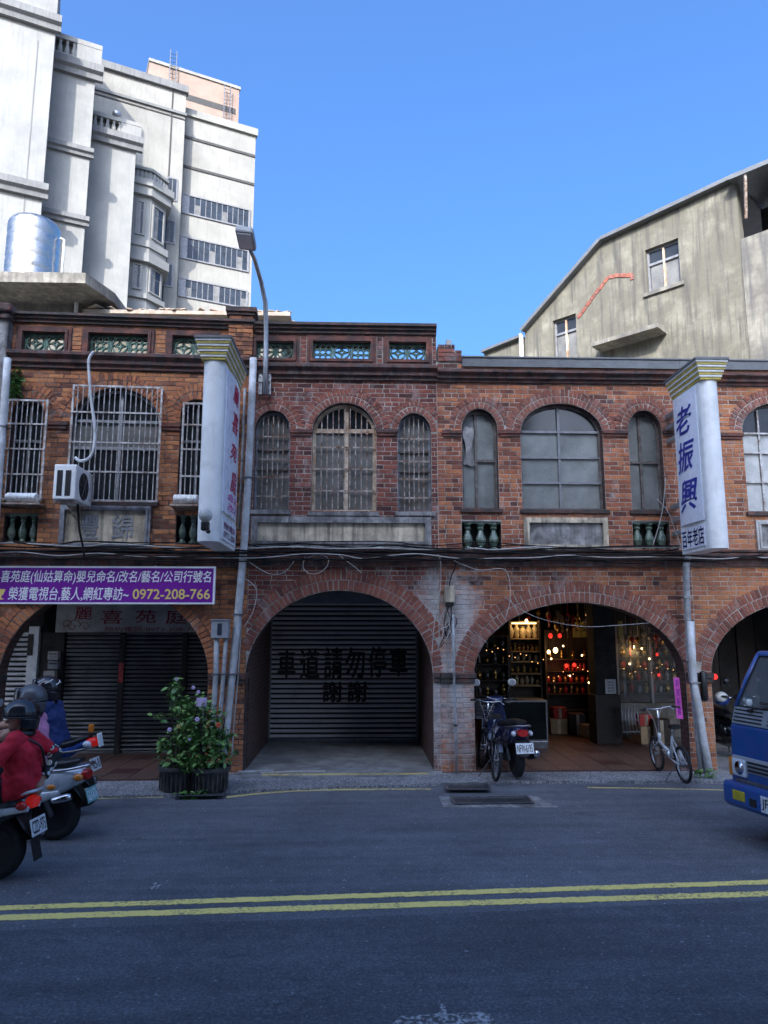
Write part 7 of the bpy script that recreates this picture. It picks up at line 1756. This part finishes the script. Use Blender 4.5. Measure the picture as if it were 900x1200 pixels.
# ------------------------------------------------------------------ riders
import numpy as np
def capsule(mb, a, b, ra, rb, n=14):
    a, b = Vector(a), Vector(b); d = (b - a); L = d.length; d.normalize()
    pts = []; rs = []
    for k in range(5):
        t = math.pi / 2 * k / 4; pts.append(a - d * ra * math.cos(t)); rs.append(max(.002, ra * math.sin(t)))
    for k in range(1, 4): pts.append(a + d * L * k / 4); rs.append(ra + (rb - ra) * k / 4)
    for k in range(5):
        t = math.pi / 2 * k / 4; pts.append(b + d * rb * math.sin(t)); rs.append(max(.002, rb * math.cos(t)))
    mb.tube(pts, rs, n)
def person(label, loc, rz, P, V):
    """P joints in the scooter's own axes (x ahead, y left). one continuous remeshed body, clothes as children"""
    mb = MB(); caps = []
    def C(a, b, ra, rb, region): capsule(mb, a, b, ra, rb); caps.append((Vector(a), Vector(b), ra, rb, region))
    pel, chest, neck, head = [Vector(P[k]) for k in ('pelvis', 'chest', 'neck', 'head')]
    k = V.get('k', 1.0); sh = .175 * k; hp = .095
    belly = pel.lerp(chest, .45)
    for s in (-1, 1):
        y = Vector((0, s, 0))
        C(pel + y * .075, belly + y * .06, .125 * k, .115 * k, 'torso'); C(belly + y * .06, chest + y * .075, .115 * k, .12 * k, 'torso')
        C(chest + y * .05, neck + y * .03 + Vector((0, 0, -.06)), .115 * k, .06, 'torso')
        S_ = neck + y * sh + Vector((0, 0, -.075)); C(neck + y * .06 + Vector((0, 0, -.06)), S_, .065, .062 * k, 'torso')
        tag_ = 'l' if s > 0 else 'r'
        el, wr = Vector(P['elbow_' + tag_]), Vector(P['wrist_' + tag_])
        C(S_, el, .06 * k, .047 * k, 'upperarm'); C(el, wr, .046 * k, .03, 'forearm')
        hip, kn, an = pel + y * hp + Vector((.02, 0, -.03)), Vector(P['knee_' + tag_]), Vector(P['ankle_' + tag_])
        C(hip, kn, .098 * k, .062 * k, 'leg'); C(kn, an, .06, .04, 'leg'); toe = an + Vector((.15, 0, -.05)); C(an + Vector((-.03, 0, -.05)), toe, .042, .032, 'foot')
        # hand: palm, four fingers curling round, thumb from the side of the palm
        d = (wr - el).normalized(); gdir = Vector(P.get('grip_' + tag_, d)); gdir.normalize(); side = d.cross(Vector((0, 0, 1))).normalized() * s
        palm = wr + d * .075; C(wr, palm, .027, .033, 'hand')
        for i in range(4):
            off = side * (.033 - .022 * i) * -s; q0 = palm + off + d * .02; ln = (.042, .047, .045, .036)[i]
            q1 = q0 + (d * .8 + Vector((0, 0, -.35))) * ln; q2 = q1 + (d * .1 + Vector((0, 0, -1))) * ln * .8; q3 = q2 + (-d * .8 + Vector((0, 0, -.5))) * ln * .6
            C(q0, q1, .0105, .0095, 'hand'); C(q1, q2, .0095, .009, 'hand'); C(q2, q3, .009, .008, 'hand')
        th = wr + d * .03 - side * .03 * s; C(th, th + d * .035 + Vector((0, 0, -.03)) - side * s * .012, .013, .0105, 'hand'); C(th + d * .035 + Vector((0, 0, -.03)) - side * s * .012, th + d * .06 + Vector((0, 0, -.055)), .0105, .009, 'hand')
    C(neck, head + Vector((-.01, 0, -.08)), .055, .058, 'skin')
    ht = R(P.get('turn', 0)); fx = Vector((math.cos(ht), math.sin(ht), 0)); fy = Vector((-fx.y, fx.x, 0))
    H = lambda x, y, z: head + fx * x + fy * y + Vector((0, 0, z))
    C(H(-.02, 0, .03), H(.015, 0, .02), .092, .085, 'skin'); C(H(.03, 0, -.045), H(.05, 0, -.085), .062, .042, 'skin')          # skull, jaw
    C(H(.085, 0, .005), H(.112, 0, -.03), .012, .017, 'skin'); C(H(.082, .018, -.072), H(.082, -.018, -.072), .014, .014, 'skin')   # nose, mouth
    C(H(.08, .03, .028), H(.08, -.03, .028), .015, .015, 'skin')
    for s in (-1, 1): C(H(-.01, s * .085, .01), H(-.015, s * .09, -.03), .016, .013, 'skin')
    me = mb.mesh('body', M['skin'])
    o = bpy.data.objects.new('tmp', me); COL.objects.link(o)
    md = o.modifiers.new('r', 'REMESH'); md.mode = 'VOXEL'; md.voxel_size = .011; s2 = o.modifiers.new('s', 'SMOOTH'); s2.iterations = 5; s2.factor = .5
    bm_ = bpy.data.meshes.new_from_object(o.evaluated_get(bpy.context.evaluated_depsgraph_get())); bpy.data.objects.remove(o)
    bm_.name = 'person'; bm_.materials.clear(); bm_.materials.append(M['skin']); bm_.polygons.foreach_set('use_smooth', [True] * len(bm_.polygons))
    n = len(bm_.vertices); co = np.empty(n * 3); bm_.vertices.foreach_get('co', co); co = co.reshape(n, 3); no = np.empty(n * 3); bm_.vertices.foreach_get('normal', no); no = no.reshape(n, 3)
    best = np.full(n, 1e9); reg = np.zeros(n, int); par = np.zeros(n); names = ['torso', 'upperarm', 'forearm', 'leg', 'foot', 'hand', 'skin']
    for a, b, ra, rb, rg in caps:
        a_, b_ = np.array(a), np.array(b); ab = b_ - a_; t = np.clip(((co - a_) @ ab) / max(ab @ ab, 1e-9), 0, 1)
        d = np.linalg.norm(co - (a_ + t[:, None] * ab), axis=1) - (ra + (rb - ra) * t)
        m = d < best; best[m] = d[m]; reg[m] = names.index(rg); par[m] = t[m]
    root = instance('person', bm_, None, loc, (0, 0, rz), label=label, cat='person', group=V.get('group', 'riders waiting on scooters'))
    faces = [tuple(p.vertices) for p in bm_.polygons]
    def cloth(name, sel, m, off, wr_=.006, fr=14):
        fs = [f for f in faces if all(sel[i] for i in f)]
        use = sorted({i for f in fs for i in f}); ix = {v: i for i, v in enumerate(use)}
        vs = []
        for i in use:
            p = Vector(co[i]); k_ = off + wr_ * (noise.noise(p * fr) + .6 * noise.noise(p * fr * 2.3)); vs.append(p + Vector(no[i]) * k_)
        c = MB(); c.add(vs, [tuple(ix[i] for i in f) for f in fs]); o = c.build(name, M[m], root, True, fix=False)
        sd_ = o.modifiers.new('thickness', 'SOLIDIFY'); sd_.thickness = .006; sd_.offset = -1
        return o
    T = lambda *k: np.isin(reg, [names.index(q) for q in k])
    shirt = T('torso') | (T('leg') & (par < .2)) | (T('upperarm') & (par < V.get('sleeve', .9)))
    cloth(V.get('shirtname', 'shirt'), shirt, V['shirt'], .019, .017, 10)
    if V.get('undersleeve'):
        for s in (-1, 1): cloth('arm_cover', ((T('forearm') & (par < .93)) | (T('upperarm') & (par > .7))) & (co[:, 1] * s > 0), V['undersleeve'], .015, .008, 18)
    if V.get('longsleeve'): cloth('sleeve', T('forearm') & (par < .9), V['shirt'], .016, .008)
    cloth('trousers', T('leg') & (par > .1), 'trouser', .012)
    cloth('shoes', T('foot'), 'black', .008, .0)
    # helmet, with rim, visor and strap
    hm = V['helmet']; hr = .142
    def dome(a0, a1, r, zoff, xs=1.12, n=28, m=12):
        b = MB(); vs = []; fs = []
        for i in range(m + 1):
            t = a0 + (a1 - a0) * i / m
            for q in range(n):
                a = 2 * math.pi * q / n; cut = 1
                vs.append(H(-.012 + r * xs * math.sin(t) * math.cos(a), r * .96 * math.sin(t) * math.sin(a), zoff + r * math.cos(t)))
        for i in range(m):
            for q in range(n): fs.append((i * n + q, (i + 1) * n + q, (i + 1) * n + (q + 1) % n, i * n + (q + 1) % n))
        return b.add(vs, fs)
    hl = dome(.02, R(100), hr, .035).build('helmet', M[hm], root, True, fix=False)
    sdm = hl.modifiers.new('thickness', 'SOLIDIFY'); sdm.thickness = .014; sdm.offset = -1
    # lower shell round the back and ears
    b = MB(); vs = []; fs = []
    for i in range(7):
        z = .035 + hr * math.cos(R(100)) - i * .017; k_ = .985 - .015 * i
        for q in range(21):
            a = R(78 + q * 10.2); vs.append(H(-.012 + hr * 1.12 * k_ * math.cos(a), hr * .96 * k_ * math.sin(a), z - .02 * max(0, -math.cos(a))))
    for i in range(6):
        for q in range(20): fs.append((i * 21 + q, (i + 1) * 21 + q, (i + 1) * 21 + q + 1, i * 21 + q + 1))
    o = b.add(vs, fs).build('neck_guard', M[hm], hl, True, fix=False); s_ = o.modifiers.new('thickness', 'SOLIDIFY'); s_.thickness = .012
    b = MB(); vs = []; fs = []
    for i in range(6):
        for q in range(13):
            a = R(-62 + q * 10.3); z = .075 - i * .028; k_ = 1.02 + .05 * i / 5
            vs.append(H(-.012 + hr * 1.14 * k_ * math.cos(a) + .01, hr * .97 * k_ * math.sin(a), z))
    for i in range(5):
        for q in range(12): fs.append((i * 13 + q, (i + 1) * 13 + q, (i + 1) * 13 + q + 1, i * 13 + q + 1))
    if V.get('visor', True):
        zo = V.get('visor_up', .06)
        vs = [v + Vector((0, 0, zo)) for v in vs]; b.add(vs, fs); o = b.build('visor', M['visor'], hl, True, fix=False); s_ = o.modifiers.new('thickness', 'SOLIDIFY'); s_.thickness = .004
    MB().tube([H(-.012 + hr * 1.13 * math.cos(R(a)), hr * .97 * math.sin(R(a)), .012 + .0) for a in range(-180, 180, 15)], .007, 6, closed=True).build('rim_trim', M[V.get('trim', 'black')], hl, True)
    if V.get('pattern'):
        for (a0, a1, z0, z1) in ((100, 140, .09, .135), (150, 200, .07, .12), (60, 90, .1, .14), (205, 245, .09, .13)):
            pts = []
            for q in range(8):
                a = R(a0 + (a1 - a0) * q / 7); z = z0 + (z1 - z0) * q / 7; rr = hr * math.sqrt(max(0, 1 - ((z - .035) / hr) ** 2)); pts.append(H(-.012 + 1.12 * rr * math.cos(a), .96 * rr * math.sin(a), z))
            MB().tube(pts, .0065, 5).build('stripe', M['white'], hl, True)
    if V.get('strap'): # bag strap over the back
        pts = [neck + Vector((.02, .1, -.0)), neck + Vector((-.1, .05, -.07)), chest + Vector((-.15, -.02, .04)), belly + Vector((-.155, -.09, .02)), pel + Vector((-.12, -.16, .08))]
        MB().tube(sm(pts, 5), .012, 6).build('bag_strap', M['black'], root)
    if V.get('hair'):
        b = MB(); 
        for q in range(9):
            a = R(120 + q * 15); p0 = H(.1 * math.cos(a) - .01, .1 * math.sin(a), -.03); b.tube([p0, p0 + Vector((-.02, 0, -.07)), p0 + Vector((-.0, 0, -.14))], [.024, .026, .012], 6)
        b.build('hair', M['hair'], root, True)
    if V.get('collar'):
        MB().tube([neck + Vector((.075 * math.cos(R(a)) - .005, .085 * math.sin(R(a)), -.005 + .012 * math.cos(R(a)))) for a in range(0, 360, 20)], .028, 8, closed=True).build('collar', M[V['collar']], root, True)
    for s in (-1, 1):
        e = H(.094, s * .032, .015); MB().ball(e, .009, 8, 6).build('eye', M['ink'], root, True)
    return root
def pose(x, z, lean=.06, reach=.36, hz=1.03, ax=.0):
    P = dict(pelvis=(x, 0, z), chest=(x + lean, 0, z + .28), neck=(x + lean * 1.4, 0, z + .475), head=(x + lean * 1.8 + .03, 0, z + .605))
    for s, q in ((1, 'l'), (-1, 'r')):
        P['elbow_' + q] = (x + lean + .18, s * .3, z + .26); P['wrist_' + q] = (reach - .1, s * .31, hz)
        P['knee_' + q] = (x + .44, s * .2, z - .1); P['ankle_' + q] = (x + .42, s * .2, .1 if s > 0 else .42)
    return P
# pillion in red on the nearest scooter: hands resting back on the rail and down on the lap
P = pose(-.8, .83, .0, .36); P['turn'] = 38
P['elbow_l'] = (-.68, .34, 1.0); P['wrist_l'] = (-.47, .27, .84); P['elbow_r'] = (-.97, -.27, 1.03); P['wrist_r'] = (-.93, -.12, .83)
P['head'] = (-.745, 0, 1.385); P['neck'] = (-.78, 0, 1.265); P['chest'] = (-.8, 0, 1.08)
for s, q in ((1, 'l'), (-1, 'r')): P['knee_' + q] = (-.4, s * .27, .74); P['ankle_' + q] = (-.35, s * .25, .36)
person('passenger in a red jacket with polka dot arm covers and a black helmet', L1, rz1, P, dict(shirt='jacket', shirtname='jacket', sleeve=.98, undersleeve='dots', helmet='helmblack', strap=1, collar='black', k=.97, visor=False, pattern=0))
P = pose(-.2, .82, .05); person('rider in a grey top at the handlebar of the nearest scooter', L1, rz1, P, dict(shirt='trouser', sleeve=.9, helmet='helmgrey', longsleeve=1))
P = pose(-.34, .81, .03)
person('rider in a pink shirt and grey helmet on the silver scooter', L2, rz2, P, dict(shirt='pinkshirt', sleeve=.6, helmet='helmgrey', hair=1, trim='helmgrey', k=.94))
P = pose(-.48, .84, .06); person('rider in a navy shirt and patterned black helmet on the blue scooter', L3, rz3, P, dict(shirt='navyshirt', sleeve=.95, helmet='helmblack', pattern=1, k=1.06))
